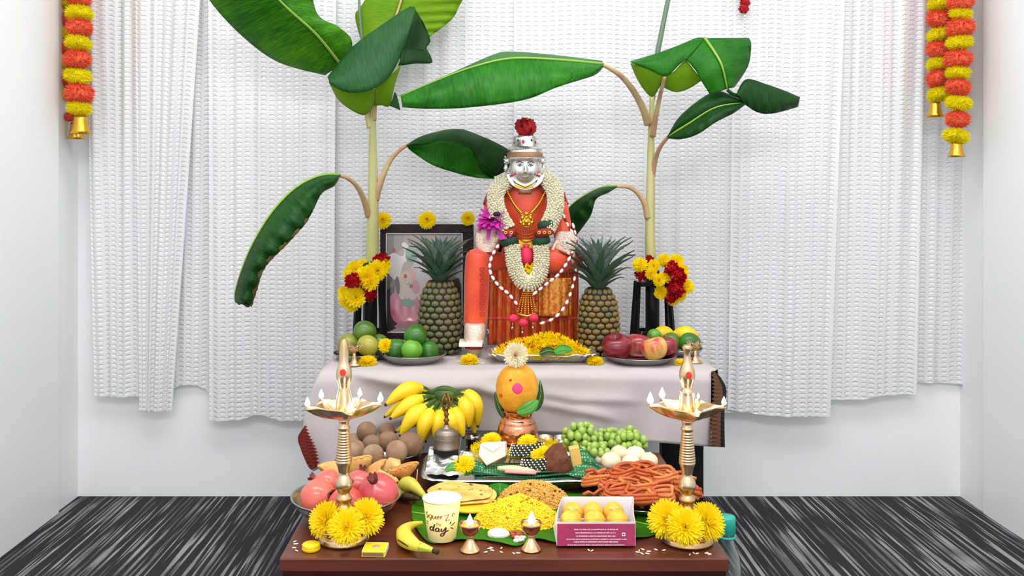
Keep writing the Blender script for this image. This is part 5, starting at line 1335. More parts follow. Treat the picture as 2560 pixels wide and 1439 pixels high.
def oil_lamp(px, py, label, spouts, tall_tip, d):
    """tall brass lamp; spouts: list of (angle in degrees from the right, towards the viewer positive, flame height)"""
    s = d / F; base = P(px, py, d); base.z = ZL
    t = thing('oil_lamp', label, 'oil lamp', base, 'tall brass oil lamps')
    def Lz(pts): return [(r * s, (1350 - y) * s) for r, y in pts]
    mb = MB(); mb.lathe(Lz([(0, 1350), (61, 1350), (64, 1348), (64, 1344), (62, 1340), (62, 1337), (58, 1333), (56, 1330), (60, 1325), (74, 1316), (79, 1311), (79, 1309), (73, 1311), (55, 1316), (36, 1316), (0, 1316)]), 56); mb.build('foot_dish', BRASS, t, world=False)
    st_ = [(35, 1316), (33, 1300), (30, 1288), (26, 1275), (20, 1260), (17, 1254), (20, 1248), (20, 1242), (15, 1236), (14, 1229), (20, 1219), (22, 1211), (20, 1200), (14, 1189), (12, 1184), (14, 1177), (16, 1166), (20, 1156), (20, 1151)]
    y = 1150
    while y > 1078:
        r = 12.5 + 6.5 * (y - 1076) / 74
        st_ += [(r, y), (r + 1.6, y - 2), (r + 1.6, y - 4), (r, y - 5.5)]; y -= 6.6
    st_ += [(13, 1074), (16, 1071), (16, 1067), (12, 1064), (12.5, 1054), (16, 1046), (0, 1045)]
    mb = MB(); mb.lathe(Lz(st_), 36); mb.build('stem', BRASS, t, world=False)
    # spouted bowl
    zb, zr = (1350 - 1046) * s, (1350 - 1010) * s; rows = []; n = 120
    def rim(a):
        k = 0
        for dg, _ in spouts:
            da = (a - math.radians(-dg) + PI) % (2 * PI) - PI
            k = max(k, math.exp(-(da / .13) ** 2) + .35 * math.exp(-(da / .33) ** 2))
        return k
    for v, w in ((.12, 0), (.35, .03), (.6, .18), (.82, .5), (.95, .85), (1, 1), (.98, 1.0), (.9, .8), (.6, .3), (.2, .12), (.001, .1)):
        row = []
        for k in range(n):
            a = 2 * PI * k / n; q_ = rim(a); r = (66 + 26 * q_ * (v ** 2)) * s * v
            row.append((r * math.cos(a), r * math.sin(a), zb + (zr - zb) * w - q_ * .10 * (zr - zb) * v + (.0 if v > .99 else 0)))
        rows.append(row)
    mb = MB(); mb.grid(rows, cu=True); bw = mb.build('bowl', BRASS, t, world=False)
    oil = MB(); oil.lathe([(0, zb + (zr - zb) * .42), (50 * s, zb + (zr - zb) * .42)], 32); oil.build('oil', mat('lamp_oil', '#C9963A', .1, coat=.5), t, world=False)
    for dg, fh in spouts:
        a = math.radians(-dg); dv = Vector((math.cos(a), math.sin(a), 0))
        mb = MB(); mb.tube([dv * 40 * s + Vector((0, 0, zr - 14 * s)), dv * 70 * s + Vector((0, 0, zr - 4 * s)), dv * 88 * s + Vector((0, 0, zr - 1 * s)), dv * 92 * s + Vector((0, 0, zr + 3 * s))], .0016, 6); mb.build('wick', WHITE, t, world=False)
        fl = dv * 91 * s + Vector((0, 0, zr + 1 * s))
        if fh: flame_obj(t, fl, fh * s); candle_light(base + fl + Vector((0, 0, fh * s * .6)), .025)
    if tall_tip: up = [(22, 1040), (21, 1020), (20, 1000), (17, 985), (14, 972), (13, 966), (15, 960), (18, 950), (20, 938), (19, 925), (15, 912), (12, 905), (12, 885), (11, 870), (9, 856), (5, 849), (0, 847)]
    else: up = [(22, 1040), (20, 1020), (19, 990), (17, 980), (18, 977), (15, 972), (12, 966), (14, 958), (18, 948), (20, 936), (19, 924), (15, 912), (11, 903), (9, 892), (8, 880), (11, 872), (13, 864), (9, 860), (0, 858)]
    mb = MB(); mb.lathe(Lz(up), 32); fn_ = mb.build('finial', BRASS, t, world=False)
    mb = MB(); mb.ball((0, -19 * s, (1350 - (928 if tall_tip else 932)) * s), (8 * s, 3.0 * s, 9 * s), 14, 8); mb.build('vermilion_mark', mat('vermilion_powder', '#D8321E', .8), fn_, world=False)
    return t
LAMP_D = 1.602
oil_lamp(860, 1350, 'left tall brass oil lamp with a bullet shaped tip in front of the pomegranates', ((-12, 26), (72, 30), (160, 24), (222, 24), (288, 22)), True, LAMP_D)
oil_lamp(1718, 1352, 'right tall brass oil lamp with a narrow tip in front of the orange fried twists', ((2, 22), (88, 14), (188, 30), (238, 28), (300, 12)), False, 1.597)
def lampflowers(px, d, lst, who):
    for x, y, r, dz, dv, lb in lst:
        flower('plain', P(x, y, d + dz), S(r, d + dz), dv, f'yellow flower head {lb} on the foot of the {who} oil lamp', f'yellow flower heads on the {who} lamp foot', flat=.8)
lampflowers(860, LAMP_D, ((812, 1298, 48, -.022, (-.5, -.8, .6), 'at the left'), (866, 1316, 48, -.052, (.05, -.85, .55), 'at the front'), (917, 1290, 48, -.025, (.5, -.8, .6), 'at the right'), (845, 1290, 30, .035, (-.3, .3, .9), 'at the back')), 'left')
lampflowers(1718, 1.597, ((1666, 1296, 51, -.022, (-.5, -.8, .6), 'at the left'), (1714, 1316, 49, -.052, (.0, -.85, .55), 'at the front'), (1770, 1302, 51, -.028, (.5, -.8, .6), 'at the right'), (1745, 1285, 30, .035, (.3, .3, .9), 'at the back')), 'right')

# pomegranates in a steel bowl
def bowl(pxc, pyr, rpx, zr, label, zb=ZL, name='steel_bowl', foot=.55, m_=STEEL, group='steel plates and bowls', dd=0):
    d = rim_d(pyr, zr) + dd; c_ = P(pxc, pyr, d); c_.z = zb; r = S(rpx, d); h = zr - zb; t = thing(name, label, 'bowl', c_, group)
    mb = MB(); mb.lathe([(0, .001), (r * foot, .001), (r * (foot + .05), .0005), (r * .85, h * .45), (r * .96, h * .85), (r * .985, h), (r * 1.005, h + .001), (r, h + .003), (r * .96, h + .0015), (r * .93, h * .85), (r * .82, h * .48), (r * foot, .004), (0, .004)], 64); mb.build('bowl_body', m_, t, world=False); return t, c_, r
_, pc_, pr_ = bowl(866, 1246, 137, .338, 'steel bowl of pomegranates behind the left oil lamp', dd=.02)
POMG = mat('pomegranate_skin', '#D8544A', .28, col2='#E2806A', scale=9, coat=.3, lo=.3, hi=.75)
POMG2 = mat('deep_pomegranate_skin', '#C8364A', .28, col2='#DC6A66', scale=9, coat=.3, lo=.3, hi=.75)
CALYX = mat('pomegranate_calyx', '#8E3A30', .6, col2='#5A2A20', scale=60)
def pomegranate(px, py, rpx, d, label, axis, m_):
    c_ = P(px, py, d); r = S(rpx, d); t = thing('pomegranate', label, 'pomegranate', c_, 'pomegranates in the bowl'); t.rotation_mode = 'QUATERNION'; t.rotation_quaternion = face(axis, 0)
    mb = MB(); mb.ball((0, 0, 0), (r, r, r * .92), 32, 22, fn=lambda u: u * (1 + .022 * math.sin(6 * math.atan2(u.y, u.x)) * (1 - u.z * u.z) + .10 * math.exp(-(u.x ** 2 + u.y ** 2) / .05) * (1 if u.z > 0 else 0))); mb.build('skin', m_, t, world=False)
    mb = MB(); mb.lathe([(r * .22, r * .90), (r * .20, r * 1.05), (r * .21, r * 1.16), (r * .27, r * 1.24), (r * .24, r * 1.22), (r * .15, r * 1.05), (0, r * 1.0)], 36, fn=lambda p, a: Vector((p.x, p.y, p.z + (r * .10 * math.cos(6 * a) if p.z > r * 1.12 else 0)))); mb.build('calyx', CALYX, t, world=False)
for x, y, r, d, lb, ax, m_ in ((795, 1244, 46, 1.70, 'large pomegranate at the left of the bowl', (.75, -.5, .3), POMG), (945, 1232, 51, 1.70, 'large deep red pomegranate at the right of the bowl', (-.15, -.55, .8), POMG2), (817, 1212, 38, 1.757, 'pomegranate at the back left of the bowl', (-.8, .1, .4), POMG), (896, 1212, 38, 1.762, 'pomegranate at the back right of the bowl', (.2, .3, .9), POMG2), (866, 1258, 44, 1.672, 'pomegranate in the middle of the bowl directly behind the lamp stem', (.1, .2, 1), POMG)):
    pomegranate(x, y, r, d, lb, ax, m_)

# plate of fried pastries behind the pomegranates
pt = plate(932, 1188, 1.865, 96, 'wide steel plate of golden fried pastries behind the pomegranates', z=ZL, h=.022)
FRIED = mat('golden_fried_pastry', '#E0A45A', .45, col2='#C87E36', scale=30, bump=.3, bscale=120)
FRIED2 = mat('pale_fried_pastry', '#E8C27E', .45, col2='#D49A4E', scale=24, bump=.3, bscale=120)
def pastry(px, py, d, w, label, rot, m_, seed):
    rr = random.Random(seed); t = thing('fried_pastry', label, 'pastry', P(px, py, d), 'fried pastries on the steel plate', rot=rot)
    s = S(w, d); mb = MB()
    def fn(u):
        a = math.atan2(u.y, u.x); k = 1 / max(.55, max(math.cos(a), math.cos(a - 2.094), math.cos(a + 2.094))) * .62
        return Vector((u.x * k * 1.25, u.y * k * 1.25, u.z * (1 - .35 * math.hypot(u.x, u.y)))) * (1 + .04 * noise.noise(u * 2.5 + Vector((seed, 0, 0))))
    mb.ball((0, 0, 0), (s, s, s * .62), 30, 16, fn=fn); mb.build('pastry_shell', m_, t, world=False)
    mb = MB(); cr_ = [(s * 1.02 * math.cos(a) * (1 / max(.55, max(math.cos(a), math.cos(a - 2.094), math.cos(a + 2.094))) * .62) * 1.2, s * 1.02 * math.sin(a) * (1 / max(.55, max(math.cos(a), math.cos(a - 2.094), math.cos(a + 2.094))) * .62) * 1.2, .0015 * math.sin(a * 14)) for a in [2 * PI * k / 60 for k in range(61)]]
    mb.tube(cr_, .0022, 6); mb.build('crimped_edge', m_, t, world=False)
for i, (x, y, d, w, lb, rot, m_) in enumerate(((838, 1172, 1.865, 34, 'pale fried pastry at the left of the pastry plate', (.2, .3, .5), FRIED2), (893, 1164, 1.895, 38, 'pale fried pastry standing behind the left lamp stem', (-.9, .2, .2), FRIED2), (936, 1176, 1.850, 28, 'crumpled golden pastry in the middle of the pastry plate', (-.7, -.3, 1.4), FRIED), (978, 1162, 1.900, 30, 'pale fried pastry at the back of the pastry plate', (-.5, .1, 2.2), FRIED2),
                                               (1010, 1178, 1.840, 32, 'golden triangular pastry at the right of the pastry plate', (-.8, .1, .6), FRIED), (960, 1196, 1.805, 26, 'golden fried pastry at the front of the pastry plate', (.3, -.2, 1.0), FRIED2), (912, 1200, 1.805, 26, 'fried pastry half hidden by the pomegranates', (.2, .2, 2.0), FRIED))):
    pastry(x, y, d, w, lb, rot, m_, i + 3)

# sapota fruit in a steel bowl
bw_, _, _ = bowl(962, 1124, 99, .345, 'steel bowl of brown sapota fruit in front of the bananas', dd=.0)
SAP = mat('sapota_skin', '#8E6E54', .8, col2='#74563E', scale=40, bump=.3, bscale=500)
SAP2 = mat('light_sapota_skin', '#A58870', .8, col2='#8A6C52', scale=40, bump=.3, bscale=500)
for x, y, r, d, lb, m_ in ((917, 1079, 26, 2.027, 'brown sapota on top of the pile at the left', SAP), (930, 1110, 25, 1.977, 'brown sapota with a dark stalk scar in the middle row', SAP), (933, 1136, 27, 1.922, 'light brown sapota at the front left of the bowl', SAP2), (992, 1128, 28, 1.922, 'light brown sapota at the front right of the bowl', SAP2), (970, 1103, 27, 1.992, 'brown sapota in the centre of the pile', SAP), (1025, 1112, 33, 1.967, 'large brown sapota at the right of the bowl', SAP),
                             (888, 1128, 29, 1.967, 'light brown sapota at the left of the bowl behind the lamp stem', SAP2), (884, 1104, 22, 2.027, 'small sapota at the back left of the bowl', SAP2), (968, 1078, 20, 2.062, 'sapota at the back in front of the bananas', SAP)):
    fruit('sapota', 'fruit', m_, x, y, r, d, lb, 'sapotas in the steel bowl', sq=(1, 1, .96), rot=(R.uniform(-1.2, .2), R.uniform(-.5, .5), R.uniform(0, 6)))

# hand of bananas
BAN = mat('banana_skin', '#F2CE1E', .4, col2='#EBBE12', scale=12, lo=.3, hi=.8)
BANG = mat('green_banana_stalk', '#4E6E1E', .5, col2='#2E4A16', scale=30)
BANT = mat('banana_tip', '#3A2A1A', .8)
bb = thing('banana_bunch', 'hand of ripe yellow bananas leaning against the white cloth', 'bananas', P(1110, 985, 2.10))
def banana(parent, pts, rpx, tipm=BANT, m_=BAN):
    """pts: stalk end ... blossom end as (px, py, depth)"""
    n = 26; c_ = crv(pts, n); w = [P(*p) for p in c_]; s = pts[0][2] / F
    prof = crv([(0, .30), (.10, .30), (.22, .42), (.33, .85), (.46, 1.08), (.64, 1.10), (.82, .92), (.93, .58), (1, .24)], n)
    mb = MB(); mb.tube(w[5:], [rpx * s * p[1] for p in prof][5:], 10, star=.04); o = mb.build('banana', m_, parent)
    mb = MB(); mb.tube(w[:8], [rpx * s * p[1] * 1.03 for p in prof][:8], 8); mb.build('banana_stalk', BANG, o)
    tg = (w[-1] - w[-2]).normalized(); mb = MB(); mb.tube([w[-1] - tg * .001, w[-1] + tg * .005], [rpx * s * .25, rpx * s * .16], 8); mb.build('banana_tip', tipm, o)
    return o
for pts, r in (([(1085, 985, 2.130), (1045, 972, 2.100), (1005, 980, 2.075), (966, 1010, 2.060)], 19), ([(1085, 992, 2.110), (1055, 996, 2.080), (1015, 1015, 2.060), (978, 1044, 2.045)], 18), ([(1088, 1000, 2.090), (1062, 1018, 2.055), (1030, 1045, 2.035), (1002, 1086, 2.030)], 19),
               ([(1095, 1005, 2.080), (1076, 1030, 2.040), (1060, 1065, 2.020), (1052, 1105, 2.020)], 18), ([(1105, 1008, 2.080), (1098, 1040, 2.040), (1092, 1075, 2.025), (1090, 1100, 2.030)], 17), ([(1118, 1008, 2.080), (1126, 1040, 2.040), (1132, 1070, 2.030), (1140, 1096, 2.030)], 17), ([(1126, 1004, 2.090), (1140, 1030, 2.050), (1150, 1060, 2.035), (1158, 1090, 2.030)], 16),
               ([(1132, 996, 2.100), (1155, 1000, 2.070), (1168, 1030, 2.055), (1172, 1066, 2.055)], 19), ([(1135, 988, 2.125), (1168, 985, 2.100), (1190, 1015, 2.085), (1194, 1062, 2.085)], 18), ([(1086, 996, 2.140), (1040, 1002, 2.115), (990, 1020, 2.100), (964, 1040, 2.095)], 14), ([(1090, 1008, 2.130), (1060, 1035, 2.100), (1020, 1060, 2.090), (992, 1078, 2.085)], 14),
               ([(1100, 1012, 2.130), (1085, 1045, 2.100), (1072, 1075, 2.090), (1065, 1100, 2.090)], 14), ([(1130, 1005, 2.130), (1160, 1035, 2.110), (1182, 1060, 2.105), (1186, 1082, 2.100)], 14)):
    banana(bb, pts, r)
mb = MB(); mb.tube(pcrv([(1080, 986, 2.135), (1095, 975, 2.125), (1112, 972, 2.12), (1128, 976, 2.125), (1140, 988, 2.135)], 14), [S(9, 2.1), S(9, 2.1)], 10); mb.ball(P(1110, 992, 2.118), (S(30, 2.1), .010, S(20, 2.1)), 16, 8); mb.build('bunch_crown', BANG, bb)

# hand bell
s_ = 1.965 / F; bz = .358; bc = P(1116, CY + (H - bz) * F / 1.965, 1.965)
stand_ = thing('small_wooden_block', 'small dark block under the hand bell behind the foil tray', 'block', (bc.x, bc.y, ZL)); mb = MB(); mb.box((-.026, -.02, 0), (.026, .024, bz - ZL - .0008)); mb.build('block', DARK, stand_, world=False, smooth=False, bevel=.002)
bl = thing('hand_bell', 'grey metal hand bell with an ornate brass handle in front of the bananas', 'bell', bc)
BELLM = mat('dull_bell_metal', '#8E8478', .4, .85, bump=.2, bscale=120)
k = s_
mb = MB(); mb.lathe([(33 * k, 0), (34 * k, 1 * k), (32 * k, 4 * k), (30 * k, 20 * k), (30 * k, 34 * k), (27 * k, 42 * k), (18 * k, 48 * k), (8 * k, 51 * k), (7 * k, 56 * k), (6 * k, 58 * k), (0, 58 * k)], 36); mb.lathe([(0, 40 * k), (24 * k, 36 * k), (29 * k, 2 * k), (33 * k, 0)], 36); b_ = mb.build('bell_body', BELLM, bl, world=False)
for zz in (6, 24, 36):
    mb = MB(); mb.tube([(30.6 * k * math.cos(a), 30.6 * k * math.sin(a), zz * k) for a in [2 * PI * i / 40 for i in range(41)]], .0008, 6); mb.build('bell_ring', BELLM, b_, world=False)
OLDB = mat('old_brass', '#8A6A3A', .35, 1.0)
mb = MB(); mb.lathe([(0, 56 * k), (6 * k, 58 * k), (4 * k, 63 * k), (8 * k, 68 * k), (5 * k, 72 * k), (4 * k, 78 * k), (7 * k, 83 * k), (4 * k, 88 * k), (5 * k, 96 * k), (9 * k, 101 * k), (0, 103 * k)], 20); mb.build('handle', OLDB, bl, world=False)
for i in range(5):
    a = 2 * PI * i / 5 + .3; mb = MB(); mb.tube([(r * k * math.cos(a), r * k * math.sin(a), z * k) for r, z in ((4, 100), (13, 104), (17, 114), (14, 126), (6, 133), (0, 135))], .0016, 7); mb.build('handle_loop', OLDB, bl, world=False)
mb = MB(); mb.ball((0, 0, 118 * k), (5 * k, 5 * k, 9 * k), 12, 8); mb.tube([(0, 0, 133 * k), (0, 0, 140 * k)], [.002, .0008], 8); mb.build('handle_finial', OLDB, bl, world=False)
# silver tumbler
c_ = P(1180, 1112, 2.09); t = thing('silver_tumbler', 'small silver tumbler between the hand bell and the copper pot', 'tumbler', (c_.x, c_.y, ZL)); k = 2.09 / F
hh = H - (1086 - CY) * k - ZL
mb = MB(); mb.lathe([(0, 0), (13 * k, 0), (14 * k, .002), (15 * k, hh * .3), (18 * k, hh * .85), (20 * k, hh), (19 * k, hh), (16 * k, hh * .8), (12 * k, .004), (0, .004)], 28); mb.build('tumbler_body', STEEL, t, world=False)
mb = MB(); mb.lathe([(15.6 * k, hh * .42), (16.8 * k, hh * .46), (16.8 * k, hh * .50), (16.4 * k, hh * .54)], 28); mb.build('tumbler_ring', STEEL, t, world=False)

# copper pot with a coconut, on a low brass pedestal plate
KD = 1.985; k = KD / F
pb = P(1294, 1110, KD); kz = pb.z
ped = thing('brass_pedestal_plate', 'brass pedestal plate under the copper pot', 'plate', (pb.x, KD, ZL + .003)); hz = kz - ZL - .0038
mb = MB(); mb.lathe([(0, 0), (.036, 0), (.038, .002), (.022, hz * .5), (.024, hz * .7), (.055, hz * .9), (.064, hz + .004), (.062, hz + .004), (.05, hz), (0, hz)], 40); mb.build('plate_body', BRASS, ped, world=False)
kp = thing('copper_pot', 'shiny round copper pot holding the turmeric coated coconut', 'pot', (pb.x, KD, kz))
mb = MB(); mb.lathe([(r * k, z * k) for r, z in ((0, 0), (30, 0), (40, 3), (47, 12), (50, 26), (50, 40), (46, 52), (43, 56), (44, 58), (41, 61), (36, 66), (36, 74), (41, 84), (43, 86), (41, 86), (34, 75), (34, 66), (40, 55), (46, 40), (46, 20), (30, 5), (0, 4))], 56); mb.build('pot_body', COPPER, kp, world=False)
TURM = mat('turmeric_paste', '#D98F1A', .65, col2='#E8AC2A', scale=26, bump=.6, bscale=160, lo=.38, hi=.62)
cc = thing('coconut', 'pointed coconut coated with turmeric and a pink spot on the copper pot', 'coconut', (pb.x - .001, KD, kz + 142 * k))
mb = MB(); mb.lathe([(r * k, z * k) for r, z in ((0, -64), (20, -62), (34, -54), (46, -36), (52, -12), (53, 4), (50, 22), (42, 38), (32, 48), (24, 53), (20, 58), (18, 64), (15, 70), (10, 76), (0, 78))], 44, fn=lambda p, a: p * (1 + .02 * noise.noise(Vector((math.cos(a) * 2, math.sin(a) * 2, p.z * 60))))); mb.build('shell', TURM, cc, world=False)
mb = MB(); mb.ball((-1 * k, -51.5 * k, 8 * k), (13 * k, 3 * k, 14 * k), 18, 10, fn=lambda u: u * (1 + .03 * math.sin(7 * math.atan2(u.z, u.x)) + .03 * math.sin(4 * math.atan2(u.z, u.x) + 1))); mb.build('pink_spot', mat('pink_powder', '#E2457E', .85), cc, world=False)
mb = MB(); mb.ball((-18 * k, -46 * k, 28 * k), (3.5 * k, 2 * k, 3 * k), 8, 6); mb.ball((-40 * k, -34 * k, -12 * k), (6 * k, 2.5 * k, 5 * k), 8, 6); mb.build('red_smudges', mat('red_powder', '#C2401E', .85), cc, world=False)
flower('cream', (pb.x - 5 * k, KD - .018, kz + 227 * k), 32 * k, (-.12, -1, .15), 'creamy white chrysanthemum with a red heart on top of the coconut', flat=.8)
for pts, w, m_, lb in (([(1238, 978), (1246, 1012), (1262, 1048)], .007, LEAFD, 'dark leaf standing at the left of the coconut'), ([(1349, 950), (1352, 985), (1338, 1028)], .009, LEAFD, 'dark curled leaf standing at the right of the coconut'), ([(1345, 1000), (1322, 1020), (1292, 1031)], .012, LEAFG, 'green betel leaf lying across the front of the coconut')):
    front = m_ is LEAFG; pp = [P(x, y, KD - (.054 if front else -.005) + (.010 * i if front else 0)) for i, (x, y) in enumerate(pts)]
    if front: pp = [P(pts[0][0], pts[0][1], KD - .040), P(pts[1][0], pts[1][1], KD - .052), P(pts[2][0], pts[2][1], KD - .050)]
    flat_leaf('betel_leaf', lb, 'leaf', [(*p, w) for p in pp], 0, (0, -1, .15), 'leaves round the coconut', m_)
# petals round the pot
mb = MB(); rr = random.Random(31)
for kx in range(700):
    a = rr.uniform(0, 2 * PI); r = rr.uniform(.046, .068); x = pb.x + r * math.cos(a) * 1.45; y = KD - .012 + r * math.sin(a) * .85; z = kz - .012 + rr.uniform(0, .022) * max(.2, 1 - (r - .046) / .03)
    petal(mb, Vector((x, y, z)), Vector((rr.uniform(-1, 1), rr.uniform(-1, .6), rr.uniform(-.1, .8))).normalized(), Vector((0, 0, 1)), .013, .0045, .003)
o = mb.build('petal_ring', YEL, None, smooth=False); tag(o, 'loose yellow petals packed round the base of the copper pot', 'petals'); o['kind'] = 'stuff'
for x, y, w, nm, m_, lb in ((1363, 1120, 20, 'brass_cup', BRASS, 'small brass cup right of the copper pot'), (1402, 1122, 17, 'steel_cup', STEEL, 'small steel cup next to the grapes')):
    d = 2.085; c_ = P(x, y, d); kk = d / F; t = thing(nm, lb, 'cup', (c_.x, d, ZL)); hh = H - (1090 - CY) * kk - ZL
    mb = MB(); mb.lathe([(0, 0), (w * .7 * kk, 0), (w * .8 * kk, .003), (w * .9 * kk, hh * .5), (w * kk, hh), (w * .95 * kk, hh), (w * .8 * kk, hh * .5), (w * .6 * kk, .004), (0, .004)], 28); mb.build('cup_body', m_, t, world=False)
    mb = MB(); mb.lathe([(w * .95 * kk, hh * .72), (w * 1.03 * kk, hh * .74), (w * 1.03 * kk, hh * .79), (w * .96 * kk, hh * .82)], 28); mb.build('cup_ring', m_, t, world=False)

# big silver tray in front of the pot
tray, (tcx, tcy, thx, thy) = foil_tray('silver_tray', 'large rectangular silver foil tray in the middle of the low table', 1052, 1506, 1200, 1128, ZL, .330, FOIL, .030, .0006)
FLINE = tcy - thy
mb = MB(); rows = []                                  # crumpled foil sheet standing at the left of the tray
for i in range(18):
    v = i / 17; row = []
    for j in range(22):
        u = j / 21; p = P(1062 + (1215 - 1062) * u + 12 * v * (1 - u), 1186 - 70 * v * (1 - .25 * u) + 0 * u, tcy - .045 + .075 * v); p += Vector((0, .006 * noise.noise(Vector((u * 7, v * 7, 1))), .006 * noise.noise(Vector((u * 6, v * 6, 5)))))
        row.append(p)
    rows.append(row)
mb.grid(rows); o = mb.build('foil_sheet', FOIL, None, smooth=False); tag(o, 'crumpled sheet of silver foil at the left of the tray', 'foil')
# green cloth folded in the tray
def green_cloth_mat():
    m_ = bpy.data.materials.new('green_dotted_silk'); m_.use_nodes = True; nt = m_.node_tree; n = nt.nodes; L = nt.links; b = n['Principled BSDF']
    tc = n.new('ShaderNodeTexCoord'); v = n.new('ShaderNodeTexVoronoi'); v.inputs['Scale'].default_value = 190; v.inputs['Randomness'].default_value = .35; L.new(tc.outputs['Object'], v.inputs['Vector'])
    rp = n.new('ShaderNodeValToRGB'); rp.color_ramp.elements[0].position = .22; rp.color_ramp.elements[0].color = srgb('#A8C89A'); rp.color_ramp.elements[1].position = .32; rp.color_ramp.elements[1].color = srgb('#0E6A3C')
    L.new(v.outputs['Distance'], rp.inputs[0]); L.new(rp.outputs[0], b.inputs['Base Color']); b.inputs['Roughness'].default_value = .5; return m_
GCLOTH = green_cloth_mat(); GHEM = mat('dark_green_hem', '#0A3A22', .6)
gc = thing('green_cloth', 'folded green dotted silk cloth lying in the silver tray', 'cloth', (P(1345, 1180, tcy).x, tcy, .31))
for lay_, (y0, dz) in enumerate(((1196, 0), (1189, .004), (1183, .008))):
    rows = []
    for i in range(9):
        v = i / 8; rows.append([P(1186 + (1470 - 1186) * u - 4 * lay_, y0 - 26 * v - 4 * math.sin(u * 8 + lay_) * (1 - v), FLINE + .014 + .07 * v + .004 * lay_) for u in [j / 40 for j in range(41)]])
    mb = MB(); mb.grid(rows); f_ = mb.build('fold', GCLOTH, gc, solid=.0016)
    mb = MB(); mb.tube(rows[0], .0011, 6); mb.build('fold_edge', GHEM, f_)
rows = []                                             # right wing rising at the back
A_ = crv([(1436, 1114, .065), (1455, 1120, .058), (1476, 1138, .045), (1494, 1162, .03), (1512, 1178, .018)], 20); B_ = crv([(1404, 1176, .03), (1420, 1186, .02), (1440, 1192, .012), (1465, 1195, .010), (1500, 1190, .010)], 20)
for i in range(20):
    rows.append([P(A_[i][0] + (B_[i][0] - A_[i][0]) * u, A_[i][1] + (B_[i][1] - A_[i][1]) * u, FLINE + A_[i][2] + (B_[i][2] - A_[i][2]) * u + .005 * math.sin(u * 9 + i * .4)) for u in [j / 12 for j in range(13)]])
mb = MB(); mb.grid(rows); mb.build('raised_fold', GCLOTH, gc, solid=.0016)
rows = []
for i in range(10):
    v = i / 9; rows.append([P(1186 + 28 * u, 1150 + 40 * v + 8 * u * (1 - v), FLINE + .03 + .03 * (1 - v) + .004 * math.sin(u * 7)) for u in [j / 6 for j in range(7)]])
mb = MB(); mb.grid(rows); mb.build('left_fold', GCLOTH, gc, solid=.0016)
# white folded packet
t = thing('white_packet', 'plain white folded paper packet leaning in the silver tray', 'packet', P(1230, 1135, FLINE + .06))
mb = MB(); f_ = [P(x, y, FLINE + .05) for x, y in ((1200, 1110), (1262, 1107), (1264, 1140), (1216, 1164), (1196, 1138))]; bk = [p + Vector((.004, .022, -.002)) for p in f_]; n5 = 5
mb.add(f_ + bk, [(4, 3, 2, 1, 0), (5, 6, 7, 8, 9)] + [(i, (i + 1) % 5, 5 + (i + 1) % 5, 5 + i) for i in range(5)]); mb.build('packet_body', WHITE, t, smooth=False, bevel=.002)
mb = MB(); mb.add([P(1200, 1110, FLINE + .0485), P(1262, 1107, FLINE + .0485), P(1232, 1128, FLINE + .0478)], [(0, 2, 1)]); mb.build('packet_flap', WHITE, t, smooth=False, solid=.0006)
# bangles with black and white beads
BANGLE = mat('dark_green_bangle', '#1E2A1A', .3, coat=.3)
for x, y, lb, m_sz in ((1316, 1122, 'stack of dark bangles with white beads beside the white packet', 38), (1340, 1158, 'lower stack of bangles with black and white beads in front', 36)):
    d = FLINE + (.075 if y < 1140 else .045); t = thing('bangle_stack', lb, 'bangles', P(x, y, d), 'beaded bangles in the tray'); kk = d / F
    for j in range(5):
        mb = MB(); zc = (j - 2) * .0048; c_ = P(x + (j - 2) * 1.5, y, d) + Vector((0, 0, zc)); r = m_sz * kk
        ring_ = [c_ + Vector((r * math.cos(a), r * .62 * math.sin(a), .12 * r * math.cos(a + 1))) for a in [2 * PI * i / 44 for i in range(45)]]
        mb.tube(ring_, .0023, 7); bg = mb.build('bangle', BANGLE, t)
        mb = MB()
        for i in range(0, 44, 2): mb.ball(ring_[(i + j) % 44] + (ring_[(i + j) % 44] - c_).normalized() * .0018 + Vector((0, 0, .0002)), .0018, 7, 5)
        mb.build('beads', WHITE, bg, kind='stuff')
for x, y, r, dz, lb in ((1160, 1160, 30, .035, 'yellow flower lying on the foil sheet'), (1318, 1104, 26, .080, 'yellow flower on top of the upper bangle stack'), (1354, 1134, 30, .05, 'yellow flower on top of the lower bangle stack'), (1228, 1099, 26, .10, 'yellow flower behind the white packet')):
    flower('plain', P(x, y, FLINE + dz), S(r, FLINE + dz), (R.uniform(-.2, .2), -.5, .85), lb, 'yellow flowers in the silver tray', flat=.55)
for pts, w, lb in (([(1112, 1176), (1135, 1166), (1160, 1172)], .009, 'curled leaf under the flower on the foil'), ([(1160, 1186), (1175, 1178), (1190, 1182)], .008, 'torn leaf next to the green cloth')):
    flat_leaf('torn_leaf', lb, 'leaf', [(*P(x, y, FLINE + .03), w) for x, y in pts], 0, (0, -.7, .7), 'leaf scraps in the tray', LEAFG)
t = thing('incense_stick', 'thin grey incense stick stuck into the yellow flower on the foil', 'incense', P(1145, 1150, FLINE + .034)); mb = MB(); mb.tube([P(1145, 1152, FLINE + .034), P(1153, 1092, FLINE + .040)], .0009, 6); mb.build('stick', mat('grey_incense', '#6A6460', .8), t)
mb = MB(); mb.ball(P(1145, 1153, FLINE + .034), (.002, .002, .002), 8, 6); mb.build('stick_base', STALKM, t)
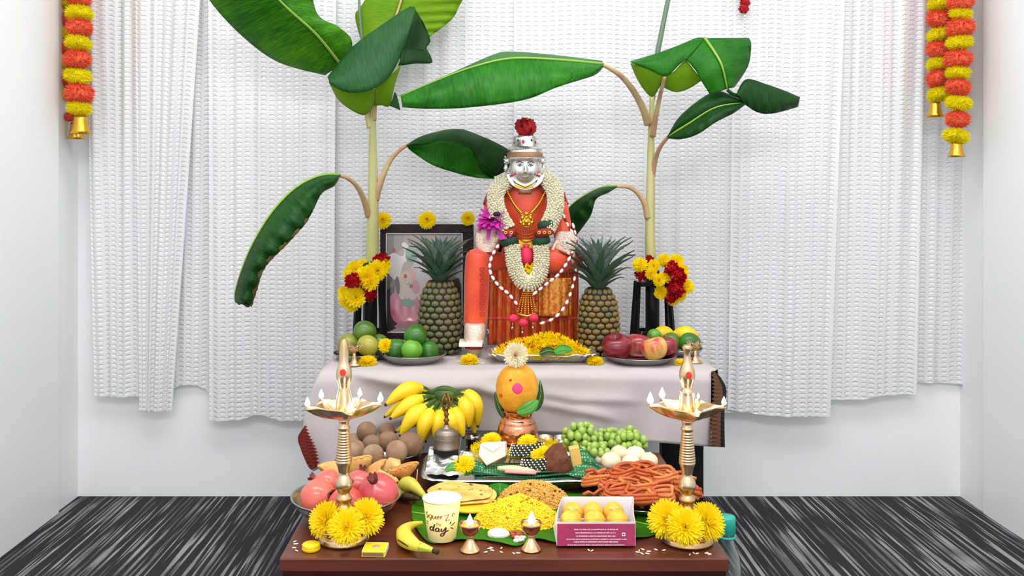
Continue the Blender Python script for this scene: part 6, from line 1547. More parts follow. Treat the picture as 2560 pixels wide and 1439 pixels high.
# halved coconut and yellow block
HUSK = mat('coconut_husk', '#7A4630', .85, col2='#5A2E1E', scale=70, bump=.9, bscale=220)
t = thing('brown_coconut', 'brown husked coconut piece lying on the green cloth', 'coconut', P(1400, 1150, FLINE + .045)); kk = S(1, FLINE + .045)
mb = MB(); mb.ball((0, 0, 0), (54 * kk, 36 * kk, 42 * kk), 36, 24, mtx=Matrix.Rotation(-.45, 4, 'Y'), fn=lambda u: Vector((min(u.x, .42) * (1 if u.x > 0 else 1.0), u.y * (1 + .25 * min(0, u.x)), u.z * (1 + .25 * min(0, u.x)))) * (1 + .03 * noise.noise(u * 3))); mb.build('husk', HUSK, t, world=False)
mb = MB()
for i in range(12): mb.tube([(-38 * kk, 0, -20 * kk), (-46 * kk + R.uniform(-3, 3) * kk, R.uniform(-8, 8) * kk, -28 * kk + R.uniform(-8, 6) * kk)], [.0007, .0003], 4)
mb.build('husk_fibres', HUSK, t, world=False, kind='stuff')
t = thing('yellow_block', 'pale yellow block standing next to the brown coconut', 'block', P(1440, 1146, FLINE + .045))
mb = MB(); mb.box((-13 * kk, -.010, -31 * kk), (13 * kk, .010, 31 * kk), Matrix.Rotation(.20, 4, 'Y').inverted()); mb.build('block', mat('pale_yellow_wax', '#E2BC66', .5, sss=.1), t, world=False, smooth=False, bevel=.0015)
t = thing('wrapped_turmeric', 'pinkish cream wrapped root lying in front of the bangles', 'root', P(1290, 1174, FLINE + .028))
mb = MB(); mb.tube(pcrv([(1244, 1170, FLINE + .028), (1270, 1170, FLINE + .026), (1310, 1175, FLINE + .026), (1352, 1178, FLINE + .03)], 12), [S(v[1], FLINE) for v in crv([(0, 5), (.2, 10), (.6, 9), (1, 4)], 12)], 12); mb.build('root', mat('cream_root', '#E2CDA0', .6, col2='#D8B68E', scale=40), t)
mb = MB(); mb.tube(pcrv([(1262, 1178, FLINE + .018), (1300, 1180, FLINE + .017), (1340, 1182, FLINE + .02)], 8), .0032, 8); mb.build('pink_wrap', mat('pink_wrapper', '#E29AA0', .5), t)

# grapes on a plate
gpl = plate(1512, 1132, 1.985, 104, 'steel plate under the green grapes', z=ZL + .012, h=.012)
mb = MB(); mb.lathe([(0, -.0122), (.05, -.0122), (.05, 0), (0, 0)], 32); mb.build('plate_foot', STEEL, gpl, world=False)
GRAPE = mat('green_grape_skin', '#86A83C', .25, col2='#A6C060', scale=30, sss=.25, coat=.2)
gm = MB(); gm.ball((0, 0, 0), (1, 1, 1.18), 12, 9); GRAPEM = gm.mesh('grape', GRAPE)
def grapes(pxc, pyc, d, wx, wz, n, label, seed):
    rr = random.Random(seed); t = thing('grape_bunch', label, 'grapes', P(pxc, pyc + wz, d), 'bunches of green grapes')
    kk = d / F; placed = []; base = Vector(t.location)
    for _ in range(n * 14):
        if len(placed) >= n: break
        u = Vector((rr.gauss(0, 1), rr.gauss(0, 1), rr.gauss(0, 1))).normalized(); rad = rr.uniform(.55, 1)
        c_ = P(pxc, pyc, d) + Vector((u.x * wx * kk, u.y * .034, u.z * wz * kk)) * rad; r = rr.uniform(8.2, 10) * kk
        if any((c_ - p).length < (r + q_) * .84 for p, q_ in placed): continue
        placed.append((c_, r)); o = link('grape', GRAPEM, t); o.location = c_ - base; o.scale = (r, r, r); o.rotation_euler = (rr.uniform(-.6, .6), rr.uniform(-.6, .6), 0)
    mb = MB()
    for c_, r in placed[::3]: mb.tube([P(pxc, pyc - wz * .2, d), (P(pxc, pyc, d) + c_) / 2, c_], .0009, 5)
    mb.build('grape_stem', mat('grape_stem', '#8A9A4A', .7), t)
grapes(1450, 1095, 1.955, 42, 38, 90, 'paler bunch of green grapes at the left of the grape plate', 5)
grapes(1515, 1100, 1.995, 42, 30, 74, 'middle bunch of green grapes on the plate', 6)
grapes(1572, 1102, 1.965, 44, 30, 84, 'right bunch of green grapes near the table edge', 8)
grapes(1485, 1122, 1.92, 34, 16, 34, 'low front bunch of green grapes spilling towards the white dumplings', 9)
# white dumplings
plate(1568, 1162, 1.895, 80, 'steel plate of white dumplings in front of the grapes', z=ZL, h=.014)
DOUGH = mat('white_dumpling_dough', '#EADFC8', .6, col2='#DCCBA8', scale=20, sss=.1)
for i, (x, y, d, r, lb) in enumerate(((1528, 1152, 1.875, 26, 'white dumpling at the left of its plate'), (1548, 1134, 1.925, 24, 'beige dumpling at the back of its plate'), (1588, 1138, 1.915, 27, 'white dumpling at the top of its plate'), (1578, 1158, 1.862, 25, 'white dumpling at the front of its plate'), (1622, 1150, 1.885, 23, 'white dumpling at the right of its plate'), (1503, 1146, 1.90, 18, 'small white dumpling near the green cloth'))):
    t = thing('dumpling', lb, 'dumpling', P(x, y, d), 'white dumplings on the plate', rot=(R.uniform(-.2, .2), R.uniform(-.2, .2), R.uniform(0, 6))); r = S(r, d)
    mb = MB(); mb.ball((0, 0, 0), (r, r, r * .8), 28, 16, fn=lambda u: u * (1 + .06 * math.sin(9 * math.atan2(u.y, u.x)) * max(0, u.z) + .04 * noise.noise(u * 2 + Vector((i, 0, 0))))); mb.build('dough', DOUGH, t, world=False)
    mb = MB(); mb.lathe([(r * .22, r * .66), (r * .10, r * .80), (r * .13, r * .9), (0, r * .88)], 12); mb.build('pinched_top', DOUGH, t, world=False)
# orange fried twists
plate(1610, 1232, 1.78, 116, 'steel plate heaped with orange fried twists behind the right oil lamp', z=ZL, h=.016)
TWIST = mat('orange_fried_dough', '#C8642E', .55, col2='#B04A1E', scale=40, bump=.3, bscale=300)
TWIST2 = mat('light_orange_fried_dough', '#DB8A4A', .55, col2='#C8683A', scale=40, bump=.3, bscale=300)
rr = random.Random(12)
def twist(px, py, d, w, hgt, label, seed, m_, flat_=.35, turns=2.3, ns=3, rot=0.0):
    q_ = random.Random(seed); t = thing('fried_twist', label, 'snack', P(px, py, d), 'orange fried twists on the plate'); kk = d / F
    c0, c1 = math.cos(rot), math.sin(rot); ph = q_.uniform(0, 6)
    for s2 in range(ns):
        pts = []; n = 54
        for i in range(n):
            u = i / (n - 1); a = ph + turns * 2 * PI * u; r = 1 - .55 * u + .10 * math.sin(7 * u + s2)
            sq_ = 1 + .25 * math.cos(2 * a + seed)
            x = r * sq_ * math.cos(a) * w * kk; y = r * math.sin(a) * w * kk * flat_ * 2; z = (s2 - (ns - 1) / 2) * .0058 + .004 * math.sin(a * 1.5 + seed)
            pts.append((x * c0 - z * c1 * .4, y, z + x * c1 * .6))
        mb = MB(); mb.tube(pts, .0034, 6, star=.14); mb.build('dough_strand', m_, t, world=False)
TW = (('flat twist at the far left of the pile touching the tray', 1498, 1196, 1.80, 38, .25), ('twist at the front left of the pile', 1545, 1232, 1.715, 42, .1), ('twist at the front centre of the pile', 1600, 1240, 1.70, 46, 0), ('twist at the front right of the pile', 1655, 1236, 1.715, 42, -.1), ('twist at the right end of the pile', 1716, 1226, 1.77, 40, -.1),
      ('twist in the left middle of the pile', 1535, 1210, 1.78, 46, .08), ('twist in the middle of the pile', 1590, 1212, 1.76, 50, -.05), ('twist right of the middle of the pile', 1645, 1210, 1.78, 48, .06), ('twist at the back left of the pile', 1550, 1190, 1.83, 44, .05), ('twist at the back right of the pile', 1660, 1188, 1.84, 44, -.08),
      ('topmost twist on the left of the pile', 1565, 1180, 1.80, 40, .1), ('topmost twist in the centre of the pile', 1612, 1178, 1.81, 44, 0), ('topmost twist on the right of the pile', 1655, 1190, 1.79, 38, -.12), ('twist hidden deep in the centre of the pile', 1610, 1222, 1.80, 44, .0))
for i, (lb, x, y, d, w, ro) in enumerate(TW): twist(x, y, d, w, 0, 'orange fried ' + lb, i * 3 + 1, TWIST if i % 3 else TWIST2, .42, 1.5 + .3 * (i % 3), 3 + i % 2, ro)
for i in range(46):
    x, y = rr.uniform(1480, 1735), rr.uniform(1178, 1240); d = 1.70 + (1245 - y) / 70 * .11 + rr.uniform(-.01, .02); a = rr.uniform(-.6, .6); ln = rr.uniform(18, 40)
    t = None
    pts = [P(x + (u - .5) * 2 * ln * math.cos(a), y + (u - .5) * 2 * ln * math.sin(a) * .6 - 6 * math.sin(PI * u) * rr.choice((1, -1, .3)), d + .012 * u) for u in (0, .2, .4, .6, .8, 1)]
    if i == 0: sticks = MB(); sticks.cm = 0
    sticks.cm = i % 2; sticks.tube(pts, .0036, 6, star=.14)
o = sticks.build('broken_twist_sticks', [TWIST, TWIST2]); tag(o, 'broken straight sticks of orange fried dough scattered through the twist pile', 'snack'); o['kind'] = 'stuff'
# ------------------------------------------------------------------ front of the low table
# banana leaf under the food
front = crv([(1030, 1302), (1046, 1336), (1078, 1360), (1140, 1357), (1200, 1351), (1240, 1362), (1290, 1368), (1332, 1353), (1390, 1360), (1480, 1354), (1580, 1352), (1625, 1344), (1664, 1325)], 70)
back = crv([(1028, 1268), (1040, 1252), (1080, 1235), (1140, 1228), (1250, 1226), (1350, 1226), (1450, 1230), (1540, 1246), (1600, 1272), (1640, 1297), (1667, 1318)], 70)
rows, uvs = [], []
for i in range(70):
    a, b = PZ(front[i][0], front[i][1], Z_LOW), PZ(back[i][0], back[i][1], Z_LOW); row, ur = [], []
    for j in range(13):
        u = j / 12; p = a + (b - a) * u; p.z = Z_LOW + .0022 + .0045 * max(0, (.25 - u) / .25) * (math.sin(i * .55) * .5 + .5); row.append(p); ur.append((i / 69, u * 2))
    rows.append(row); uvs.append(ur)
mb = MB(); mb.grid(rows, uvs=uvs); lf = mb.build('banana_leaf', LF_BRIGHT, None, solid=.0008); tag(lf, 'cut green banana leaf spread under the rice and the paper cup', 'leaf')
mb = MB(); rows = [rows[i][6] + Vector((0, 0, .0014)) for i in range(0, 70, 3)]; mb.tube(rows, .0016, 6); r_ = mb.build('midrib', RIB, None); r_.parent = lf
flat_leaf('banana_leaf_scrap', 'small piece of banana leaf standing up between the flatbread and the orange rice', 'leaf', [(*P(1251, 1240, 1.795), .022), (*P(1250, 1222, 1.80), .022), (*P(1250, 1207, 1.815), .022)], 0, (0, -.9, .4), None, LF_MID)

GRAIN = MB(); GRAIN.ball((0, 0, 0), (.0013, .0013, .0042), 6, 4)
def rice_mound(pxc, d, rx, ry, h, n, m_, label, seed, name, bits=None):
    rr = random.Random(seed); c_ = P(pxc, CY + (H - Z_LOW) * F / d, d); c_.z = Z_LOW + .003; mb = MB()
    def top(u, v):
        r2 = u * u + v * v; return h * max(0, 1 - r2) ** .75 * (1 + .16 * noise.noise(Vector((u * 2.2, v * 2.2, seed)))) 
    rws = []
    for i in range(12):
        r = i / 11; rws.append([c_ + Vector((rx * r * math.cos(a) * (1 + .08 * math.sin(3 * a + seed)), ry * r * math.sin(a), top(r * math.cos(a), r * math.sin(a)) * .97)) for a in [2 * PI * k / 36 for k in range(36)]])
    mb.grid(rws, cu=True)
    gv, gf = GRAIN.v, GRAIN.f
    for _ in range(n):
        a = rr.uniform(0, 2 * PI); r = math.sqrt(rr.random()) * 1.02; u, v = r * math.cos(a), r * math.sin(a)
        p = c_ + Vector((rx * u * (1 + .08 * math.sin(3 * a + seed)), ry * v, top(u, v) + .0008))
        mt = Quaternion(Vector((rr.uniform(-1, 1), rr.uniform(-1, 1), rr.uniform(-.4, .4))).normalized(), rr.uniform(.7, 2.2)).to_matrix()
        mb.add([p + mt @ q_ for q_ in gv], gf)
    o = mb.build(name, m_, None); tag(o, label, 'rice'); o['kind'] = 'stuff'
    if bits:
        b2 = MB()
        for _ in range(bits[0]):
            a = rr.uniform(0, 2 * PI); r = math.sqrt(rr.random()) * .9; u, v = r * math.cos(a), r * math.sin(a)
            b2.ball(c_ + Vector((rx * u, ry * v, top(u, v) + .0025)), (rr.uniform(.002, .0035), .0022, .002), 7, 5)
        o2 = b2.build('spice_bits', bits[1], None); o2.parent = o; o2['kind'] = 'stuff'
SPICE = mat('fried_spice_bits', '#B0601E', .6)
rice_mound(1292, 1.690, .0760, .056, .039, 2600, mat('yellow_lemon_rice', '#F5D21C', .55, sss=.1), 'mound of bright yellow rice behind the two small lamps', 3, 'yellow_rice', (26, SPICE))
rice_mound(1335, 1.785, .066, .045, .040, 1900, mat('orange_tamarind_rice', '#E6AE50', .55, sss=.1), 'mound of pale orange rice behind the yellow rice', 6, 'orange_rice', (22, mat('dark_spice_bits', '#6A3A16', .6)))

# flatbreads on a yellow heap
t = thing('lentil_heap', 'smooth bright yellow heap under the flatbreads next to the paper cup', 'food', P(1178, 1290, 1.72) * 1); t.location.z = Z_LOW + .003
mb = MB(); c_ = Vector(t.location); mb.ball((0, .035, 0.0085), (.048, .050, .0085), 28, 12); mb.build('paste', mat('yellow_lentil_paste', '#F0BE14', .5), t, world=False)
BREAD = mat('golden_flatbread', '#E2C26A', .6, col2='#C99A44', scale=55, bump=.25, bscale=140, lo=.42, hi=.72)
for i, (dz, dx, lb) in enumerate(((0, .004, 'lower golden flatbread on the yellow heap'), (.0042, -.002, 'upper golden flatbread with brown spots on the yellow heap'))):
    ct = P(1153, 1230, 1.775); t = thing('flatbread', lb, 'bread', (ct.x + dx, ct.y + .002 * i, Z_LOW + .0215 + dz), 'golden flatbreads', rot=(.03, .05, .4 * i))
    rws = []
    for z_, k in ((0, 0), (0, .5), (0, .96), (.0012, 1.0), (.0026, .985), (.003, .93), (.0032, .5), (.0032, 0)):
        row = []
        for j in range(56):
            a = 2 * PI * j / 56; r = k * .0635 * (1 + .015 * math.sin(5 * a + i)); row.append((r * math.cos(a), r * .86 * math.sin(a), z_ + .0018 * k * math.sin(4 * a + i) + .0008 * noise.noise(Vector((math.cos(a) * k * 5, math.sin(a) * k * 5, i)))))
        rws.append(row)
    mb = MB(); mb.grid(rws, cu=True); mb.build('bread_disc', BREAD, t, world=False)
    if i:
        mb = MB()
        for k in range(14): mb.ball((R.uniform(-.05, .05), R.uniform(-.04, .04), .0032), (R.uniform(.002, .0045), R.uniform(.0015, .003), .0006), 8, 4)
        mb.build('toasted_spots', mat('toasted_spot', '#8A5A22', .7), t, world=False, kind='stuff')

# paper cup with lettering
CD = 1.604; cs = CD / F
cb = P(1105, 1349, CD); cb.z = Z_LOW + .0034; cup = thing('paper_cup', 'yellow paper cup of milk with brown hand lettering on the banana leaf', 'cup', cb)
CUPM = mat('yellow_cup_paper', '#F3E48E', .45, col2='#EFE6A8', scale=9)
zt = H - (1243 - CY) * cs - cb.z; r0, r1 = 34.5 * cs, 47.5 * cs
def cr_(z): return r0 + (r1 - r0) * z / zt
mb = MB(); mb.lathe([(0, .002), (r0 - .001, .002), (r0, 0), (r0 + .0003, .0006), (r1, zt), (r1 - .0006, zt), (r0 - .0012, .004)], 64); body = mb.build('cup_body', CUPM, cup, world=False)
mb = MB(); mb.tube([(( r1 + .0004) * math.cos(a), (r1 + .0004) * math.sin(a), zt) for a in [2 * PI * k / 64 for k in range(65)]], .0009, 8); mb.build('rolled_rim', WHITE, cup, world=False)
mb = MB(); mb.lathe([(0, zt - .0015), (cr_(zt - .0015) - .0008, zt - .0015)], 48); mb.build('milk', mat('milk', '#F7F2EA', .35, sss=.1), cup, world=False)
def on_cup(x4, y4, out=.0003):
    px, py = 980 + x4 * .1719, 1180 + y4 * .1719
    z = (H - (py - CY) * (CD - .03) / F) - cb.z; r = cr_(z)
    sx = max(-.985, min(.985, ((px - CX) * (CD - .6 * r) / F - cb.x) / r)); a = math.asin(sx)
    rr_ = r + out; return Vector((rr_ * math.sin(a), -rr_ * math.cos(a), z))
def stroke(pts, w, m_, nm, smooth_n=None):
    c_ = crv(pts, smooth_n or max(6, len(pts) * 4)); mb = MB(); L_ = []; R_ = []
    for i, p in enumerate(c_):
        a, b = c_[max(i - 1, 0)], c_[min(i + 1, len(c_) - 1)]; dx, dy = b[0] - a[0], b[1] - a[1]; l = math.hypot(dx, dy) or 1
        ww = 1.5 * w * (.7 + .5 * abs(dy) / l)
        L_.append(on_cup(p[0] - dy / l * ww, p[1] + dx / l * ww)); R_.append(on_cup(p[0] + dy / l * ww, p[1] - dx / l * ww))
    mb.grid([L_, R_], flip=True); return mb.build(nm, m_, body, world=False, smooth=False)
INK1, INK2, INK3 = mat('reddish_brown_ink', '#A8481C', .6), mat('tan_ink', '#C08A3A', .6), mat('dark_brown_ink', '#4A1C10', .6)
for pts in ([(522, 606), (504, 616), (506, 642), (524, 668), (512, 694), (500, 690)],
            [(580, 640), (556, 634), (538, 662), (548, 690), (572, 680), (584, 646)], [(582, 638), (574, 690), (556, 728)],
            [(602, 640), (596, 676), (612, 688), (636, 650)], [(642, 640), (636, 676), (650, 684)],
            [(660, 668), (686, 656), (680, 640), (662, 652), (660, 680), (690, 684)], [(706, 664), (732, 650), (726, 636), (708, 648), (706, 676), (738, 680)],
            [(762, 634), (800, 630), (832, 620), (810, 660), (784, 714), (812, 706), (844, 710)], [(880, 646), (900, 636), (898, 614), (882, 622), (876, 652), (890, 676)]):
    stroke(pts, 3.6, INK1, 'letter')
for pts in ([(656, 736), (650, 780), (658, 788)], [(642, 756), (668, 750)], [(676, 734), (672, 790)], [(673, 772), (686, 758), (692, 772), (691, 790)], [(702, 778), (720, 770), (712, 758), (702, 772), (706, 790), (722, 788)]):
    stroke(pts, 2.2, INK2, 'letter')
for pts in ([(606, 826), (582, 814), (558, 840), (566, 872), (590, 866), (608, 836)], [(624, 770), (610, 826), (604, 862), (622, 878)], [(684, 828), (660, 822), (638, 850), (650, 876), (674, 868), (688, 836)], [(692, 828), (684, 866), (702, 878)],
            [(728, 828), (718, 862), (736, 874), (764, 846), (790, 812)], [(790, 814), (776, 880), (748, 936), (716, 940), (718, 912), (760, 892), (824, 864)]):
    stroke(pts, 6.0, INK3, 'letter')
for pts in ([(842, 768), (862, 736)], [(864, 802), (914, 764)], [(850, 826), (890, 856)], [(512, 748), (526, 768)], [(508, 786), (528, 802)], [(516, 830), (528, 832)]):
    stroke(pts, 4.5, INK3, 'ray_mark', 4)

# banana in front, and an overripe one with an incense stick
b1 = thing('banana', 'curved yellow banana with a brown scratch in front of the paper cup', 'banana', PZ(1035, 1345, Z_LOW))
pts = [(*PZ(x, y, .3155)[:], ) for x, y in ((1086, 1376), (1066, 1370), (1038, 1362), (1014, 1346), (1010, 1328), (1028, 1313), (1056, 1306))]
c_ = crv(pts, 28); prof = [x[1] for x in crv([(0, .26), (.07, .34), (.18, .72), (.35, 1), (.6, 1.0), (.8, .85), (.93, .5), (1, .22)], 28)]
mb = MB(); mb.tube(c_, [.0138 * p for p in prof], 12, star=.04); mb.build('peel', mat('pale_banana_skin', '#EBDA5A', .4, col2='#E8CE3A', scale=14), b1)
mb = MB(); mb.tube(c_[:6], [.0138 * p * 1.015 for p in prof][:6], 12); mb.build('green_neck', mat('greenish_banana_neck', '#B5C23A', .45), b1)
mb = MB(); v0 = Vector(c_[0]); tg = (v0 - Vector(c_[1])).normalized(); mb.tube([v0 - tg * .002, v0 + tg * .007], [.0045, .005], 8); mb.build('cut_stalk', BANT, b1)
mb = MB(); mb.tube([Vector(PZ(1000, 1346, .3155)) + Vector((-.003, -.0085, .0015)), Vector(PZ(1008, 1352, .3155)) + Vector((0, -.0105, .0012)), Vector(PZ(1022, 1360, .3155)) + Vector((0, -.0125, .001))], [.0008, .0014, .0006], 6); mb.build('brown_scratch', BANT, b1)
b2 = thing('overripe_banana', 'overripe banana with a blackened underside beside the pomegranate bowl', 'banana', PZ(1030, 1258, Z_LOW))
pts = [P(1068, 1246, 1.765), P(1048, 1226, 1.77), P(1026, 1210, 1.785), P(1010, 1214, 1.80), P(1008, 1232, 1.80), P(1024, 1250, 1.79), P(1050, 1256, 1.775)]
pts = [Vector((p.x, p.y, max(p.z, .3145))) for p in pts]; c_ = [Vector(p) for p in crv([tuple(p) for p in pts], 28)]
mb = MB(); mb.tube(c_[:18], [.0142 * p for p in prof][:18], 12); mb.build('peel', mat('spotted_banana_skin', '#D8CE4A', .45, col2='#B8B03A', scale=22), b2)
mb = MB(); mb.tube(c_[16:], [.0142 * p * 1.02 for p in prof][16:], 12); mb.build('blackened_end', mat('blackened_banana', '#2A1C12', .6, col2='#8A6A3A', scale=45, lo=.5, hi=.75), b2)
t = thing('incense_stick', 'short tan incense stick standing in the overripe banana', 'incense', P(1042, 1204, 1.78)); mb = MB(); mb.tube([P(1041, 1206, 1.78), P(1044, 1172, 1.785)], [.0016, .0008], 6); mb.build('stick', mat('tan_incense', '#C8A45A', .7), t)
mb = MB(); mb.ball(P(1041, 1205, 1.78), (.0026, .0026, .0015), 8, 5); mb.build('ash', STALKM, t)

# small lamps with flames
def small_lamp(px, py, fh, label):
    d = F * (H - Z_LOW) / (py - CY); s = d / F; b = P(px, py, d); b.z = ZL; t = thing('small_oil_lamp', label, 'oil lamp', b, 'small brass oil lamps at the front')
    mb = MB(); mb.lathe([(r * s, z * s) for r, z in ((0, 0), (25, 0), (26, 1.5), (24, 4), (22, 6), (15, 16), (9, 26), (6, 32), (7, 34), (6, 36), (0, 37))], 36); mb.build('foot', BRASS, t, world=False)
    def fn(p, a): k = 1 + .16 * max(0, math.cos(2 * (a + PI / 4)) ** 8) * max(0, (p.z - 50 * s) / (18 * s)) if True else 1; return Vector((p.x * k, p.y * k, p.z))
    mb = MB(); mb.lathe([(r * s, z * s) for r, z in ((0, 35), (6, 36), (16, 42), (22, 50), (25, 60), (26.5, 68), (25.5, 68.5), (23, 61), (19, 54), (0, 52))], 64, fn=fn); bw = mb.build('bowl', COPPER, t, world=False)
    mb = MB(); mb.lathe([(0, 62 * s), (23 * s, 62 * s)], 32); mb.build('oil', MATS['lamp_oil'], t, world=False)
    mb = MB(); mb.tube([(2 * s, 6 * s, 60 * s), (0, -8 * s, 65 * s), (0, -16 * s, 68 * s), (0, -18 * s, 71 * s)], .0016, 6); mb.build('wick', WICK, t, world=False)
    flame_obj(t, (0, -17 * s, 68 * s), fh * s); candle_light(b + Vector((0, -17 * s, (68 + fh * .6) * s)), .06)
small_lamp(1175, 1376, 30, 'small brass oil lamp with a burning flame next to the paper cup')
small_lamp(1328, 1374, 36, 'small brass oil lamp with a burning flame left of the sweet box')

# chutney, fried lentils and nuts on the leaf
t = thing('coconut_chutney', 'white spoonful of chutney on the leaf between the two small lamps', 'food', PZ(1246, 1340, Z_LOW + .004))
mb = MB(); mb.ball((0, 0, .004), (.019, .014, .009), 24, 12, fn=lambda u: u * (1 + .12 * noise.noise(u * 2.5))); mb.build('spoonful', mat('white_chutney', '#EFE6DC', .6, bump=.4, bscale=300), t, world=False)
NUT = mat('red_peanut', '#B85A2A', .5, col2='#8E3A1A', scale=80)
for k in range(9):
    c_ = PZ(1284 + (k % 3) * 9 + R.uniform(-3, 3), 1330 + (k // 3) * 5, Z_LOW + .0065 + .0028 * (2 - k // 3) * .6)
    t = MB(); t.ball(c_, (.0052, .0035, .0034), 10, 7, mtx=Matrix.Rotation(R.uniform(-1, 1), 4, 'Z')); o = t.build('peanut', NUT, None); tag(o, 'red brown fried peanut in the small pile next to the white chutney', 'nut', 'fried peanuts on the leaf')
mb = MB()
for k in range(10): mb.ball(PZ(1296 + R.uniform(-12, 22), 1346 + R.uniform(-6, 6), Z_LOW + .006), (R.uniform(.002, .006), R.uniform(.002, .004), .003), 7, 5)
o = mb.build('white_crumbs', mat('white_crumb', '#EDE8DC', .7), None); tag(o, 'white crumbs beside the peanuts on the banana leaf', 'crumbs'); o['kind'] = 'stuff'

# box of yellow sweets
BD = 1.566; x0, x1 = P(1393, 0, BD).x, P(1588, 0, BD).x; y0, y1 = BD, BD + .086; z0 = Z_LOW + .0034; zf = H - (1309 - CY) * BD / F; zbk = H - (1241 - CY) * y1 / F
bx = thing('sweet_box', 'open magenta and white card box of yellow sweets', 'box', ((x0 + x1) / 2, (y0 + y1) / 2, z0))
MAG = mat('magenta_card', '#B03A66', .4, col2='#A8305A', scale=8); INN = mat('white_box_lining', '#EDE8F0', .5)
def slab(pts, th, m_, nm, mb_=None):
    n_ = (Vector(pts[1]) - Vector(pts[0])).cross(Vector(pts[2]) - Vector(pts[0])).normalized() * th; k = len(pts); mb = MB()
    mb.add([Vector(p) for p in pts] + [Vector(p) + n_ for p in pts], [tuple(range(k)), tuple(range(2 * k - 1, k - 1, -1))] + [(i, k + i, k + (i + 1) % k, (i + 1) % k) for i in range(k)])
    return mb.build(nm, m_, bx, smooth=False)
fp_ = slab([(x0, y0, z0), (x1, y0, z0), (x1, y0, zf), (x0, y0, zf)], -.0009, MAG, 'front_panel')
slab([(x0, y0 + .001, zf - .0005), (x1, y0 + .001, zf - .0005), (x1, y0 - .0002, zf + .0032), (x0, y0 - .0002, zf + .0032)], -.0006, WHITE, 'front_lip')
slab([(x0, y0, z0), (x1, y0, z0), (x1, y1, z0), (x0, y1, z0)], .0008, INN, 'bottom_panel')
bkx0, bkx1 = P(1409, 0, y1).x, P(1578, 0, y1).x
slab([(x0, y1, z0), (x1, y1, z0), (bkx1 + .004, y1, zbk), (bkx0 - .002, y1, zbk)], -.0008, INN, 'back_panel')
for xa, xb, sg in ((x0, bkx0 - .002, 1), (x1, bkx1 + .004, -1)):
    slab([(xa, y0 + .001, z0 + .001), (xa, y1, z0 + .001), (xb, y1, zbk - .002), (xa + (xb - xa) * .5, y0 + .055, zbk - .006), (xa + sg * .001, y0 + .018, zf + .012), (xa, y0 + .001, zf + .002)], sg * -.0008, INN, 'side_panel')
slab([(x0 + .002, y0 + .002, z0 + .0175), (x1 - .002, y0 + .002, z0 + .0175), (x1 - .002, y1 - .002, z0 + .0175), (x0 + .002, y1 - .002, z0 + .0175)], .0006, INN, 'inner_tray')
rr = random.Random(5); INKW = mat('white_print', '#F3E2EA', .5)
for (xa, xb, y) in ((385, 880, 915), (400, 850, 953), (410, 850, 990), (300, 970, 1025), (380, 880, 1055), (310, 950, 1090)):
    mb = MB(); x = xa
    while x < xb:
        w = rr.uniform(7, 15); 
        for q_ in range(2):
            xx = x + q_ * w * .5; hh = rr.uniform(4, 8); a, b = P(1350 + xx * .2216, 1120 + (y - hh) * .2216, y0 - .0011), P(1350 + (xx + w * .42) * .2216, 1120 + (y + 6) * .2216, y0 - .0011)
            mb.add([(a.x, a.y, a.z), (b.x, a.y, a.z), (b.x, a.y, b.z), (a.x, a.y, b.z)], [(3, 2, 1, 0)])
        x += w + (rr.uniform(4, 8) if rr.random() < .3 else 1.5)
    mb.build('print_line', INKW, fp_, smooth=False, kind='stuff')
mb = MB(); c_ = P(1559, 1335, y0 - .0011); mb.box((c_.x - .0029, c_.y, c_.z - .0029), (c_.x + .0029, c_.y + .0001, c_.z + .0029)); vm = mb.build('square_mark', INKW, fp_, smooth=False)
mb = MB(); mb.ball((c_.x, c_.y - .0001, c_.z), (.0014, .0003, .0014), 12, 6); o = mb.build('round_dot', mat('dark_green_ink', '#24503A', .5), fp_)
LADDU = mat('yellow_sweet', '#EBA92A', .6, col2='#F0BE48', scale=120, bump=.5, bscale=500)
pos = [('left', 1431, y0 + .062), ('middle', 1482, y0 + .064), ('right', 1534, y0 + .063), ('left', 1427, y0 + .023), ('middle', 1486, y0 + .022), ('right', 1543, y0 + .023)]
for i, (nm, px, y) in enumerate(pos):
    r = .0182; t = thing('round_sweet', f'round yellow sweet at the {nm} of the {"back" if i < 3 else "front"} row in the box', 'sweet', (P(px, 0, y).x, y, z0 + .0185 + r * .93), 'yellow sweets in the box')
    mb = MB(); mb.ball((0, 0, 0), (r, r, r * .93), 24, 16, fn=lambda u: u * (1 + .025 * noise.noise(u * 4 + Vector((i * 3, 0, 0))))); mb.build('sweet_ball', LADDU, t, world=False)
    if i in (0, 2):
        mb = MB(); mb.ball((-.004, -r * .75, r * .55), (.006, .002, .002), 8, 5, mtx=Matrix.Rotation(.5, 4, 'Y')); mb.ball((.005, -r * .7, r * .62), (.002, .002, .002), 8, 5); mb.build('nut_garnish', mat('nut_garnish', '#F3D88A', .6), t, world=False)

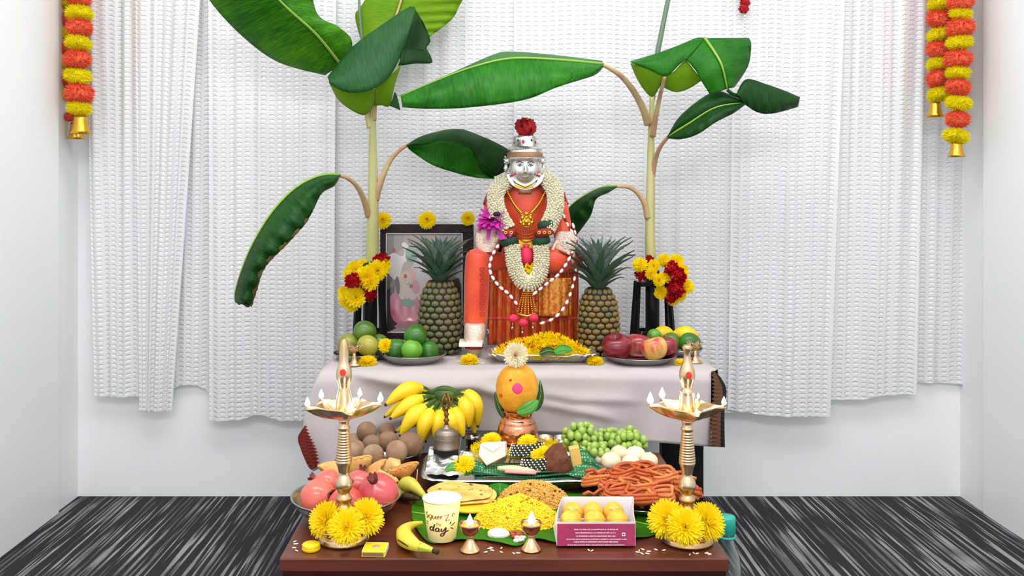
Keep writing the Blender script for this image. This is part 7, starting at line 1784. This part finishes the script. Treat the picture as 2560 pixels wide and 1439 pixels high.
# yellow bottle cap and matchbox
CAPM = mat('yellow_plastic', '#F2CC0A', .35)
b = PZ(778, 1374, Z_LOW); s = b.y / F; t = thing('bottle_cap', 'yellow plastic bottle cap on the front left corner of the low table', 'cap', (b.x, b.y, ZL))
mb = MB(); mb.lathe([(0, 0), (21.5 * s, 0), (22 * s, 1 * s), (22 * s, 13 * s), (21 * s, 15.5 * s), (19 * s, 16.5 * s), (0, 16.5 * s)], 40, fn=lambda p, a: Vector((p.x * (1 + .012 * math.cos(36 * a)), p.y * (1 + .012 * math.cos(36 * a)), p.z)) if p.z < 14 * s else p); mb.build('cap_shell', CAPM, t, world=False)
mb = MB(); mb.tube([(22.3 * s * math.cos(a), 22.3 * s * math.sin(a), 4.5 * s) for a in [2 * PI * k / 40 for k in range(41)]], .0006, 6); mb.build('cap_ring', CAPM, t, world=False)
t = thing('matchbox', 'yellow matchbox with a pink round label at the front edge of the low table', 'matchbox', (P(938, 0, 1.546).x, 1.548, ZL), rot=(0, 0, -.05))
mb = MB(); mb.box((-.019, -.0205, 0), (.019, .0195, .0092)); mb.build('sleeve', mat('matchbox_yellow', '#EBD21A', .5), t, world=False, smooth=False, bevel=.0005)
mb = MB(); mb.box((-.0175, -.0209, .0012), (.0165, -.0204, .0072)); mb.build('striker_strip', mat('striker_brown', '#8A6A4E', .9), t, world=False, smooth=False)
mb = MB(); mb.box((.0188, -.0195, .001), (.0197, .0185, .0084)); mb.build('inner_tray', mat('pale_card', '#EAD9A8', .7), t, world=False, smooth=False)
mb = MB(); mb.lathe([(0, .0095), (.0070, .0095), (.0070, .0092)], 28, c=(.002, .001, 0)); mb.build('round_label', mat('pink_label', '#E2A08A', .5), t, world=False)
for a in ((-.019, -.0200, .019, -.0185), (-.019, .018, .019, .0195), (-.0190, -.0185, -.0178, .018), (.0178, -.0185, .0190, .018)):
    mb = MB(); mb.box((a[0], a[1], .0091), (a[2], a[3], .0094)); mb.build('label_border', mat('pale_yellow_print', '#F3E88A', .5), t, world=False, smooth=False)

# spilled grains and crumbs
mb = MB(); rr = random.Random(8); gv, gf = GRAIN.v, GRAIN.f
for (xa, xb, ya, yb, n) in ((1590, 1660, 1372, 1384, 9), (1670, 1780, 1380, 1388, 7), (1205, 1300, 1368, 1384, 8), (728, 760, 1352, 1392, 6), (1470, 1490, 1374, 1378, 2)):
    for _ in range(n):
        p = PZ(rr.uniform(xa, xb), rr.uniform(ya, yb), Z_LOW + .0016); mt = (Matrix.Rotation(rr.uniform(0, 3), 3, 'Z') @ Matrix.Rotation(1.57, 3, 'X')); mb.add([p + mt @ q_ for q_ in gv], gf)
o = mb.build('spilled_rice', mat('rice_grain', '#F0E6C8', .6), None); tag(o, 'spilled rice grains along the front edge of the low table', 'rice'); o['kind'] = 'stuff'

# clear plastic bottle on the floor at the right
def pet():
    m_ = bpy.data.materials.new('clear_plastic'); m_.use_nodes = True; nt = m_.node_tree; n = nt.nodes; L = nt.links
    g_ = n.new('ShaderNodeBsdfGlossy'); g_.inputs['Roughness'].default_value = .12
    tr = n.new('ShaderNodeBsdfTransparent'); tr.inputs[0].default_value = (.86, .93, .93, 1)
    lw = n.new('ShaderNodeLayerWeight'); lw.inputs['Blend'].default_value = .45
    mx = n.new('ShaderNodeMixShader'); L.new(lw.outputs['Facing'], mx.inputs[0]); L.new(tr.outputs[0], mx.inputs[1]); L.new(g_.outputs[0], mx.inputs[2])
    L.new(mx.outputs[0], n['Material Output'].inputs['Surface']); return m_
bt = thing('plastic_bottle', 'clear plastic water bottle with a teal cap on the floor right of the low table', 'bottle', (.4345, 1.70, .0006), scale=1.05)
mb = MB(); mb.lathe([(0, .004), (.022, .003), (.0285, .0), (.030, .004), (.030, .05), (.0285, .055), (.030, .06), (.030, .11), (.0285, .115), (.030, .12), (.030, .17), (.0280, .19), (.022, .225), (.0135, .245), (.0125, .262), (.0125, .270)], 40); mb.build('bottle_body', pet(), bt, world=False)
TEAL = mat('teal_plastic', '#1FA892', .35)
mb = MB(); mb.lathe([(0, .292), (.0145, .292), (.0155, .290), (.0158, .264), (.0145, .263)], 32); mb.build('screw_cap', TEAL, bt, world=False)
mb = MB(); mb.lathe([(.0304, .122), (.0306, .125), (.0306, .165), (.0304, .168)], 40); mb.build('bottle_label', TEAL, bt, world=False)
mb = MB(); mb.lathe([(.0135, .255), (.0165, .256), (.0165, .259), (.0135, .260)], 32); mb.build('neck_ring', TEAL, bt, world=False)
